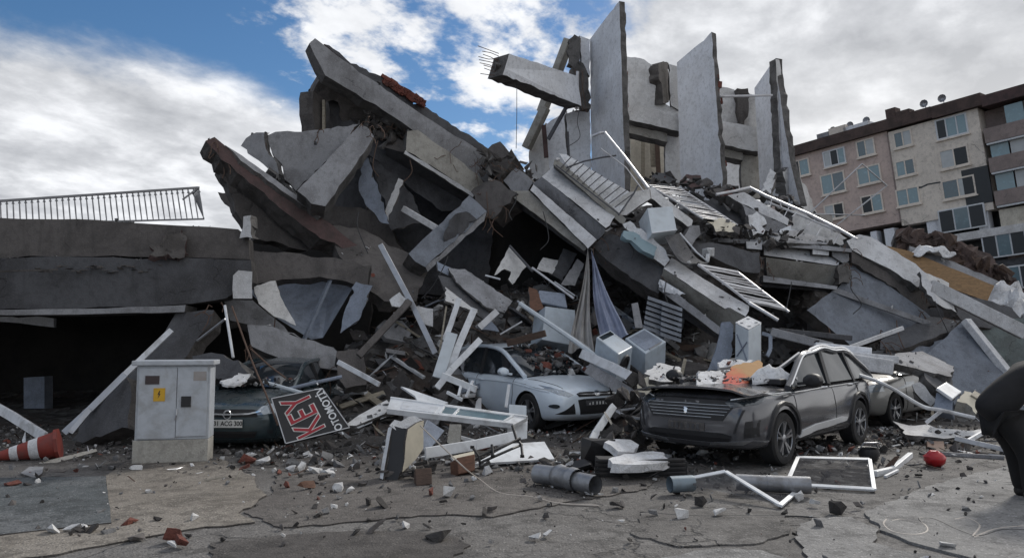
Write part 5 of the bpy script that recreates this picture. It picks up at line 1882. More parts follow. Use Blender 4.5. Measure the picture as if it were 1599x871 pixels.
        for k in range(5):
            a = 2 * math.pi * (k + .25) / 5
            for da in (-.10, .10):
                p0 = Vector((x + .10 * r * math.cos(a), yo + .0 * sy, r + .10 * r * math.sin(a)))
                p1 = Vector((x + .64 * r * math.cos(a + da * 1.6), yo + .02 * sy, r + .64 * r * math.sin(a + da * 1.6)))
                b.bar(p0, p1, .028, .03, (0, 1, 0))
        c_ = [[Vector((x + q * r * math.cos(2 * math.pi * k / 12), yo + d * sy, r + q * r * math.sin(2 * math.pi * k / 12))) for k in range(12)] for q, d in ((.17, -.02), (.17, .02), (.08, .03))]
        b.loft(c_)
        finish(b, 'rim', M['alloy'], parent=w, smooth=True)
        b = B()
        b.loft([[Vector((x + q * r * math.cos(2 * math.pi * k / 20), yo - .10 * sy + d, r + q * r * math.sin(2 * math.pi * k / 20))) for k in range(20)] for q, d in ((.62, 0), (.62, .01))])
        finish(b, 'brake_disc', M['black'], parent=w)
        s.wheels.append(w)

    def greenhouse(s, arch, glass_m):
        """arch: control points (x, y, z) of the left roof line, from the foot of the windscreen to the tail; i0/i1 split screen, roof, tail"""
        pts = catmull(arch['pts'], 33)
        n0, n1 = arch['n0'], arch['n1']
        rows = []
        for p in pts:
            cr = arch.get('crown', .05)
            ck = arch.get('crush', 0.0)
            zc = arch['belt']
            rows.append([Vector((p.x + arch.get('bow', .10) * (1 - f * f) * (1 if p.z < arch['zr'] - .05 and p.x > 0 else 0.25), p.y * f, (p.z if p.z < zc or not ck else zc + (p.z - zc) * (1 - ck * ((1 - f) / 2) ** 0.55)) + (cr * (1 - f * f) if not ck else .02 * math.sin(p.x * 7 + f * 5)))) for f in (1, .8, .5, .2, 0, -.2, -.5, -.8, -1)])
        def strip(i0, i1, nm, m, off=0):
            b = B()
            b.loft(rows[i0:i1 + 1], closed=False, caps=False)
            b.loft([[p - Vector((0, 0, .03)) for p in r_] for r_ in rows[i0:i1 + 1]], closed=False, caps=False)
            return finish(b, nm, m, parent=s.root, smooth=True, fixn=False)
        if not arch.get('no_screen'):
            strip(0, n0, 'windscreen', M[glass_m])
        strip(n0, n1, 'roof', s.paint)
        strip(n1, 32, 'rear_window', M[glass_m])
        zb = arch['belt']
        for sy in (1, -1):
            b = B()
            top = [Vector((r_[0 if sy > 0 else -1].x, p.y * sy, r_[0 if sy > 0 else -1].z - (0 if not arch.get('crush') else .0))) for p, r_ in zip(pts, rows)]
            bot = []
            for p in pts:
                x = p.x
                yb = arch['wb']
                bot.append(Vector((x, yb * sy, min(zb + .012 * (-x), p.z - .005))))
            b.loft([bot[1:-1], [t_ - Vector((0, .012 * sy, .01)) for t_ in top[1:-1]]], closed=False, caps=False)
            finish(b, 'side_window', M[glass_m], parent=s.root, smooth=True)
            b = B()
            b.tube([p + Vector((0, .004 * sy, 0)) for p in top], [.045 if i <= n0 else .038 for i in range(33)], 8)
            finish(b, 'roof_pillar', s.paint, parent=s.root, smooth=True)
            for xb, w_ in arch['posts']:
                k = min(range(33), key=lambda i: abs(pts[i].x - xb) + (0 if pts[i].z > zb + .2 else 9))
                t_ = top[k]
                p0 = Vector((xb + .06, (arch['wb'] + .008) * sy, zb - .02))
                b = B().bar(p0, t_ + Vector((0, .004 * sy, 0)), .03, w_, (1, 0, 0))
                finish(b, 'window_post', M['black'], parent=s.root)
        s.rows = rows

    def mirror(s, x, sy, z, m, sz=1.0):
        yb = s_y(s, x) + .03
        b = B()
        rings = []
        for i, (d, w_, h_) in enumerate(((-.06, .05, .05), (-.05, .10, .075), (0, .115, .085), (.06, .10, .07), (.085, .05, .04))):
            rings.append([Vector((x + d * sz, (yb + .11 * sz + w_ * sz * math.cos(2 * math.pi * k / 12)) * sy, z + h_ * sz * math.sin(2 * math.pi * k / 12))) for k in range(12)])
        b.loft(rings)
        b.bar((x, (yb - .08) * sy, z - .05), (x, (yb + .06) * sy, z - .03), .06, .04)
        return finish(b, 'wing_mirror', m, parent=s.root, smooth=True)


def s_y(s, x):
    loc, nor = s.hit((x, 2.0, .72), (0, -1, 0))
    return loc.y


def head(a, b_):
    d = a - b_
    return math.atan2(d.y, d.x)


# ---- grey SUV
def suv():
    fw, rw = G(1213, 726), G(1338, 692)
    hd = head(fw, rw)
    d = Vector((math.cos(hd), math.sin(hd), 0))
    left = Vector((-d.y, d.x, 0))
    wbase = 2.68
    mid = (fw + rw) / 2 - left * 0.80
    st = [(2.245, .46, .70, .50), (2.215, .34, .83, .70), (2.10, .25, .93, .82), (1.95, .23, .97, .88), (1.62, .22, 1.00, .915), (1.0, .22, 1.04, .92), (.2, .22, 1.06, .92), (-.8, .22, 1.08, .92), (-1.5, .24, 1.09, .91), (-2.0, .30, 1.08, .86), (-2.2, .42, 1.0, .74), (-2.235, .5, .92, .62)]
    arch = dict(pts=[(1.02, .80, 1.07), (.62, .745, 1.34), (.18, .69, 1.545), (-.45, .665, 1.60), (-1.15, .66, 1.58), (-1.65, .68, 1.47), (-1.98, .74, 1.28), (-2.14, .79, 1.07)], n0=10, n1=24, zr=1.6, belt=1.075, wb=.845, posts=((-.28, .10), (-1.28, .07)), bow=.10, no_screen=True, crush=.82)
    kz = .92
    st = [(x, zb * kz, zt * kz, hw) for x, zb, zt, hw in st]
    arch['pts'] = [(x, y, z * .905) for x, y, z in arch['pts']]
    arch['zr'] *= .905
    arch['belt'] *= .915
    c = Car('grey_car', 'dark grey sport utility car with sprung bonnet, two-tone wheels and silver roof arch', mid, hd, 'p_grey', st, arch, (wbase / 2, -wbase / 2), .335)
    K = M['black']
    # open-mouthed front
    gr = c.patch('grille', [(-.66, .80), (-.50, .60), (.50, .60), (.66, .80), (.60, .84), (-.60, .84)], 'x', K, .004)
    c.patch('bonnet_gap', [(-.76, .865), (-.5, .845), (.5, .845), (.76, .865), (.72, .925), (-.72, .925)], 'x', M['seam'], .005)
    c.patch('lower_grille', [(-.62, .42), (-.56, .33), (.56, .33), (.62, .42), (.5, .45), (-.5, .45)], 'x', K, .004)
    c.patch('bumper_trim', [(-.60, .315), (-.45, .28), (.45, .28), (.60, .315), (.5, .33), (-.5, .33)], 'x', M['p_grey'], .012)
    for sy in (1, -1):
        c.patch('headlight', [(sy * .50, .82), (sy * .60, .76), (sy * .83, .80), (sy * .86, .93), (sy * .72, .90), (sy * .55, .86)], 'x', M['lamp_d'], .008)
        c.patch('daytime_light', [(sy * .73, .74), (sy * .755, .74), (sy * .66, .46), (sy * .635, .46)], 'x', M['black'], .01)
        c.patch('air_intake', [(sy * .76, .60), (sy * .86, .62), (sy * .85, .42), (sy * .74, .40)], 'x', K, .006)
        c.patch('corner_blade', [(sy * .30, .30), (sy * .72, .32), (sy * .80, .37), (sy * .66, .36), (sy * .32, .325)], 'x', M['alloy'], .014)
        c.mirror(.80, sy, 1.06, K, 1.15)
    for k in range(5):
        z_ = .635 + k * .038
        c.line('grille_bar', [(-.5 - k * .03, z_), (.5 + k * .03, z_)], 'x', M['alloy'], .005, 16, off=.006)
    for sy in (1, -1):
        c.line('light_strip', [(sy * .56, .845), (sy * .70, .868), (sy * .84, .90)], 'x', M['alloyb'], .009, 8, off=.012)
    # emblem: a little rearing lion on the grille
    e = c.patch('emblem', [(-.02, .675), (.0, .665), (.025, .68), (.02, .705), (.03, .725), (.012, .735), (-.012, .745), (-.028, .73), (-.014, .72), (-.024, .70), (-.01, .69)], 'x', M['chrome'], .014, grid=.03)
    c.patch('number_plate', [(-.26, .46), (.26, .46), (.26, .56), (-.26, .56)], 'x', M['conc_b'], .012)
    b = B()
    for k in range(6):
        b.box((2.262, -.19 + k * .07 + (.02 if k > 2 else 0), .51), (.008, .035, .06))
    finish(b, 'plate_marks', M['conc_d'], parent=c.root)
    # bonnet sprung up and rumpled
    b = B()
    rows = []
    for i in range(15):
        x = 2.14 - i * .079
        rows.append([Vector((x + .06 * (1 - (y / .8) ** 2) * (i < 2), y, .905 + .05 * (1 - (y / .85) ** 2) + (.05 - .0015 * i) + .016 * math.sin(i * .9 + y * 5) * (.4 + i * .05) - .03 * (abs(y) > .7) + (0.02 * math.sin(y * 9) if i > 8 else 0)))
                     for y in (-.82, -.76, -.6, -.4, -.2, 0, .2, .4, .6, .76, .82)])
    b.loft(rows, closed=False, caps=False)
    b.loft([[p - Vector((0, 0, .025)) for p in r_] for r_ in rows], closed=False, caps=False)
    for ed in (rows[0], rows[-1], [r_[0] for r_ in rows], [r_[-1] for r_ in rows]):
        b.loft([ed, [p - Vector((0, 0, .025)) for p in ed]], closed=False, caps=False)
    finish(b, 'bonnet', M['p_grey'], parent=c.root, smooth=True)
    # cabin interior seen through the lost windscreen
    b = B()
    b.box((.75, 0, 1.03), (.5, 1.4, .08))
    for y in (-.38, .38):
        b.box((-.45, y, .92), (.5, .5, .2))
    finish(b, 'interior', K, parent=c.root, bevel=.02)
    # sides
    for ax, sy in (('y', 1), ('-y', -1)):
        for pl in ([(.98, 1.04), (.98, .62), (.86, .34)], [(-.32, 1.06), (-.34, .34)], [(-.34, .335), (.84, .335)], [(-1.30, 1.06), (-1.28, .78), (-1.0, .62)], [(-.36, .335), (-.96, .335)]):
            c.line('door_gap', pl, ax, M['seam'], .006)
        c.patch('sill', [(.92, .30), (-.92, .30), (-.92, .22), (.92, .22)], ax, K, .008)
        c.patch('chrome_strip', [(.88, .315), (.82, .40), (.40, .45), (-.55, .485), (-.76, .465), (-.72, .415), (.36, .365)], ax, M['alloyb'], .02)
        c.line('crease', [(1.3, .86), (.4, .91), (-1.2, .93)], ax, M['p_grey'], .012)
        c.line('arch_trim', [(1.34 + .43 * math.cos(a), .36 + .43 * math.sin(a)) for a in [math.pi * k / 8 for k in range(9)]], ax, K, .035, 4)
        c.line('arch_trim', [(-1.34 + .43 * math.cos(a), .36 + .43 * math.sin(a)) for a in [math.pi * k / 8 for k in range(9)]], ax, K, .035, 4)
        c.line('belt_trim', [(.95, 1.045), (-1.5, 1.07)], ax, M['alloy'], .012)
        for x in (-.12, -1.08):
            loc, nor = c.hit((x, 2 * sy, .93), (0, -sy, 0))
            b = B().tube([loc + Vector((-.10, -.005 * sy, 0)), loc + Vector((-.07, .03 * sy, 0)), loc + Vector((.07, .03 * sy, 0)), loc + Vector((.10, -.005 * sy, 0))], .014, 6)
            finish(b, 'door_handle', M['chrome'], parent=c.root, smooth=True)
        b = B()
        rail = [Vector((p[0].x, p[0].y * sy, p[0].z + .05)) for p in c.rows[10:25]]
        rail = [Vector((p[0 if sy > 0 else -1].x, p[0 if sy > 0 else -1].y, p[0 if sy > 0 else -1].z + .05)) for p in c.rows[10:25]]
        rail = [rail[0] - Vector((0, 0, .05))] + rail[1:-1] + [rail[-1] - Vector((0, 0, .05))]
        b.tube(rail, .02, 6)
        finish(b, 'roof_rail', M['chrome'], parent=c.root, smooth=True)
        b = B()
        b.tube([Vector((q.x, q.y + .032 * sy, q.z + .012)) for q in [p[0 if sy > 0 else -1] for p in c.rows[0:22]]], .017, 6)
        finish(b, 'roof_arch_trim', M['chrome'], parent=c.root, smooth=True)
        c.patch('tail_light', [(-2.1, .98), (-1.95, 1.0), (-1.95, .86), (-2.12, .86)], ax, M['brick'], .01)
    return c


SUV = suv()


# ---- white hatchback
def hatch():
    fw = G(830, 672)
    hd = R(-90 + 34)
    d = Vector((math.cos(hd), math.sin(hd), 0))
    right = Vector((d.y, -d.x, 0))
    wb = 2.65
    mid = fw - d * (wb / 2) - right * 0.78
    st = [(2.19, .36, .62, .60), (2.15, .28, .70, .74), (1.98, .18, .78, .84), (1.60, .17, .86, .90), (1.05, .17, .93, .905), (.3, .17, .96, .91), (-.6, .17, .98, .91), (-1.4, .19, 1.0, .90), (-1.95, .26, 1.0, .82), (-2.14, .38, .94, .70)]
    arch = dict(pts=[(1.10, .76, .93), (.62, .70, 1.18), (.12, .63, 1.40), (-.5, .615, 1.475), (-1.1, .62, 1.45), (-1.6, .66, 1.33), (-1.95, .72, 1.12), (-2.08, .76, .97)], n0=10, n1=24, zr=1.47, belt=.965, wb=.83, posts=((-.35, .09), (-1.3, .1)), bow=.12)
    c = Car('white_car', 'pale blue white hatchback half buried in rubble, its windscreen under bricks', mid, hd, 'p_white', st, arch, (wb / 2, -wb / 2), .33)
    K = M['black']
    c.patch('upper_grille', [(-.44, .675), (-.40, .625), (.40, .625), (.44, .675), (.36, .70), (-.36, .70)], 'x', K, .006)
    c.line('grille_bar', [(-.42, .665), (.42, .665)], 'x', M['chrome'], .011, off=.012)
    c.patch('emblem', [(.075 * math.cos(k * math.pi / 8), .675 + .038 * math.sin(k * math.pi / 8)) for k in range(16)], 'x', M['chrome'], .022, grid=.04)
    c.patch('lower_grille', [(-.42, .575), (-.36, .33), (.36, .33), (.42, .575), (.3, .59), (-.3, .59)], 'x', K, .006)
    for sy in (1, -1):
        c.patch('side_intake', [(sy * .50, .52), (sy * .46, .34), (sy * .78, .34), (sy * .74, .37)], 'x', K, .006)
        c.patch('headlight', [(sy * .50, .66), (sy * .56, .70), (sy * .78, .80), (sy * .86, .84), (sy * .855, .76), (sy * .74, .665), (sy * .60, .63)], 'x', M['lamp'], .006)
        c.patch('fog_light', [(sy * (.79 + .045 * math.cos(k * math.pi / 5)), .475 + .035 * math.sin(k * math.pi / 5)) for k in range(10)], 'x', M['lamp_d'], .012, grid=.04)
        c.mirror(.78, sy, 1.02, M['p_white'], .95)
    pl = c.patch('number_plate', [(-.26, .47), (.26, .47), (.26, .555), (-.26, .555)], 'x', M['conc_d'], .02)
    loc, nor = c.hit((3.5, 0, .51), (-1, 0, 0))
    b = B()
    for k in range(6):
        b.box((loc.x + .022, -.18 + k * .07 + (.02 if k > 1 else 0), .512), (.006, .03, .05))
    finish(b, 'plate_marks', M['plate'], parent=c.root)
    for ax, sy in (('y', 1), ('-y', -1)):
        for p_ in ([(.86, .93), (.90, .62), (.82, .26)], [(-.40, .95), (-.42, .26)], [(-.42, .255), (.80, .255)], [(-1.35, .96), (-1.2, .62)]):
            c.line('door_gap', p_, ax, M['seam'], .006)
        c.line('crease', [(1.9, .70), (.8, .82), (-1.6, .86)], ax, M['p_white'], .012)
        loc, nor = c.hit((-.22, 2 * sy, .84), (0, -sy, 0))
        b = B().tube([loc + Vector((-.10, 0, 0)), loc + Vector((-.07, .03 * sy, 0)), loc + Vector((.07, .03 * sy, 0)), loc + Vector((.10, 0, 0))], .014, 6)
        finish(b, 'door_handle', M['p_white'], parent=c.root, smooth=True)
        c.line('bonnet_gap', [(2.0, .60 * sy), (1.2, .76 * sy)], 'z', M['seam'], .006)
        c.patch('sill', [(.9, .24), (-.9, .24), (-.9, .17), (.9, .17)], ax, K, .008)
    b = B()
    for k in range(3):
        b.tube([Vector((1.16, -.2 + .5 * k, .985)), Vector((1.02, .1 + .5 * k, 1.06))], .012, 4)
    finish(b, 'wiper', K, parent=c.root)
    return c


HATCH = hatch()


# ---- dark teal car behind the cabinet
def dark_car():
    g = G(352, 688, .2)
    g = P(357, 640, 11.0)
    hd = R(-90 - 1)
    d = Vector((math.cos(hd), math.sin(hd), 0))
    mid = g - d * 2.1
    mid.z = -.15
    st = [(2.12, .40, .66, .60), (2.08, .30, .74, .74), (1.92, .20, .82, .82), (1.55, .18, .90, .87), (1.0, .18, .96, .875), (.2, .18, .97, .88), (-.8, .18, .98, .88), (-1.5, .2, 1.0, .86), (-2.0, .34, .95, .74)]
    arch = dict(pts=[(1.05, .72, .96), (.6, .67, 1.16), (.12, .60, 1.32), (-.5, .59, 1.38), (-1.1, .6, 1.36), (-1.5, .63, 1.26), (-1.8, .68, 1.08), (-1.95, .72, .95)], n0=10, n1=24, zr=1.38, belt=.965, wb=.80, posts=((-.3, .09), (-1.2, .1)), bow=.1)
    c = Car('dark_car', 'dark teal car with a chrome ring badge, half hidden by the cabinet', mid, hd, 'p_blue', st, arch, (1.3, -1.3), .31)
    c.root.scale = (1, .86, 1)
    K = M['black']
    c.patch('grille', [(-.56, .70), (-.48, .625), (.48, .625), (.56, .70), (.4, .735), (-.4, .735)], 'x', K, .006)
    c.line('grille_bar', [(-.55, .705), (-.35, .672), (0, .662), (.35, .672), (.55, .705)], 'x', M['chrome'], .019, 8, off=.016)
    b = B()
    loc, nor = c.hit((3.5, 0, .665), (-1, 0, 0))
    ctr = loc + Vector((.03, 0, 0))
    b.tube([ctr + Vector((0, .062 * math.cos(k * math.pi / 12), .062 * math.sin(k * math.pi / 12))) for k in range(25)], .011, 6, cap=False)
    b.bar(ctr + Vector((.0, -.085, -.012)), ctr + Vector((0, .01, .004)), .012, .014, (1, 0, 0))
    b.bar(ctr + Vector((.0, -.01, -.004)), ctr + Vector((0, .085, .012)), .012, .014, (1, 0, 0))
    finish(b, 'emblem', M['chrome'], parent=c.root, smooth=True)
    b = B().box((ctr.x, 0, .535), (.02, .52, .115))
    pl = finish(b, 'number_plate', M['plate'], parent=c.root, bevel=.004)
    mx = Matrix.Translation(Vector((ctr.x + .0115, .02, .535))) @ Matrix(((0, 0, 1, 0), (1, 0, 0, 0), (0, 1, 0, 0), (0, 0, 0, 1)))
    text_mesh('31 ACG 300', .094, 'plate_text', M['ink'], pl, mx, .002, .0015)
    b = B().box((ctr.x + .0025, -.24, .535), (.018, .04, .112))
    finish(b, 'plate_band', plain('plate_blue', (.03, .08, .3), .5), parent=pl)
    c.patch('lower_grille', [(-.5, .42), (-.45, .33), (.45, .33), (.5, .42)], 'x', K, .006)
    for sy in (1, -1):
        c.patch('headlight', [(sy * .47, .70), (sy * .50, .655), (sy * .74, .67), (sy * .78, .80), (sy * .68, .80), (sy * .54, .765)], 'x', M['lamp'], .01)
        c.patch('fog_light', [(sy * (.70 + .04 * math.cos(k * math.pi / 5)), .42 + .03 * math.sin(k * math.pi / 5)) for k in range(10)], 'x', M['lamp_d'], .01, grid=.04)
        c.mirror(.74, sy, 1.03, M['p_blue'], .9)
        c.line('bonnet_gap', [(2.0, .56 * sy), (1.15, .72 * sy)], 'z', M['seam'], .006)
    for ax in ('y', '-y'):
        c.line('door_gap', [(.85, .95), (.88, .62), (.78, .26)], ax, M['seam'], .006)
        c.line('door_gap', [(-.38, .95), (-.4, .26)], ax, M['seam'], .006)
    return c


DARK = dark_car()


# ---- silver saloon behind the SUV
def silver_car():
    fw = G(1393, 664)
    hd = R(-90 - 50)
    d = Vector((math.cos(hd), math.sin(hd), 0))
    left = Vector((-d.y, d.x, 0))
    wb = 2.6
    mid = fw - d * (wb / 2) - left * .76
    st = [(2.16, .40, .64, .58), (2.12, .30, .72, .72), (1.95, .18, .80, .82), (1.55, .17, .87, .87), (1.0, .17, .93, .88), (.2, .17, .95, .88), (-.8, .17, .96, .88), (-1.5, .2, .98, .86), (-2.2, .34, .96, .74)]
    arch = dict(pts=[(1.05, .72, .93), (.62, .68, 1.14), (.15, .61, 1.30), (-.45, .60, 1.33), (-1.0, .61, 1.28), (-1.4, .64, 1.20), (-1.7, .68, 1.06), (-1.9, .72, .95)], n0=10, n1=24, zr=1.33, belt=.94, wb=.80, posts=((-.3, .09), (-1.2, .1)), bow=.1)
    arch['pts'] = [(x, y, .93 + (z - .93) * .72) for x, y, z in arch['pts']]
    arch['zr'] = 1.22
    c = Car('silver_car', 'dusty silver saloon pinned under concrete beams behind the dark grey car', mid, hd, 'p_silver', st, arch, (wb / 2, -wb / 2), .31)
    K = M['black']
    c.patch('grille', [(-.40, .68), (-.34, .60), (.34, .60), (.40, .68)], 'x', K, .006)
    c.patch('lower_grille', [(-.5, .44), (-.45, .34), (.45, .34), (.5, .44)], 'x', K, .006)
    for sy in (1, -1):
        c.patch('headlight', [(sy * .50, .66), (sy * .56, .61), (sy * .86, .66), (sy * .87, .80), (sy * .72, .78)], 'x', M['lamp'], .008)
        c.mirror(.74, sy, 1.02, M['p_silver'], .9)
        c.line('bonnet_gap', [(2.0, .56 * sy), (1.15, .72 * sy)], 'z', M['seam'], .006)
    b = B().box((2.19, 0, .53), (.02, .5, .11))
    finish(b, 'number_plate', M['plate'], parent=c.root)
    for ax, sy in (('y', 1), ('-y', -1)):
        c.line('door_gap', [(.85, .92), (.88, .62), (.78, .26)], ax, M['seam'], .006)
        c.line('door_gap', [(-.38, .93), (-.4, .26)], ax, M['seam'], .006)
        c.patch('door_scar', [(.6, .6), (.2, .7), (-.7, .62), (-.6, .3), (.5, .3)], ax, M['black'], .004)
    return c


SILVER = silver_car()

# ================================================================ things lying about
def rod(name, label, cat, pts, w, m, h=None, group=None, jag=0.0):
    """a plank, bar or post between points of the photo with their distances; h given: flat section, else a round rod"""
    q = [P(*p) if len(p) == 3 else G(*p) + Vector((0, 0, w / 2)) for p in pts]
    b = B()
    if h is None:
        if len(q) > 2:
            q = catmull(q, 4 * len(q))
        b.tube(q, w, 7)
        return one(b, name, label, cat, M[m], group, smooth=True)
    if len(q) == 2 and (q[1] - q[0]).length > .9 and 'beam' not in name:
        rb = random.Random(hash((pts[0][0], pts[1][1])) & 0xffff)
        L_ = (q[1] - q[0]).length
        q.insert(1, q[0].lerp(q[1], rb.uniform(.35, .65)) + Vector((rb.uniform(-1, 1), rb.uniform(-1, 1), rb.uniform(-1, 1))) * L_ * .022)
    for a, c in zip(q, q[1:]):
        ax = (c - a).normalized()
        side = ax.cross(Vector((0, 1, 0))).normalized()
        b.bar(a, c, h, w, side)
    return one(b, name, label, cat, M[m], group, bevel=min(w, h) * .12)


def tri_panel(name, label, cat, out, th, m, group=None, jag=0.0, edge='core', seg=0.1):
    return slab(name, label, cat, out, th, [M[m], M[edge]], jag=jag, seg=seg, group=group)


# ---- utility cabinet
def cabinet():
    a, c = G(205, 725), G(324, 721)
    u = (c - a).normalized()
    n = Vector((u.y, -u.x, 0))
    w = (c - a).length
    rt = thing('utility_cabinet', 'grey two-door utility cabinet on a concrete plinth with a yellow warning plate', 'cabinet', (a + c) / 2)
    dep = .42

    def bx(x0, x1, z0, z1, f0, f1):
        q = []
        for f in (f1, f0):
            q += [a + u * x0 + n * f + Vector((0, 0, z0)), a + u * x1 + n * f + Vector((0, 0, z0)), a + u * x1 + n * f + Vector((0, 0, z1)), a + u * x0 + n * f + Vector((0, 0, z1))]
        return B().hexa(q)
    H = a.y / F_PX
    z0, z1, z2 = .30, (725 - 572) * H * .985, (725 - 564) * H * .985
    part(bx(.0, w, -.02, z0, -dep, 0), 'plinth', M['conc_w'], rt, bevel=.012)
    part(bx(.02, w - .0, z0 + .002, z1, -dep + .01, -.012), 'body', M['cab'], rt, bevel=.008)
    part(bx(-.035, w + .05, z1 + .002, z2, -dep - .03, .05), 'lid', M['cab'], rt, bevel=.014)
    md = w * .56
    d1 = part(bx(.05, md - .004, z0 + .02, z1 - .03, -.012, .012), 'door', M['cab'], rt, bevel=.005)
    d2 = part(bx(md + .004, w - .03, z0 + .04, z1 - .02, -.012, .012), 'door', M['cab'], rt, bevel=.005)
    sub(bx(.13, .30, z1 - .24, z1 - .13, .0125, .02), 'name_plate', plain('plate_dark', (.05, .035, .035), .5), d1, rt)
    yl = sub(bx(.235, .375, z1 - .46, z1 - .29, .0125, .02), 'warning_plate', plain('yellow_plate', (.62, .36, .02), .5, dirt=(.3, .2, .05)), d1, rt)
    b = B()
    o = lambda x, z: a + u * x + n * .022 + Vector((0, 0, z))
    zz = z1 - .375
    for pts in ([(.305, zz + .05), (.285, zz), (.302, zz + .003), (.29, zz - .05), (.322, zz + .012), (.306, zz + .01), (.318, zz + .05)],):
        b.prism([o(*p) for p in pts], -n * .003)
    sub(b, 'lightning_mark', M['ink'], d1, rt)
    sub(bx(md + .20, md + .36, z1 - .20, z1 - .08, .0125, .016), 'faded_sticker', plain('faded_sticker', (.33, .31, .30), .7, dirt=(.22, .17, .14)), d2, rt)
    sub(bx(md + .06, md + .18, z1 - .54, z1 - .40, .0125, .035), 'lock', M['black'], d2, rt, bevel=.006)
    b = B().tube([a + u * (md + .01) + n * .03 + Vector((0, 0, z1 - .56)), a + u * (md + .012) + n * .045 + Vector((0, 0, z1 - .64)), a + u * (md - .005) + n * .03 + Vector((0, 0, z1 - .70))], .012, 6)
    sub(b, 'handle', M['metal'], d2, rt)


M['cab'] = plain('cabinet_grey', (0.44, 0.47, 0.51), 0.5, var=0.2, scale=9, dirt=(0.25, 0.24, 0.23), dirt_amt=0.5)
cabinet()


# ---- big traffic cone lying on its side
def cone():
    M['cone'] = plain('cone_red', (0.22, 0.032, 0.022), 0.7, dirt=(0.10, 0.05, 0.045), dirt_amt=.75, var=.35)
    tip, base = P(-22, 716, 10.0), P(88, 694, 10.3)
    rt = thing('traffic_cone', 'dusty red and white traffic cone lying on its side at the left edge', 'cone', (tip + base) / 2)
    ax = (base - tip).normalized()
    s1 = ax.orthogonal().normalized()
    s2 = ax.cross(s1)
    L = (base - tip).length

    def seg(t0, t1, grow=0.0):
        rg = []
        for t_ in (t0, t1):
            r = .03 + .155 * t_ + grow
            rg.append([tip + ax * L * t_ + (s1 * math.cos(k * math.pi / 10) + s2 * math.sin(k * math.pi / 10)) * r for k in range(20)])
        return B().loft(rg)
    part(seg(0, 1), 'body', M['cone'], rt, smooth=True)
    for t0, t1 in ((.34, .46), (.62, .76)):
        part(seg(t0, t1, .004), 'stripe', M['conc_l'], rt, smooth=True)
    c = base
    b = B()
    rg = []
    for d in (0, .04):
        rg.append([c + ax * d + (s1 * math.cos(k * math.pi / 4 + .39) + s2 * math.sin(k * math.pi / 4 + .39)) * .225 for k in range(8)])
    part(b.loft(rg), 'base', M['cone'], rt)


cone()


# ---- shop sign
def sign():
    TL, TR, BR, BL = P(424, 622, 10.75), P(503, 606, 11.0), P(546, 667, 10.9), P(446, 692, 10.6)
    rt = thing('shop_sign', 'black shop sign turned on its side with red and white lettering', 'sign', BL)
    pl = plane3(TL, TR, BL)
    n = pl[1]
    if n.dot(CAM - TL) < 0:
        n = -n
    BR = onp(pl, 546, 667)
    b = B().hexa([TL, TR, BR, BL, TL - n * .12, TR - n * .12, BR - n * .12, BL - n * .12])
    part(b, 'board', M['black'], rt, bevel=.008)
    b = B()
    for p, q in ((TL, TR), (TR, BR), (BR, BL), (BL, TL)):
        b.bar(p + n * .002, q + n * .002, .014, .014, n)
    part(b, 'edge_trim', M['metal'], rt)
    # the sign's own axes: it reads from its lower edge upwards
    ex = ((TL - BL) + (TR - BR)).normalized()
    ey = ((TL - TR) + (BL - BR)).normalized()
    ey = (ey - ex * ey.dot(ex)).normalized()
    nn = ex.cross(ey)
    Wd, Hd = (TL - BL).length, (BR - BL).length
    red = plain('sign_red', (.34, .012, .025), .45)

    def place(txt, size, u_, v_, m, nm, sx=1.0, off=.006, bold=0.0, ext=.004):
        o = BL + ((BR - BL) * u_) + ((TL - BL) * v_) * 1.0 + n * off - rt.location
        mx = Matrix.Translation(o) @ Matrix((ex, ey, nn)).transposed().to_4x4() @ Matrix.Diagonal((sx, 1, 1, 1))
        return text_mesh(txt, size, nm, m, rt, mx, ext, bold)
    place('KEY', .58, .40, .50, M['plate'], 'letter_outline', .62, .006, .016)
    place('KEY', .58, .40, .50, red, 'lettering', .62, .013, .0)
    place('- OTOMOTİV -', .15, .79, .50, M['whiteclean'], 'lettering', .86, .008, .003)


sign()


# ---- door and boards in front of the white car
def white_door():
    rt = thing('door', 'long white door with a glazed slot lying flat before the white car', 'door', P(700, 660, 11.2))
    A_, B_, C_ = P(610, 621, 11.5), P(824, 651, 11.1), P(801, 663, 10.8)
    pl = plane3(A_, B_, C_)
    D_ = onp(pl, 604, 640)
    n = pl[1] if pl[1].z > 0 else -pl[1]
    dn = Vector((0, 0, -.09))

    def panel(q, o0, o1):
        return B().hexa([p + n * o1 for p in q] + [p + n * o0 for p in q])
    part(panel([A_, B_, C_, D_], -.06, 0), 'leaf', M['whiteclean'], rt, bevel=.006)

    def at(u, v):
        return A_.lerp(B_, u).lerp(D_.lerp(C_, u), v)
    part(panel([at(.10, .2), at(.37, .2), at(.37, .78), at(.10, .78)], .0005, .010), 'panel', M['white'], rt, bevel=.003)
    part(panel([at(.42, .16), at(.90, .16), at(.90, .84), at(.42, .84)], .0005, .006), 'glass', M['glassb'], rt)
    b = B()
    for p, q in ((at(.41, .14), at(.91, .14)), (at(.41, .86), at(.91, .86)), (at(.41, .14), at(.41, .86)), (at(.91, .14), at(.91, .86)), (at(.52, .16), at(.52, .84)), (at(.0, .03), at(1, .03)), (at(0, .97), at(1, .97))):
        b.bar(p + n * .01, q + n * .01, .03, .025, n)
    part(b, 'moulding', M['whiteclean'], rt)


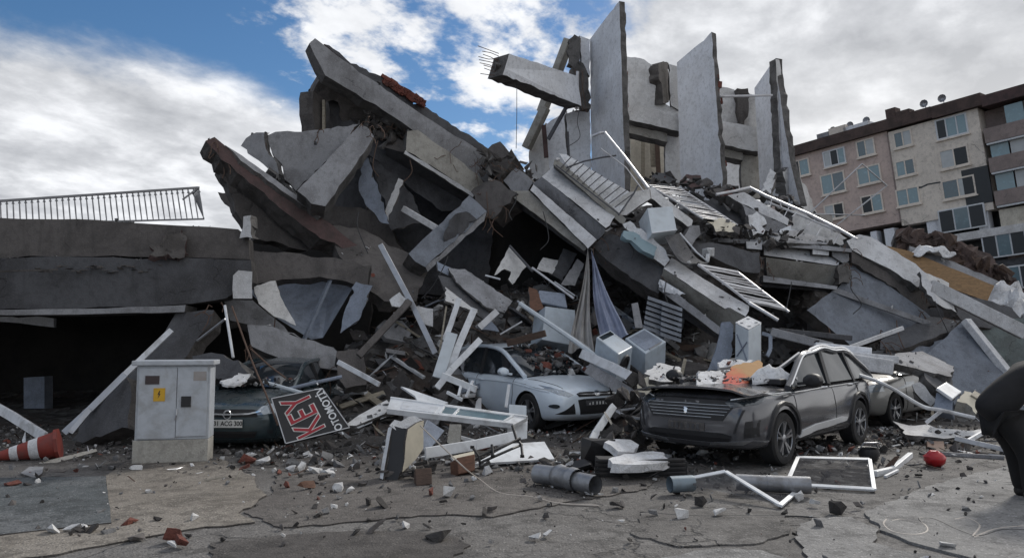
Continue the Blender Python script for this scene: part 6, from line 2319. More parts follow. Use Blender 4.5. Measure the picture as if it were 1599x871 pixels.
white_door()
for lb, out, m in (('grey slab resting on the roof of the silver car', [(1398, 552, 13.9), (1440, 548), (1490, 572, 13.9), (1486, 588), (1440, 578, 13.2), (1400, 568)], 'conc'),
                   ('dark slab piece leaning on the rear of the silver car', [(1440, 576, 13.3), (1486, 584), (1492, 622, 12.9), (1462, 606), (1446, 592, 13.0)], 'conc_d'),
                   ('pale slab strip lying over the door of the silver car', [(1424, 600, 12.9), (1436, 596), (1462, 624, 12.7), (1454, 634), (1438, 622, 12.8)], 'plaster_g')):
    tri_panel('broken_slab', lb, 'slab', out, .14, m, jag=.03)
tri_panel('upright_board', 'white jamb standing on end at the foot of the lying door', 'door frame', [(793, 662, 11.1), (800, 658), (824, 652, 11.2), (823, 684), (812, 686, 11.0), (792, 680)], .06, 'whiteclean', edge='white')
tri_panel('white_board', 'slanting white board with a dark notch behind the lying door', 'board', [(626, 603, 12.0), (634, 605), (700, 628, 11.9), (690, 632), (652, 626, 11.7), (648, 618)], .03, 'whiteclean', edge='white')
tri_panel('white_board', 'short upright white board before the wheel of the white car', 'board', [(795, 631, 11.8), (822, 633, 11.8), (822, 652, 11.7), (795, 650)], .03, 'boxw', edge='white')


def torn_post():
    rt = thing('torn_post', 'upright torn wall end with a cream face and a black core', 'wall', G(622, 762))
    Y = 8.9
    f = lambda nm, out, th, m, **kw: slab(nm, None, None, out, th, [M[m], M['core_d']], root=rt, **kw)
    f('core', [(613, 664, 8.85), (637, 671, 8.8), (634, 700), (622, 764, 8.6), (598, 750), (604, 712)], .22, 'black', jag=.02, seg=.1)
    f('cream_face', [(637, 670, 8.78), (662, 656, 9.0), (661, 700, 8.95), (650, 716), (628, 737)], .03, 'cream', jag=.02, seg=.1)
    f('white_face', [(606, 668, 8.86), (613, 663, 8.84), (603, 716, 8.7), (598, 748), (593, 746)], .04, 'white', jag=.01, seg=.1)
    f('top', [(608, 664, 8.83), (616, 655), (648, 649, 9.0), (661, 656, 9.0), (640, 670), (618, 671, 8.8)], .05, 'foam', jag=.03, seg=.07)
    b = B()
    rnd = random.Random(2)
    for k in range(14):
        c = P(600 + k * 6.5, 752 - k * 2.2 + rnd.uniform(-8, 8), 8.7)
        c.z = max(c.z, .06)
        vs, fs = rnd.choice(CHUNKS)
        b.mesh([c + v * rnd.uniform(.05, .12) for v in vs], fs, rnd.choice((0, 1)))
    o = part(b, 'rubble', [M['ch_dark'], M['conc_b']], rt)
    o['kind'] = 'stuff'


M['cream'] = plain('cream_paint', (0.58, 0.53, 0.42), 0.6, dirt=(.4, .36, .3))
torn_post()
tri_panel('grey_board', 'square blue grey panel leaning behind the torn post', 'panel', [(668, 655, 9.6), (694, 672, 9.7), (672, 700, 9.4), (660, 702, 9.4), (662, 670)], .03, 'slate', edge='white')
tri_panel('wooden_crate', 'dark upright board end beside the grey panel', 'board', [(702, 662, 10.4), (720, 662, 10.4), (718, 700, 10.3), (698, 690)], .12, 'conc_w')
rod('white_plank', 'long white plank sloping up over the lower white panel', 'plank', [(664, 707, 9.3), (806, 680, 10.2)], .13, 'whiteclean', .04)
rod('white_plank', 'thin white slat lying under the door', 'plank', [(716, 682, 10.6), (760, 694, 10.5)], .05, 'white', .03)
tri_panel('white_board', 'flat white cupboard panel on the ground right of the black legs', 'panel', [(742, 723, 9.4), (800, 692, 10.1), (850, 689, 10.3), (866, 716, 9.75)], .03, 'whiteclean', edge='white')
tri_panel('white_board', 'white flap under the long plank beside the brown block', 'panel', [(704, 712, 9.2), (740, 704, 9.4), (742, 716), (712, 722, 9.1)], .03, 'cream', edge='white')


def black_legs():
    b = B()
    q = lambda *a: P(*a)
    segs = [[(738, 698, 9.2), (748, 712, 9.15), (750, 728, 9.1)], [(748, 712, 9.15), (790, 695, 9.4), (812, 684, 9.6)], [(750, 722, 9.1), (800, 700, 9.4), (815, 694, 9.6)], [(800, 664, 9.7), (806, 684, 9.6), (814, 694, 9.55), (816, 712, 9.4)], [(768, 694, 9.3), (770, 712, 9.2)]]
    for s_ in segs:
        b.tube([q(*p) for p in s_], .018, 6)
    for p in ((738, 698, 9.2), (770, 712, 9.2), (816, 712, 9.4)):
        b.mesh([q(*p) + v * .035 for v in CHUNKS[0][0]], CHUNKS[0][1])
    one(b, 'broken_chair', 'bent black chair frame lying across the white panel', 'chair frame', M['black'])


black_legs()
M['woodr'] = wood('wood_red', (0.16, 0.075, 0.045))
px_box('wooden_block', 'reddish brown wooden block under the white flap', 'block', (714, 714, 8.95), (742, 708, 9.1), (742, 734, 9.0), (716, 740, 8.9), .2, 'woodr')
px_box('wooden_box', 'small dark brown box at the foot of the torn post', 'box', (648, 731, 8.4), (674, 729, 8.45), (675, 755, 8.35), (650, 758, 8.3), .15, 'woodd')
rod('cable', 'pale cable running from the torn post down to the road', 'cable', [(656, 664, 8.85), (700, 706, 8.6), (730, 734, 8.4), (748, 748)], .008, 'rope')
rod('cable', 'thin pale cable trailing over the road left of the duct', 'cable', [(748, 748), (780, 770), (830, 776), (870, 786), (935, 790)], .009, 'rope')


def duct(name, label, secs, m):
    rt = thing(name, label, 'duct', G(secs[0][0], secs[0][1]))
    for i, (x0, y0, x1, y1, r, k) in enumerate(secs):
        a, c = G(x0, y0 + 0.0), G(x1, y1)
        a.z = c.z = r + .02
        ax = (c - a)
        L = ax.length
        ax.normalize()
        ns = 10
        pts = [a + ax * L * j / ns for j in range(ns + 1)]
        b = B().tube(pts, [r * (1 + (.09 if k == 'rib' and j in (1, 2, 7, 8) else 0) + .025 * math.sin(j * 3.1)) for j in range(ns + 1)], 16, cap=False)
        b.tube(pts, [r * .9] * (ns + 1), 16, cap=False)
        o = part(b, 'section', M[m], rt, smooth=True)
    return rt


M['duct'] = plain('duct_metal', (0.30, 0.31, 0.33), 0.45, 0.6, scale=9, dirt=(.12, .11, .10), dirt_amt=.6, bstr=.25)
M['ductb'] = plain('duct_blue', (0.20, 0.25, 0.29), 0.5, 0.3, scale=9, dirt=(.12, .12, .12), dirt_amt=.5)
duct('metal_duct', 'crumpled grey metal duct lying on the road below the white car', [(838, 757, 872, 762, .105, ''), (870, 762, 902, 770, .115, 'rib'), (900, 769, 930, 776, .10, '')], 'duct')
duct('metal_duct', 'blue grey duct stub beside the twisted insect screen', [(1046, 772, 1082, 770, .085, '')], 'ductb')
duct('metal_duct', 'long pale duct lying under the square insect screen', [(1150, 768, 1200, 771, .085, ''), (1198, 771, 1266, 774, .088, '')], 'duct')


# ---- sofa base with pale slabs on top
def sofa():
    rt = thing('sofa_base', 'dark crushed sofa base with two pale slabs on top', 'sofa', G(990, 750))
    c = G(990, 738)
    b = B()
    b.mesh([c + Vector((.1 + v.x * .5, v.y * .4 + .25, .12 + v.z * .26)) for v in CHUNKS[6][0]], CHUNKS[6][1])
    b.mesh([c + Vector((-.34 + v.x * .28, v.y * .3 + .45, .16 + v.z * .34)) for v in CHUNKS[0][0]], CHUNKS[0][1])
    b.mesh([c + Vector((-.55 + v.x * .2, v.y * .2 + .1, .08 + v.z * .3)) for v in CHUNKS[3][0]], CHUNKS[3][1])
    b.box(c + Vector((.05, -.18, .10)), (1.05, .25, .2), Euler((0, R(2), R(3))).to_matrix())
    part(b, 'base', M['black'], rt, bevel=.03)
    for k in range(4):
        bb = B().tube([c + Vector((-.5, -.32 - .01 * k, .05 + .05 * k)), c + Vector((0, -.33 - .01 * k, .045 + .05 * k)), c + Vector((.55, -.30, .055 + .05 * k))], .02, 6)
        part(bb, 'spring_band', M['rubber'], rt)


sofa()
tri_panel('plaster_slab', 'larger white plaster slab on top of the dark sofa base', 'slab', [(950, 716, 8.75), (975, 708), (1020, 704, 9.3), (1036, 706), (1046, 718, 8.85), (1030, 723), (990, 725), (956, 723)], .09, 'foam', jag=.035, edge='foam')
tri_panel('plaster_slab', 'smaller white plaster slab leaning behind the larger one', 'slab', [(944, 690, 9.3), (960, 685), (985, 686, 9.7), (998, 694), (990, 706, 9.2), (965, 704)], .07, 'foam', jag=.03, edge='foam')
rod('white_post', 'white plastic window post leaning before the white car bumper', 'post', [(908, 722, 9.9), (958, 634, 10.9)], .10, 'whiteclean', .06)
rod('white_batten', 'short white slat on the ground at the foot of the window post', 'slat', [(862, 722, 9.75), (918, 724, 9.7)], .03, 'white', .03)
rod('window_strip', 'thin bent window strip between the two light cars', 'strip', [(962, 641, 11.2), (978, 650, 11.0), (1010, 655, 10.9), (994, 662, 10.8)], .035, 'metal', .03)
rod('window_strip', 'short grey window strip above the bent one', 'strip', [(962, 641, 11.2), (992, 637, 11.2)], .03, 'metal', .03)


for lb, x, y, Y, r, m in (('black torn tangle of debris between the two light plank ends', 976, 616, 11.4, .30, 'black'), ('black crumpled tangle in front of the grey car bumper', 1000, 668, 10.6, .32, 'black'), ('dark crushed tangle beside the white window post', 955, 690, 10.2, .28, 'rubber'),
                        ('dark earthy tangle below the torn insulation', 1020, 640, 11.2, .34, 'ch_dark')):
    b = B()
    q = P(x, y, Y)
    lr = random.Random(int(x))
    for k in range(16):
        vs, fs = lr.choice(CHUNKS if k % 3 else STICKS)
        e = Euler((lr.uniform(-1, 1), lr.uniform(-1, 1), lr.uniform(0, 6))).to_matrix()
        s_ = r * lr.uniform(.3, .62) * (1 if k % 3 else 1.7)
        c = q + Vector((lr.gauss(0, .5), lr.gauss(0, .4), lr.gauss(-.1, .4))) * r
        b.mesh([c + e @ (v * s_) for v in vs], fs, k % 3)
    tag(one(b, 'tangle', lb, 'debris', [M[m], M['ch_dark'], M['core_d']]), kind='stuff')


# ---- insect screens
def screen(name, label, quad, bars, m='mesh'):
    pts = [P(*q) if len(q) == 3 else G(*q) + Vector((0, 0, .03)) for q in quad]
    rt = thing(name, label, 'insect screen', min(pts, key=lambda p: p.z))
    for i, j in bars:
        b = B().bar(pts[i], pts[j], .045, .025, Vector((0, -.5, 1)))
        part(b, 'frame_bar', M['whiteclean'], rt, bevel=.004)
    b = B()
    b.face(pts)
    part(b, 'netting', M[m], rt)
    return rt


def net_mat():
    m = bpy.data.materials.new('insect_netting')
    m.use_nodes = True
    t = NT(m.node_tree)
    out = t.add('ShaderNodeOutputMaterial')
    mx = t.add('ShaderNodeMixShader')
    tr = t.add('ShaderNodeBsdfTransparent')
    df = t.add('ShaderNodeBsdfDiffuse')
    tc = t.add('ShaderNodeTexCoord')
    n = t.noise(tc.outputs['Object'], 5, 6, .65)
    t.put(df.inputs['Color'], t.mix(t.step(n, .45, .7), (.055, .055, .06), (.20, .20, .20)))
    mx.inputs[0].default_value = .62
    t.link(tr.outputs[0], mx.inputs[1])
    t.link(df.outputs[0], mx.inputs[2])
    t.link(mx.outputs[0], out.inputs[0])
    return m


M['mesh'] = net_mat()
screen('insect_screen', 'square dark insect screen with a white frame lying by the grey car', [(1246, 714, 9.6), (1358, 717, 9.55), (1365, 768), (1228, 760)], [(0, 1), (1, 2), (2, 3), (3, 0)])
screen('insect_screen', 'twisted triangular insect screen in a bent white frame', [(1082, 746, 8.0), (1133, 736, 7.95), (1218, 793), (1082, 757, 7.8)], [(0, 1), (1, 2)])
screen('insect_screen', 'small corner of a bent white screen frame beside the twisted one', [(1182, 765), (1246, 770), (1218, 794)], [(0, 1), (1, 2)])
rod('window_profile', 'white window profile lying right of the square insect screen', 'profile', [(1366, 744), (1422, 714)], .07, 'whiteclean', .06)
rod('window_profile', 'thin broken window profile beside the thicker one', 'profile', [(1382, 746), (1402, 736)], .03, 'white', .03)


def pot():
    c = G(1357, 720)
    rt = thing('pot', 'small black round pot between the insect screen and the tyre', 'pot', c)
    prof = [(.02, 0), (.10, .01), (.13, .10), (.12, .17), (.13, .18), (.105, .175), (.09, .06)]
    b = B().loft([[c + Vector((r * math.cos(k * math.pi / 8), r * math.sin(k * math.pi / 8), z)) for k in range(16)] for r, z in prof], caps=False)
    part(b, 'bowl', M['black'], rt, smooth=True)
    b = B().tube([c + Vector((-.13, 0, .15)), c + Vector((-.08, -.05, .25)), c + Vector((.08, -.05, .25)), c + Vector((.13, 0, .15))], .01, 5)
    part(b, 'handle', M['metal'], rt)


pot()


def red_bag():
    M['red'] = plain('red_plastic', (.38, .015, .02), .35, scale=8, bstr=.3)
    c = G(1460, 727)
    b = B()
    rings = []
    for j in range(9):
        v = j / 8
        r = .13 * math.sin(math.pi * (.12 + .8 * v)) ** .7
        rings.append([c + Vector((r * math.cos(k * math.pi / 7) * (1 + .25 * mnoise.noise(Vector((k, j * .7, 1)))), r * math.sin(k * math.pi / 7), .19 * v + .03 * mnoise.noise(Vector((k * .6, j, 4))))) for k in range(14)])
    one(b.loft(rings), 'plastic_bag', 'crumpled red plastic bag on the pale road at right', 'bag', M['red'], smooth=True)


red_bag()

# ---- loose cables on the right
for lb, pts in (('pale cable looped into a ring on the road at lower right', [(1384, 812), (1380, 820), (1395, 832), (1430, 836), (1448, 830), (1440, 818), (1410, 812), (1392, 814)]),
                ('dark cable snaking from the ring to the right edge', [(1440, 818), (1436, 810), (1460, 812), (1500, 830), (1530, 838), (1570, 828), (1640, 832)]),
                ('pale cable arching over the dark cable at lower right', [(1490, 812), (1510, 810), (1530, 822), (1520, 840), (1560, 826), (1640, 820)]),
                ('thin cable running across the road under the insect screens', [(1000, 800), (1080, 806), (1160, 806), (1240, 806), (1280, 810), (1310, 818)]),
                ('thin dark cable at the right edge of the road', [(1500, 838), (1540, 843), (1600, 838), (1660, 842)])):
    rod('cable', lb, 'cable', pts, .008 if 'thin' in lb else .011, 'rope' if 'pale' in lb else 'cable')

# ---- planks and rails standing in the heap
for lb, a, c, w, h, m in (
        ('long bent grey plank leaning left of the other white planks', (594, 382, 14.2), (680, 552, 13.6), .10, .05, 'metal'),
        ('thin upright lath among the white planks', (697, 478, 13.4), (686, 552, 13.2), .03, .02, 'woodp'),
        ('medium white plank behind the wide one', (717, 466, 13.7), (694, 532, 13.3), .10, .04, 'white'),
        ('tall white plank right of the wide one', (741, 482, 13.4), (702, 580, 12.9), .12, .05, 'white'),
        ('wide pale plank standing in the bundle left of the white car', (706, 520, 13.1), (684, 590, 12.8), .20, .05, 'boxw'),
        ('white plank falling from the car roof to the left', (750, 530, 13.2), (682, 606, 12.6), .11, .05, 'white')):
    rod('white_plank', lb, 'plank', [a, c], w, m, h)


def small_ladder():
    b = B()
    b.bar(P(690, 586, 12.3), P(744, 608, 12.0), .03, .10)
    b.bar(P(698, 612, 12.1), P(722, 624, 12.0), .03, .05)
    for a, c in (((738, 594, 12.1), (728, 620, 12.0)), ((722, 594, 12.2), (716, 618, 12.0))):
        b.bar(P(*a), P(*c), .04, .03)
    one(b, 'chair', 'small white broken chair back beside the white car door', 'chair', M['whiteclean'])


small_ladder()
rod('shelf_bracket', 'upright white metal strip in front of the car door', 'bracket', [(795, 600, 12.0), (790, 636, 11.9)], .05, 'white', .02)
rod('guard_rail', 'long pale blue rail falling across the heap to the right', 'rail', [(812, 474, 14.6), (925, 552, 13.4), (962, 588, 13.0)], .045, 'boxw')
rod('guard_rail', 'thin rail beside the long pale blue one', 'rail', [(808, 470, 14.7), (922, 545, 13.6)], .02, 'metal')
rod('white_plank', 'broad white plank sloping from the rail to the bumper of the grey car', 'plank', [(908, 552, 13.2), (1024, 608, 11.8)], .16, 'white', .06)
rod('white_plank', 'dull plank under the broad white one', 'plank', [(918, 574, 13.0), (1000, 628, 12.0)], .2, 'conc', .05)
tri_panel('torn_insulation', 'torn cream insulation at the lower end of the broad white plank', 'insulation', [(985, 594, 11.9), (1010, 588), (1034, 600, 11.6), (1030, 616), (1016, 628, 11.5), (1000, 612)], .12, 'cream', jag=.06, edge='foam', seg=.06)

# ---- curtains
def curtain(name, label, top, bl, br, m, folds, seed):
    A_, L_, R_ = P(*top), P(*bl), P(*br)
    b = B()
    rows = []
    for j in range(25):
        t_ = j / 24
        sp = t_ ** .8
        rw = []
        for i in range(33):
            u = i / 32
            e = L_.lerp(R_, u)
            p = A_.lerp(e, t_)
            fo = math.sin(u * folds * 6.28 + seed + 1.2 * math.sin(t_ * 3 + u * 2)) + .5 * math.sin(u * folds * 15 + seed * 3 + t_ * 2)
            p = p + Vector((0, -1, 0)) * (.11 * sp * fo * (.4 + .9 * abs(mnoise.noise(Vector((u * 3, t_ * 2, seed))))))
            p.z += -.05 * math.sin(u * 9 + seed) * (t_ > .96)
            p.x += .05 * math.sin(t_ * 5 + seed + u) * sp
            rw.append(p)
        rows.append(rw)
    b.loft(rows, closed=False, caps=False)
    b.loft([[p + Vector((0, .012, 0)) for p in r_] for r_ in rows], closed=False, caps=False)
    return one(b, name, label, 'curtain', M[m], smooth=True)


M['cloth_g'] = plain('cloth_grey', (.36, .35, .34), .9, var=.25, bstr=.1)
M['cloth_b'] = plain('cloth_blue', (.27, .30, .40), .9, var=.25, bstr=.1)
curtain('curtain', 'grey curtain hanging from the dark beam over the hollow', (918, 388, 15.2), (890, 548, 14.3), (928, 546, 14.2), 'cloth_g', 2.6, .4)
curtain('curtain', 'bluish curtain hanging to the right of the grey one', (923, 390, 15.1), (934, 524, 14.2), (978, 526, 14.0), 'cloth_b', 2.3, 2.0)


# ---- appliances
M['boxd'] = plain('appliance_bluish', (0.42, 0.48, 0.54), 0.4, dirt=(.2, .2, .2), dirt_amt=.4)


def appliance():
    rt = thing('washing_machine', 'white washing machine on its side below the bluish curtain', 'washing machine', P(958, 578, 13.2))
    A_, B_, C_ = P(931, 526, 13.3), P(953, 515, 13.8), P(988, 541, 13.3)
    pl = plane3(A_, B_, C_)
    D_ = onp(pl, 966, 553)
    dn = Vector((-.05, .12, -.55))
    b = B().hexa([A_, B_, C_, D_, A_ + dn, B_ + dn, C_ + dn, D_ + dn])
    part(b, 'body', M['boxd'], rt, bevel=.02)
    n = pl[1] if pl[1].z > 0 else -pl[1]
    q = [A_.lerp(B_, .1).lerp(D_.lerp(C_, .1), .06), A_.lerp(B_, .9).lerp(D_.lerp(C_, .9), .06), A_.lerp(B_, .9).lerp(D_.lerp(C_, .9), .24), A_.lerp(B_, .1).lerp(D_.lerp(C_, .1), .24)]
    part(B().hexa([p + n * .006 for p in q] + [p - n * .004 for p in q]), 'control_panel', M['glass'], rt)
    c = D_.lerp(C_, .45) + dn * .45
    ax = (D_ - A_).normalized()
    s1 = (C_ - D_).normalized()
    s2 = ax.cross(s1).normalized()
    b = B().loft([[c + ax * d + (s1 * math.cos(k * math.pi / 8) + s2 * math.sin(k * math.pi / 8)) * r for k in range(16)] for r, d in ((.19, -.01), (.19, .03), (.13, .035), (.12, .015))])
    part(b, 'door', M['black'], rt, smooth=True)


appliance()


def oven():
    rt = thing('oven', 'white oven lying back to the right of the washing machine', 'oven', P(1010, 560, 13.4))
    A_, B_, C_ = P(976, 528, 13.9), P(1006, 512, 14.3), P(1040, 533, 13.8)
    pl = plane3(A_, B_, C_)
    D_ = onp(pl, 1008, 552)
    dn = Vector((0, .1, -.4))
    part(B().hexa([A_, B_, C_, D_, A_ + dn, B_ + dn, C_ + dn, D_ + dn]), 'body', M['boxd'], rt, bevel=.015)
    n = pl[1] if pl[1].z > 0 else -pl[1]
    f = lambda u, v: A_.lerp(B_, u).lerp(D_.lerp(C_, u), v)
    q = [f(.1, .1), f(.9, .1), f(.9, .9), f(.1, .9)]
    part(B().hexa([p + n * .008 for p in q] + [p - n * .004 for p in q]), 'door', M['slate'], rt, bevel=.003)
    b = B().bar(f(.2, .97) + n * .03, f(.8, .97) + n * .03, .02, .02)
    part(b, 'handle', M['metal'], rt)


oven()
px_box('cupboard', 'pale blue cupboard half hidden behind the grey curtain', 'cupboard', (852, 478, 14.9), (898, 484, 15.2), (900, 540, 14.9), (846, 530, 14.6), .5, 'boxd')
px_box('loose_board', 'pale blue cupboard door lying above the cupboard', 'panel', (842, 453, 15.6), (882, 458, 15.8), (886, 480, 15.5), (838, 470, 15.4), .05, 'slate')
for lb, out, m in (
        ('white torn panel standing on its corner deep in the hollow', [(796, 384, 16.8), (824, 414, 16.8), (800, 444, 16.4), (794, 436), (798, 424), (788, 420), (772, 430, 16.6)], 'plaster_g'),
        ('grey upright panel leaning right of the white torn one', [(848, 402, 17.0), (880, 408, 17.1), (862, 428, 16.8), (838, 420)], 'plaster_g'),
        ('dark cupboard side leaning at the back of the hollow', [(880, 388, 17.2), (902, 396, 17.2), (878, 438, 16.8), (862, 428)], 'conc_d'),
        ('dim grey panel behind the curtain', [(902, 404, 16.8), (912, 412, 16.8), (898, 446, 16.5), (876, 444)], 'conc'),
        ('flat grey panel lying over the middle of the heap', [(700, 418, 15.4), (726, 420), (800, 470, 15.0), (788, 488, 14.6), (760, 480), (712, 440)], 'conc'),
        ('second grey panel lying parallel to the first', [(684, 430, 15.2), (706, 434), (770, 494, 14.6), (764, 506, 14.3), (730, 480), (694, 450)], 'conc_d'),
        ('small greenish broken panel at the top of the grey panels', [(682, 408, 15.6), (704, 418, 15.6), (700, 430, 15.4), (684, 422)], 'slate'),
        ('pale plaster triangle below the grey panels', [(695, 446, 15.0), (720, 464, 14.9), (752, 490, 14.6), (696, 470)], 'plaster_g'),
        ('small bluish triangle of panel above the white car roof', [(766, 500, 13.9), (780, 518, 13.8), (750, 514, 13.8)], 'slate'),
        ('brown broken shelf board between panel and cupboard', [(826, 448, 15.6), (838, 452, 15.6), (850, 482, 15.2), (828, 488)], 'woodr'),
        ('pale switch plate box in the left part of the heap', [(608, 468, 14.2), (624, 456, 14.3), (634, 466), (628, 480, 14.1), (612, 478)], 'foam'),
        ('pale second plate box lower in the heap', [(648, 478, 14.0), (676, 482, 14.0), (676, 510, 13.9), (652, 504)], 'conc_l')):
    tri_panel('broken_sheet', lb, 'panel', out, .04, m, jag=.02)
rod('metal_rod', 'pale metal rod crossing the dark hollow to the curtain', 'rod', [(831, 418, 16.2), (896, 466, 15.6)], .025, 'rail')
rod('metal_rod', 'second thin rod lying along the pale one', 'rod', [(866, 440, 15.9), (898, 462, 15.7)], .02, 'metal')
rod('metal_rod', 'dark rod leaning on the white torn panel', 'rod', [(796, 384, 16.7), (832, 424, 16.3)], .03, 'raild')
rod('metal_rod', 'short white bar by the torn panel', 'rod', [(758, 430, 15.9), (781, 436, 15.8)], .02, 'white')
rod('metal_rod', 'thin rod sticking up above the car roof', 'rod', [(781, 522, 13.4), (815, 502, 13.5)], .016, 'metal')
rod('wood_beam', 'grey timber pointing up right above the white car', 'timber', [(748, 512, 13.6), (776, 486, 13.8)], .12, 'metal', .06)
rod('wood_beam', 'brown weathered timber across the top of the white car', 'timber', [(792, 536, 13.4), (852, 520, 13.2)], .12, 'woodd', .08)
rod('wood_beam', 'pale timber under the left planks deep in the heap', 'timber', [(560, 556, 13.2), (640, 470, 13.8)], .12, 'conc_b', .1)

# ---- slatted blinds in the dark gap
def blinds(name, label, cx_, cy_, Y, w, n, dx, dy):
    rt = thing(name, label, 'blind', P(cx_ + dx * n / 2, cy_ + dy * n, Y))
    for k in range(n):
        a = P(cx_ + dx * k, cy_ + dy * k, Y - .03 * k)
        b = B().hexa([a, a + Vector((w, 0, -w * .35)), a + Vector((w - .02, -.06, -w * .35 - .07)), a + Vector((-.02, -.06, -.07)), a + Vector((0, .02, 0)), a + Vector((w, .02, -w * .35)), a + Vector((w - .02, -.04, -w * .35 - .07)), a + Vector((-.02, -.04, -.07))])
        part(b, 'slat', M['slab_blue'], rt)


blinds('slatted_blind', 'left slatted blind fallen into the gap under the lower parapet', 1012, 462, 14.9, .42, 8, -1.2, 7.5)
blinds('slatted_blind', 'right slatted blind fallen into the gap under the lower parapet', 1034, 470, 14.8, .40, 7, -.4, 8)
tri_panel('upright_board', 'thin pale upright board beside the slatted blinds', 'board', [(986, 474, 14.6), (996, 472, 14.6), (1004, 512, 14.4), (992, 512)], .06, 'conc')

# ---- square white water heater and its neighbour
def heater():
    T = [P(1148, 505, 12.6), P(1168, 495, 12.9), P(1189, 505, 12.6), P(1169, 516, 12.3)]
    dn = Vector((-.02, 0, -.66))
    rt = thing('water_heater', 'square white water heater standing in the rubble, four holes in its top', 'heater', T[3] + dn)
    part(B().hexa([*T, *[p + dn for p in T]]), 'casing', M['boxw'], rt, bevel=.02)
    part(B().hexa([*[p + Vector((0, 0, .02)) for p in T], *[p + Vector((0, 0, .002)) for p in T]]), 'top', M['foam'], rt, bevel=.006)
    f = lambda u, v: T[0].lerp(T[1], u).lerp(T[3].lerp(T[2], u), v)
    for u, v in ((.22, .28), (.78, .22), (.8, .8), (.25, .8)):
        c = f(u, v) + Vector((0, 0, .021))
        b = B().loft([[c + Vector((r * math.cos(k * math.pi / 5), r * math.sin(k * math.pi / 5), z)) for k in range(10)] for r, z in ((.028, 0), (.028, .004))])
        part(b, 'hole', M['black'], rt)
    b = B()
    g = lambda u, v: T[0].lerp(T[3], u) + dn * v
    ofs = Vector((-.02, -.03, 0)).normalized() * .012
    b.bar(g(.15, .25) + ofs, g(.9, .75) + ofs, .02, .012)
    b.bar(g(.15, .8) + ofs, g(.9, .3) + ofs, .02, .012)
    part(b, 'strap', M['slate'], rt)


heater()
tri_panel('bent_casing', 'grey bent casing leaning left of the white water heater', 'casing', [(1127, 503, 12.9), (1140, 502, 12.9), (1146, 508), (1142, 556, 12.7), (1124, 578, 12.5), (1104, 580), (1118, 548), (1124, 524)], .08, 'slate', jag=.015, edge='slate')
rod('metal_strip', 'grey looped metal strip right of the white water heater', 'strip', [(1190, 520, 12.6), (1203, 524, 12.6), (1203, 545, 12.5), (1198, 556, 12.4)], .06, 'slate', .02)
# ---- on the bonnet of the grey car
tri_panel('foam_sheet', 'speckled white foam sheet on the bonnet of the grey car', 'foam', [(1090, 580, 10.7), (1130, 578, 10.9), (1134, 590), (1126, 603, 10.3), (1098, 608, 10.2), (1088, 600)], .06, 'foam', jag=.03, edge='foam', seg=.05)
tri_panel('foam_sheet', 'white foam strip behind the orange board on the grey car', 'foam', [(1120, 566, 11.3), (1130, 561, 11.4), (1176, 562, 11.4), (1160, 572), (1124, 574, 11.2)], .06, 'foam', jag=.03, edge='foam', seg=.05)


def orange_board():
    def fn(t, bs, v):
        sx = t.add('ShaderNodeSeparateXYZ')
        t.link(v, sx.inputs[0])
        n = t.noise(v, 5, 6, .65, .5)
        f = t.math('ADD', t.math('MULTIPLY', sx.outputs[0], 1.5), t.math('ADD', t.math('MULTIPLY', sx.outputs[2], 1.6), t.math('MULTIPLY', n, .9)))
        t.put(bs.inputs['Base Color'], t.ramp(f, (.40, (.55, .10, .07)), (.62, (.50, .13, .05)), (.95, (.40, .22, .08))))
        bs.inputs['Roughness'].default_value = .8
        bump(t, bs, n, .4, .02)
    M['orange'] = mat('orange_insulation', fn)
    tri_panel('orange_board', 'torn orange and red foam board lying against the windscreen of the grey car', 'board', [(1128, 598, 10.3), (1134, 584), (1146, 570, 10.9), (1186, 562, 11.1), (1196, 574), (1192, 586, 10.6), (1170, 596), (1136, 605, 10.2)], .07, 'orange', jag=.03, edge='orange', seg=.06)


orange_board()
crumpled_cloth('white_sack', 'white crumpled sack behind the windscreen opening of the grey car', 1204, 592, 10.35, .6, .35, .22, 'foam', 12)
tri_panel('plaster_lump', 'grey speckled plaster piece lying left of the foam sheet', 'plaster', [(1010, 580, 12.0), (1030, 566), (1060, 572, 12.2), (1066, 590, 11.7), (1040, 596), (1014, 592)], .15, 'plaster_g', jag=.05, seg=.07)
rod('lath', 'pale upright lath behind the bonnet of the grey car', 'lath', [(1062, 594, 11.6), (1070, 560, 11.7)], .05, 'woodp', .03)
rod('roof_strip', 'bent metal strip lying from bonnet to roof of the grey car', 'strip', [(1176, 602, 10.2), (1216, 576, 10.5), (1248, 552, 10.8)], .03, 'metal')
# ---- beams behind the grey car
for lb, a, c, w, h, m in (
        ('upper white beam lying across the rubble behind the grey car', (1272, 541, 13.6), (1360, 550, 13.4), .16, .14, 'plaster'),
        ('middle grey beam under the white one behind the grey car', (1290, 552, 13.5), (1402, 562, 13.2), .14, .2, 'conc_l'),
        ('lower grey beam pressing on the silver car', (1300, 560, 13.3), (1394, 574, 13.0), .26, .25, 'conc_l'),
        ('thin long strip rising to the right above the beams', (1320, 545, 14.6), (1410, 512, 15.0), .08, .05, 'conc_l'),
        ('grey beam slanting down behind the water heater', (1204, 518, 14.2), (1300, 542, 13.8), .16, .12, 'conc'),
        ('grey strip of wall edge above the slanting beam', (1216, 516, 14.6), (1330, 528, 14.4), .1, .1, 'conc_d')):
    rod('fallen_beam', lb, 'beam', [a, c], w, m, h)
rod('white_pipe', 'white bent pipe falling over the silver car to the right', 'pipe', [(1322, 580, 11.9), (1362, 592, 11.8), (1396, 608, 11.7), (1440, 634, 11.8), (1470, 640, 11.8), (1522, 652, 11.7)], .03, 'white')
rod('white_stick', 'short white stick standing below the white bent pipe', 'stick', [(1446, 660, 11.9), (1470, 641, 11.9)], .05, 'white', .03)
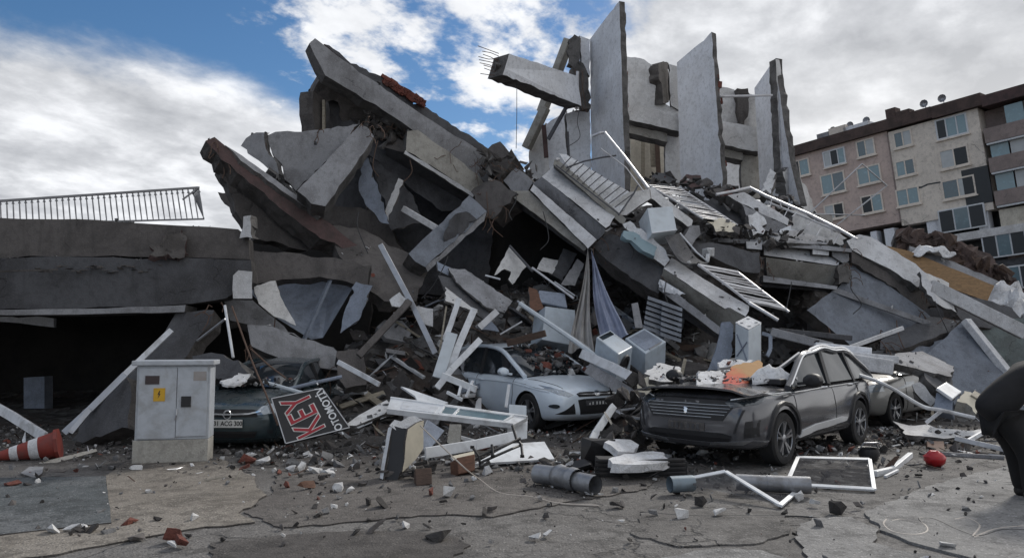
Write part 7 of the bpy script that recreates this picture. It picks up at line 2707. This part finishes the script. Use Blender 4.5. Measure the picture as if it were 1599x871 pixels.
px_box('white_board', 'white tilted board on the boxes right of the silver car', 'board', (1463, 605, 12.4), (1478, 596, 12.8), (1502, 611, 12.6), (1488, 622, 12.2), .05, 'whiteclean')
px_box('crate', 'grey green crate under the white tilted board', 'crate', (1462, 612, 12.5), (1488, 622, 12.3), (1486, 642, 12.2), (1458, 636, 12.4), .3, 'slate')
tri_panel('sack', 'beige sack spilling beside the white tilted board', 'sack', [(1494, 626, 12.2), (1506, 610), (1516, 612, 12.4), (1532, 628, 12.2), (1524, 646), (1518, 636), (1502, 628, 12.0)], .2, 'cream', jag=.03, edge='conc_w', seg=.06)
px_box('cardboard_box', 'small brown cardboard box on top of the beige sack', 'box', (1516, 616, 12.3), (1522, 609, 12.5), (1536, 617, 12.4), (1530, 624, 12.2), .12, 'woodp')
tri_panel('pale_sheet', 'long pale broken sheet on the ground right of the silver car', 'sheet', [(1394, 657, 12.3), (1420, 664), (1448, 662), (1462, 668), (1520, 672), (1546, 666, 12.3), (1538, 678), (1480, 684, 11.6), (1414, 678)], .05, 'plaster_g', jag=.03)
rod('timber', 'white timber lying under the pale broken sheet towards the person', 'timber', [(1492, 684, 11.2), (1570, 702, 10.6)], .07, 'white', .05)
rod('timber', 'short white timber crossing the pale sheet', 'timber', [(1512, 688, 11.1), (1540, 672, 11.6)], .06, 'white', .04)
rod('timber', 'thin dark timber on the road right of the red bag', 'timber', [(1470, 708, 10.5), (1568, 714, 10.2)], .05, 'conc', .04)
px_box('wooden_box', 'red brown wooden box above the red plastic bag', 'box', (1447, 688, 11.3), (1474, 688, 11.3), (1476, 704, 11.0), (1448, 704, 11.0), .3, 'woodr')
px_box('wooden_box', 'dark wooden box right of the red brown one', 'box', (1478, 692, 11.3), (1502, 696, 11.2), (1502, 708, 11.0), (1478, 704, 11.0), .25, 'woodd')
# ---- left side bits
rod('white_plank', 'white plank slanting into the frame at the left edge', 'plank', [(-30, 622, 11.8), (70, 682, 10.8)], .14, 'white', .05)
rod('white_strip', 'white strip along the left edge of the leaning column', 'strip', [(268, 515, 12.3), (138, 642, 11.7)], .09, 'white', .04)
rod('white_strip', 'grey strip at the foot of the leaning column', 'strip', [(196, 584, 11.7), (100, 676, 11.3)], .10, 'metal', .04)
rod('white_strip', 'short grey strip forking off by the traffic cone', 'strip', [(140, 640, 11.4), (110, 676, 11.2)], .08, 'metal', .04)
rod('metal_rod', 'thin white rod hanging above the dark car', 'rod', [(351, 477, 12.0), (364, 558, 11.6)], .022, 'white')
rod('metal_rod', 'thin grey rod slanting from the fascia end to the column', 'rod', [(352, 498, 12.1), (308, 532, 12.3)], .02, 'metal')
rod('cable', 'brown cable hanging from the slab down to the shop sign', 'cable', [(362, 478, 12.0), (392, 560, 11.6), (414, 612, 11.2), (434, 664, 10.9)], .014, 'steel')
rod('cable', 'short brown cable crossing near the shop sign', 'cable', [(392, 545, 11.8), (420, 570, 11.6), (446, 590, 11.5)], .014, 'steel')
rod('metal_rod', 'pale blue rod lying over the top of the shop sign', 'rod', [(412, 596, 11.8), (488, 618, 11.5)], .03, 'boxw')
rod('metal_rod', 'second rod behind the shop sign rising to the right', 'rod', [(414, 616, 11.9), (480, 600, 12.0), (534, 588, 12.1)], .03, 'slate')
tri_panel('broken_sheet', 'pale panel behind the rods over the shop sign', 'panel', [(412, 597, 12.4), (446, 597, 12.4), (446, 608, 12.3), (412, 612)], .03, 'slate', edge='slate')
tri_panel('broken_sheet', 'second pale panel behind the shop sign', 'panel', [(450, 596, 12.4), (466, 596, 12.4), (466, 608, 12.3), (450, 610)], .03, 'slate', edge='slate')
rod('white_plank', 'white plank lying above and right of the shop sign', 'plank', [(528, 565, 12.6), (592, 600, 12.2)], .08, 'white', .05)
tri_panel('bent_plate', 'pale curved plate right of the shop sign', 'plate', [(538, 664, 11.0), (560, 648), (604, 624, 11.8), (612, 634), (600, 646, 11.3), (556, 664)], .03, 'plaster_g')
tri_panel('broken_wall', 'grey brown wall stub with worn plaster above the shop sign', 'wall', [(526, 548, 13.4), (560, 546, 13.5), (568, 556), (572, 600, 13.2), (540, 606), (528, 590)], .3, 'conc_b', jag=.04)
tri_panel('plaster_sheet', 'white torn sheets lying on the bonnet of the dark car', 'plaster', [(344, 594, 11.4), (362, 590), (372, 582), (392, 584, 11.7), (386, 594), (366, 602, 11.2), (350, 600)], .03, 'foam', jag=.02, edge='foam', seg=.05)
tri_panel('mound', 'grey concrete mound lying over the roof of the dark car', 'concrete', [(300, 556, 12.2), (330, 550), (372, 562, 12.0), (400, 590, 11.8), (370, 596), (320, 590)], .8, 'conc_d', jag=.06)
tri_panel('plate', 'flat grey stone plate below the traffic cone', 'plate', [(32, 738, 9.0), (46, 728, 9.4), (68, 728, 9.4), (66, 738, 9.0), (54, 746)], .05, 'conc')
tri_panel('plank', 'pale board lying behind the traffic cone', 'board', [(60, 722, 9.9), (150, 700, 10.6), (152, 704), (70, 727, 9.8)], .04, 'conc_w')

def to_px(p):
    d = p - CAM
    f = d.dot(FWD)
    return CX + F_PX * d.dot(RGT) / f, CY - F_PX * d.dot(UPV) / f


MARKS = [('the utility cabinet', 268, 650), ('the traffic cone', 60, 700), ('the dark car', 370, 650), ('the shop sign', 485, 650), ('the torn post', 630, 710), ('the lying white door', 710, 650), ('the white car', 840, 620),
         ('the crumpled metal duct', 885, 760), ('the sofa base', 990, 720), ('the grey car', 1190, 650), ('the twisted insect screen', 1160, 765), ('the square insect screen', 1300, 740), ('the red bag', 1460, 716), ('the cable ring', 1415, 824),
         ('the silver car', 1395, 620), ('the white planks', 715, 530), ('the curtains', 930, 470), ('the water heater', 1168, 530), ('the washing machine', 960, 545), ('the hanging sheet', 470, 460), ('the snapped column', 700, 370),
         ('the steel plate', 90, 790), ('the pavement slab', 280, 790), ('the lower road edge', 560, 850), ('the slatted blinds', 1030, 495), ('the beige sack', 1512, 628)]
COLW = {'woodd': 'dark brown ', 'woodp': 'pale ', 'white': 'white ', 'conc_b': 'brown ', 'conc': 'grey ', 'conc_d': 'dark grey ', 'slate': 'blue grey ', 'plaster_g': 'whitish ', 'ch_grey': 'grey ', 'ch_dark': 'dark '}


def beside(lb, x, y):
    nm, mx, my = min(MARKS, key=lambda k: (k[1] - x) ** 2 + ((k[2] - y) * 1.3) ** 2)
    dx, dy = x - mx, y - my
    if abs(dx) < 22 and abs(dy) < 22:
        w = 'close to'
    elif abs(dx) > abs(dy) * 1.2:
        w = ('right of' if dx > 0 else 'left of') if abs(dx) < 75 else ('well right of' if dx > 0 else 'well left of')
    else:
        w = 'in front of' if dy > 0 else 'behind'
    return lb + ' ' + w + ' ' + nm


# ---- the wash of boards and panels sunk in the heap
def heap_boards():
    rnd = random.Random(99)
    kinds = [('broken_board', 'splintered board in the rubble', 'board', 'boards sunk in the rubble heap', ['woodd', 'woodp', 'white', 'conc_b'], 46),
             ('sheet_fragment', 'sheet fragment in the rubble', 'panel', 'panel fragments in the rubble heap', ['conc', 'conc_d', 'slate', 'plaster_g'], 52),
             ('concrete_lump', 'rough lump in the rubble', 'concrete', 'concrete lumps in the rubble heap', ['ch_grey', 'ch_dark', 'conc_b'], 60)]
    for nm, lb, ct, gp, ms, cnt in kinds:
        k = 0
        while k < cnt:
            x, y = rnd.uniform(-5, 8.5), rnd.uniform(12.6, 18.2)
            if y < interp(FOOT, x) - .2:
                continue
            z = heap_z(x, y)
            if z < .05:
                continue
            k += 1
            b = B()
            e = Euler((rnd.gauss(-.3, .5), rnd.gauss(0, .5), rnd.uniform(0, 6.3))).to_matrix()
            if nm == 'broken_board':
                L = rnd.uniform(.5, 1.7)
                b.box((0, 0, 0), (L, rnd.uniform(.07, .2), rnd.uniform(.025, .05)))
            elif nm == 'sheet_fragment':
                w, h = rnd.uniform(.35, 1.1), rnd.uniform(.3, .8)
                ng = rnd.randint(4, 6)
                pts = [Vector((w / 2 * math.cos(6.28 * i / ng) * rnd.uniform(.7, 1.1), h / 2 * math.sin(6.28 * i / ng) * rnd.uniform(.7, 1.1), 0)) for i in range(ng)]
                b.prism(pts, Vector((0, 0, rnd.uniform(.03, .12))))
            else:
                vs, fs = rnd.choice(CHUNKS)
                s_ = rnd.uniform(.14, .42)
                b.mesh([v * s_ for v in vs], fs)
            b.v = [tuple(Vector((x, y, z + rnd.uniform(.0, .0) + .10)) + e @ Vector(v)) for v in b.v]
            m_ = rnd.choice(ms)
            px_, py_ = to_px(Vector((x, y, z)))
            one(b, nm, beside(COLW[m_] + lb, px_, py_), ct, M[m_], gp)


heap_boards()


# ---- stones one can tell apart on the road
def stones():
    rnd = random.Random(41)
    spec = [(598, 794, .13, 'ch_dark'), (575, 790, .10, 'ch_dark'), (480, 765, .17, 'woodr'), (530, 768, .10, 'ch_white'), (545, 770, .08, 'ch_white'), (494, 738, .15, 'ch_white'), (512, 742, .12, 'ch_white'), (436, 742, .10, 'brick'), (452, 746, .11, 'brick'),
            (470, 736, .12, 'ch_white'), (448, 762, .07, 'brick'), (388, 716, .12, 'ch_white'), (410, 724, .15, 'ch_white'), (212, 736, .13, 'ch_white'), (300, 730, .07, 'ch_white'), (90, 742, .14, 'conc_b'), (60, 750, .12, 'ch_dark'), (700, 776, .12, 'ch_white'),
            (672, 774, .08, 'brick'), (692, 788, .07, 'ch_dark'), (588, 832, .12, 'conc_b'), (684, 842, .16, 'ch_dark'), (756, 806, .12, 'ch_dark'), (768, 800, .07, 'conc_b'), (842, 784, .07, 'ch_grey'), (920, 776, .09, 'ch_white'), (936, 776, .06, 'ch_white'),
            (962, 792, .10, 'ch_dark'), (835, 842, .08, 'ch_white'), (855, 838, .07, 'ch_white'), (970, 818, .05, 'ch_white'), (1126, 806, .10, 'ch_white'), (1062, 810, .10, 'ch_white'), (1020, 806, .07, 'ch_grey'), (1095, 790, .10, 'ch_dark'),
            (1310, 802, .13, 'ch_dark'), (1338, 794, .08, 'conc_b'), (1280, 824, .08, 'ch_grey'), (1480, 856, .09, 'ch_white'), (270, 846, .12, 'brick'), (282, 854, .10, 'brick'), (268, 858, .07, 'ch_white'), (212, 844, .10, 'conc_b'), (60, 756, .06, 'ch_white'),
            (18, 760, .12, 'brick'), (628, 720, .1, 'ch_dark'), (760, 742, .12, 'ch_white'), (740, 752, .08, 'ch_white'), (850, 728, .14, 'ch_dark'), (880, 724, .16, 'conc_w'), (1250, 780, .09, 'ch_white'), (1272, 790, .07, 'ch_white'), (1400, 700, .10, 'ch_white'),
            (1378, 724, .08, 'ch_grey'), (1330, 706, .10, 'brick'), (1300, 704, .09, 'ch_white'), (1285, 706, .09, 'ch_white'), (1440, 690, .08, 'ch_white'), (1490, 714, .07, 'ch_white'), (1170, 802, .05, 'ch_dark')]
    words = {'ch_white': ('plaster_chunk', 'white chunk of plaster lying loose on the road', 'plaster', 'white plaster chunks on the road'),
             'ch_dark': ('stone', 'dark lump of rubble lying loose on the road', 'stone', 'dark lumps on the road'),
             'ch_grey': ('stone', 'grey lump of rubble lying loose on the road', 'stone', 'grey lumps on the road'),
             'conc_b': ('stone', 'brown lump of rubble lying loose on the road', 'stone', 'brown lumps on the road'),
             'conc_w': ('stone', 'large pale tan stone on the road below the white car', 'stone', None),
             'woodr': ('stone', 'rust brown flat lump beside the red brick pieces', 'stone', None),
             'brick': ('brick_piece', 'broken piece of red brick lying on the road', 'brick', 'red brick pieces on the road')}
    for x, y, s_, m in spec:
        s_ *= .72
        c = G(x, y)
        b = B()
        vs, fs = rnd.choice(CHUNKS)
        e = Euler((rnd.gauss(0, .25), rnd.gauss(0, .25), rnd.uniform(0, 6.3))).to_matrix()
        b.mesh([c + Vector((0, 0, s_ * .35 + .02)) + e @ (v * s_ * rnd.uniform(.9, 1.1)) for v in vs], fs)
        nm, lb, ct, gp = words[m]
        lb = lb.replace(' lying loose on the road', '').replace(' lying on the road', '')
        one(b, nm, lb if gp is None else beside(lb, x, y), ct, M[m], gp)


stones()


# ---- rubble lying on the cars
def car_rubble():
    rnd = random.Random(61)
    mx = HATCH.root.matrix_basis
    pts = []
    for _ in range(230):
        t_ = rnd.random()
        x = .15 + 1.05 * rnd.random()
        y = rnd.uniform(-.35, .72)
        z = 1.42 - .42 * (x - .15) / 1.0 if x < 1.05 else 1.0
        k = rnd.random() ** 2 * .22 * (1 - abs(y) * .8)
        pts.append(mx @ Vector((x, y - .1, max(z, 1.0) + k * .7)))
    scatter('debris_litter', 'bricks, earth and plaster heaped on the windscreen of the white car', pts, CHM, [3, 5, 1, 1.4, 4], .02, .13, 62)
    mx2 = SUV.root.matrix_basis
    pts = [mx2 @ Vector((rnd.uniform(1.0, 1.9), rnd.uniform(-.75, .6), 1.055 + .03 * rnd.random())) for _ in range(120)]
    scatter('debris_litter', 'dust and plaster crumbs on the bonnet of the grey car', pts, CHM, [3, 3, 3, .2, 1], .008, .04, 63)
    mx3 = DARK.root.matrix_basis
    pts = [mx3 @ Vector((rnd.uniform(.2, 1.6), rnd.uniform(-.7, .7), 1.03 + .1 * rnd.random())) for _ in range(140)]
    scatter('debris_litter', 'grey crumbs and plaster on the bonnet of the dark car', pts, CHM, [3, 4, 2, .2, 2], .015, .07, 64)
    # dust and pieces caught on the tilted slabs and under the fins
    pts = []
    for _ in range(280):
        px = rnd.uniform(1010, 1250)
        py = rnd.uniform(268, 330) + (px - 1010) * .16
        pts.append(P(px, py, 19.4 + rnd.uniform(-.6, 1.4)))
    scatter('rubble', 'dark rubble piled at the feet of the white fins', pts, CHM, [1.5, 6, .5, .4, 5], .05, .26, 65)
    pts = [P(rnd.uniform(940, 1340), 0, 17) for _ in range(0)]
    for _ in range(130):
        px = rnd.uniform(1080, 1250)
        pts.append(P(px, 358 + (px - 1080) * .10 + rnd.uniform(-12, 14), 17.6 + rnd.uniform(-.4, .8)))
    scatter('rubble', 'rubble and torn plaster between the upper balcony and the level parapet', pts, CHM, [2, 5, 1.2, .2, 4], .04, .2, 66)


car_rubble()
for lb, out, m in (('reddish slab chunk in front of the middle fin', [(1062, 282, 20.6), (1072, 272), (1094, 274, 20.7), (1096, 288), (1080, 294, 20.4)], 'redslab'),
                   ('grey plate tilted below the doorway between the fins', [(1018, 272, 20.8), (1046, 268), (1056, 282, 20.6), (1030, 292, 20.3)], 'conc_d'),
                   ('pale plaster plate left of the right fin foot', [(1186, 300, 20.3), (1204, 262), (1212, 270, 20.6), (1200, 308, 20.0)], 'plaster_g'),
                   ('brown plate lying below the pale plaster plate', [(1100, 296, 20.2), (1140, 288), (1172, 300, 20.4), (1150, 312), (1112, 312, 19.8)], 'conc_b'),
                   ('dark plate between the tipped railing and the upper balcony', [(1098, 312, 19.4), (1130, 306), (1160, 330, 19.4), (1168, 352), (1140, 348, 18.8), (1110, 330)], 'conc_d'),
                   ('dirty yellowish insulation below the tipped railing grid', [(1104, 346, 17.6), (1126, 340), (1150, 350, 17.7), (1146, 362), (1118, 362, 17.3)], 'cream'),
                   ('torn white sheet caught left of the level parapet', [(1168, 336, 18.0), (1182, 330), (1196, 344, 18.0), (1192, 366), (1176, 368, 17.7)], 'foam'),
                   ('flat grey plate on the ledge of the level parapet', [(1200, 366, 17.9), (1240, 360), (1300, 374, 17.9), (1290, 382), (1216, 378, 17.5)], 'conc')):
    tri_panel('broken_plate', lb, 'plate', out, .12, m, jag=.05, seg=.1)


# ---- chips and dust caught on every ledge of the fallen slabs
def ledge_chips():
    rnd = random.Random(123)
    names = ('slab', 'beam', 'parapet', 'wall', 'fascia', 'band', 'ledge', 'block', 'column', 'face', 'panel', 'sheet', 'plate', 'soffit', 'floor', 'stump', 'underside', 'concrete', 'brick_course', 'plaster', 'strip')
    bpy.context.view_layer.update()
    pts = []
    for o in list(COL.objects):
        if o.type != 'MESH' or o.get('kind') in ('structure', 'stuff') or not any(n in o.name for n in names):
            continue
        r_ = o
        while r_.parent is not None:
            r_ = r_.parent
        if r_.get('category') in ('car', 'person', 'cabinet', 'sign', 'door', 'cone'):
            continue
        mw = o.matrix_world
        c = mw.translation
        if c.y > 30 and r_.get('category') == 'building' and 'block' in r_.name:
            continue
        me = o.data
        me.calc_loop_triangles()
        for tr in me.loop_triangles:
            n = (mw.to_3x3() @ tr.normal)
            if n.z < 0.5:
                continue
            a, b_, c_ = [mw @ me.vertices[i].co for i in tr.vertices]
            if not 8 < a.y < 24 or a.z > 9:
                continue
            k = tr.area * 46 * n.z ** 3
            k = int(k) + (rnd.random() < k - int(k))
            for _ in range(min(k, 60)):
                u, v = rnd.random(), rnd.random()
                if u + v > 1:
                    u, v = 1 - u, 1 - v
                q = a + (b_ - a) * u + (c_ - a) * v
                if mnoise.noise(q * 1.4) > -0.05:
                    pts.append(q + Vector((0, 0, .012)))
    rnd.shuffle(pts)
    scatter('rubble', 'chips and crumbs of concrete caught on the ledges of the fallen slabs', pts[:6500], [M['ch_grey'], M['ch_dark'], M['ch_white'], M['brick'], M['conc_b']], [5, 1.5, 2.2, .2, 1.2], .008, .075, 124)


ledge_chips()


def loose_wires():
    rnd = random.Random(88)
    for k, (x0, y0, Y, dx, dy) in enumerate(((760, 300, 17.2, 14, 70), (806, 300, 17.0, -12, 44), (848, 330, 16.6, 6, 60), (640, 250, 17.6, -18, 60), (560, 330, 15.6, 10, 66), (1040, 440, 15.3, 12, 52), (1186, 400, 17.1, -8, 46), (1330, 430, 16.9, 10, 60),
                                             (1460, 470, 16.6, 12, 60), (430, 480, 14.0, -14, 70), (980, 350, 16.0, 10, 54), (1236, 440, 16.9, -8, 50), (1400, 500, 16.5, 14, 44), (905, 170, 22.5, -6, 60), (700, 400, 15.4, -30, 66), (590, 220, 17.4, -12, 56))):
        p = [(x0, y0, Y), (x0 + dx * .2 + rnd.uniform(-6, 6), y0 + dy * .35, Y - .1), (x0 + dx * .9 + rnd.uniform(-8, 8), y0 + dy * .75, Y - .2), (x0 + dx + rnd.uniform(-14, 14), y0 + dy, Y - .25)]
        rod('loose_wire', beside('thin dark wire dangling in the ruin', x0, y0), 'wire', p, .011, 'cable' if k % 3 else 'steel', group='wires dangling in the ruin')


loose_wires()


# ---- the person at the right edge
def person():
    base = G(1606, 779)
    rt = thing('person', 'person in black jacket and trousers stooping at the right edge', 'person', base)
    rt.scale = (1.0, 1.0, 1.0)
    skin = plain('skin', (.36, .22, .16), .6, bstr=0)
    coat = plain('jacket_black', (.012, .012, .014), .85, bstr=.15)
    trou = plain('trousers_black', (.010, .010, .011), .9, bstr=.1)
    boot = plain('boots', (.012, .011, .011), .6)

    def skinned(name, verts, edges, radii, m, par, lv=2):
        me = bpy.data.meshes.new(name)
        me.from_pydata([tuple(v) for v in verts], edges, [])
        o = link_mesh(name, me, par)
        o.modifiers.new('s', 'SKIN')
        for d, r_ in zip(me.skin_vertices[0].data, radii):
            d.radius = (r_, r_) if not isinstance(r_, tuple) else r_
        me.skin_vertices[0].data[0].use_root = True
        o.modifiers.new('u', 'SUBSURF').levels = lv
        evaluated(o)
        o.data.materials.clear()
        o.data.materials.append(m)
        o.data.polygons.foreach_set('use_smooth', [True] * len(o.data.polygons))
        return o
    # stooping to the right: hips thrown back to the left, trunk and head beyond the frame
    V = [(-.24, 0, .86), (-.14, 0, 1.02), (.02, 0, 1.16), (.16, 0, 1.26), (.25, 0, 1.30), (.34, 0, 1.33), (.42, 0, 1.30),
         (.16, -.18, 1.22), (.24, -.22, .95), (.34, -.20, .74), (.38, -.19, .67),
         (.16, .18, 1.22), (.26, .22, .96), (.36, .20, .76), (.40, .19, .69),
         (-.22, -.10, .84), (-.06, -.12, .47), (-.04, -.12, .10), (.12, -.12, .04),
         (-.22, .10, .84), (-.02, .14, .47), (.04, .14, .10), (.20, .14, .04)]
    E = [(0, 1), (1, 2), (2, 3), (3, 4), (4, 5), (5, 6), (3, 7), (7, 8), (8, 9), (9, 10), (3, 11), (11, 12), (12, 13), (13, 14), (0, 15), (15, 16), (16, 17), (17, 18), (0, 19), (19, 20), (20, 21), (21, 22)]
    RR = [(.14, .11), (.13, .10), (.15, .11), (.10, .08), .055, (.085, .085), (.08, .08), .065, .045, .035, .03, .065, .045, .035, .03, .085, .06, .045, .04, .085, .06, .045, .04]
    RR = [(tuple(x * .74 for x in r_) if isinstance(r_, tuple) else r_ * .74) if i not in (5, 6) and i > 3 else ((.08, .08) if i < 4 else r_) for i, r_ in enumerate(RR)]
    skinned('body', V, E, RR, skin, rt)
    JV = [(-.40, 0, .80), (-.30, 0, .92), (-.14, 0, 1.06), (.03, 0, 1.19), (.17, 0, 1.27), (.26, 0, 1.31), (.17, -.19, 1.22), (.26, -.24, .95), (.35, -.21, .76), (.17, .19, 1.22), (.28, .24, .96), (.37, .21, .78)]
    JE = [(0, 1), (1, 2), (2, 3), (3, 4), (4, 5), (4, 6), (6, 7), (7, 8), (4, 9), (9, 10), (10, 11)]
    skinned('jacket', JV, JE, [(.13, .17), (.17, .19), (.175, .19), (.18, .17), (.17, .17), .13, .14, .105, .07, .14, .105, .07], coat, rt)
    skinned('trousers', [(-.24, 0, .84), (-.22, -.10, .78), (-.06, -.12, .46), (-.04, -.12, .05), (-.20, .10, .78), (-.02, .14, .46), (.04, .14, .05)], [(0, 1), (1, 2), (2, 3), (0, 4), (4, 5), (5, 6)], [.16, .13, .10, .085, .13, .10, .085], trou, rt)
    for p in ([(-.13, -.12, .06), (-.02, -.12, .06), (.14, -.12, .045)], [(-.05, .14, .06), (.06, .14, .06), (.22, .14, .045)]):
        skinned('boot', p, [(0, 1), (1, 2)], [.06, .07, .05], boot, rt)
    skinned('hair', [(.28, 0, 1.38), (.34, 0, 1.41), (.41, 0, 1.385)], [(0, 1), (1, 2)], [.07, .075, .06], M['black'], rt)
    b = B()
    fx = Vector((.44, 0, 1.23))
    b.mesh([fx + v * .018 for v in CHUNKS[0][0]], CHUNKS[0][1])
    for s_ in (-1, 1):
        b.mesh([fx + Vector((.03, .032 * s_, .03)) + v * .011 for v in CHUNKS[6][0]], CHUNKS[6][1])
    b.box(fx + Vector((-.035, 0, -.02)), (.012, .05, .02))
    finish(b, 'face', skin, parent=rt)
    for hx in ((.38, -.19, .67), (.40, .19, .69)):
        for f in range(5):
            a = Vector(hx) + Vector((.005, .018 * (f - 2), -.02))
            d = Vector((.15, .06 * (f - 2), -1)).normalized()
            if f == 4:
                d = Vector((-.3, .5, -.8)).normalized()
            L = [.075, .088, .085, .07, .06][f]
            skinned('finger', [a, a + d * L * .5, a + d * L + Vector((-.02, 0, .01))], [(0, 1), (1, 2)], [.010, .009, .007], skin, rt, 1)


person()
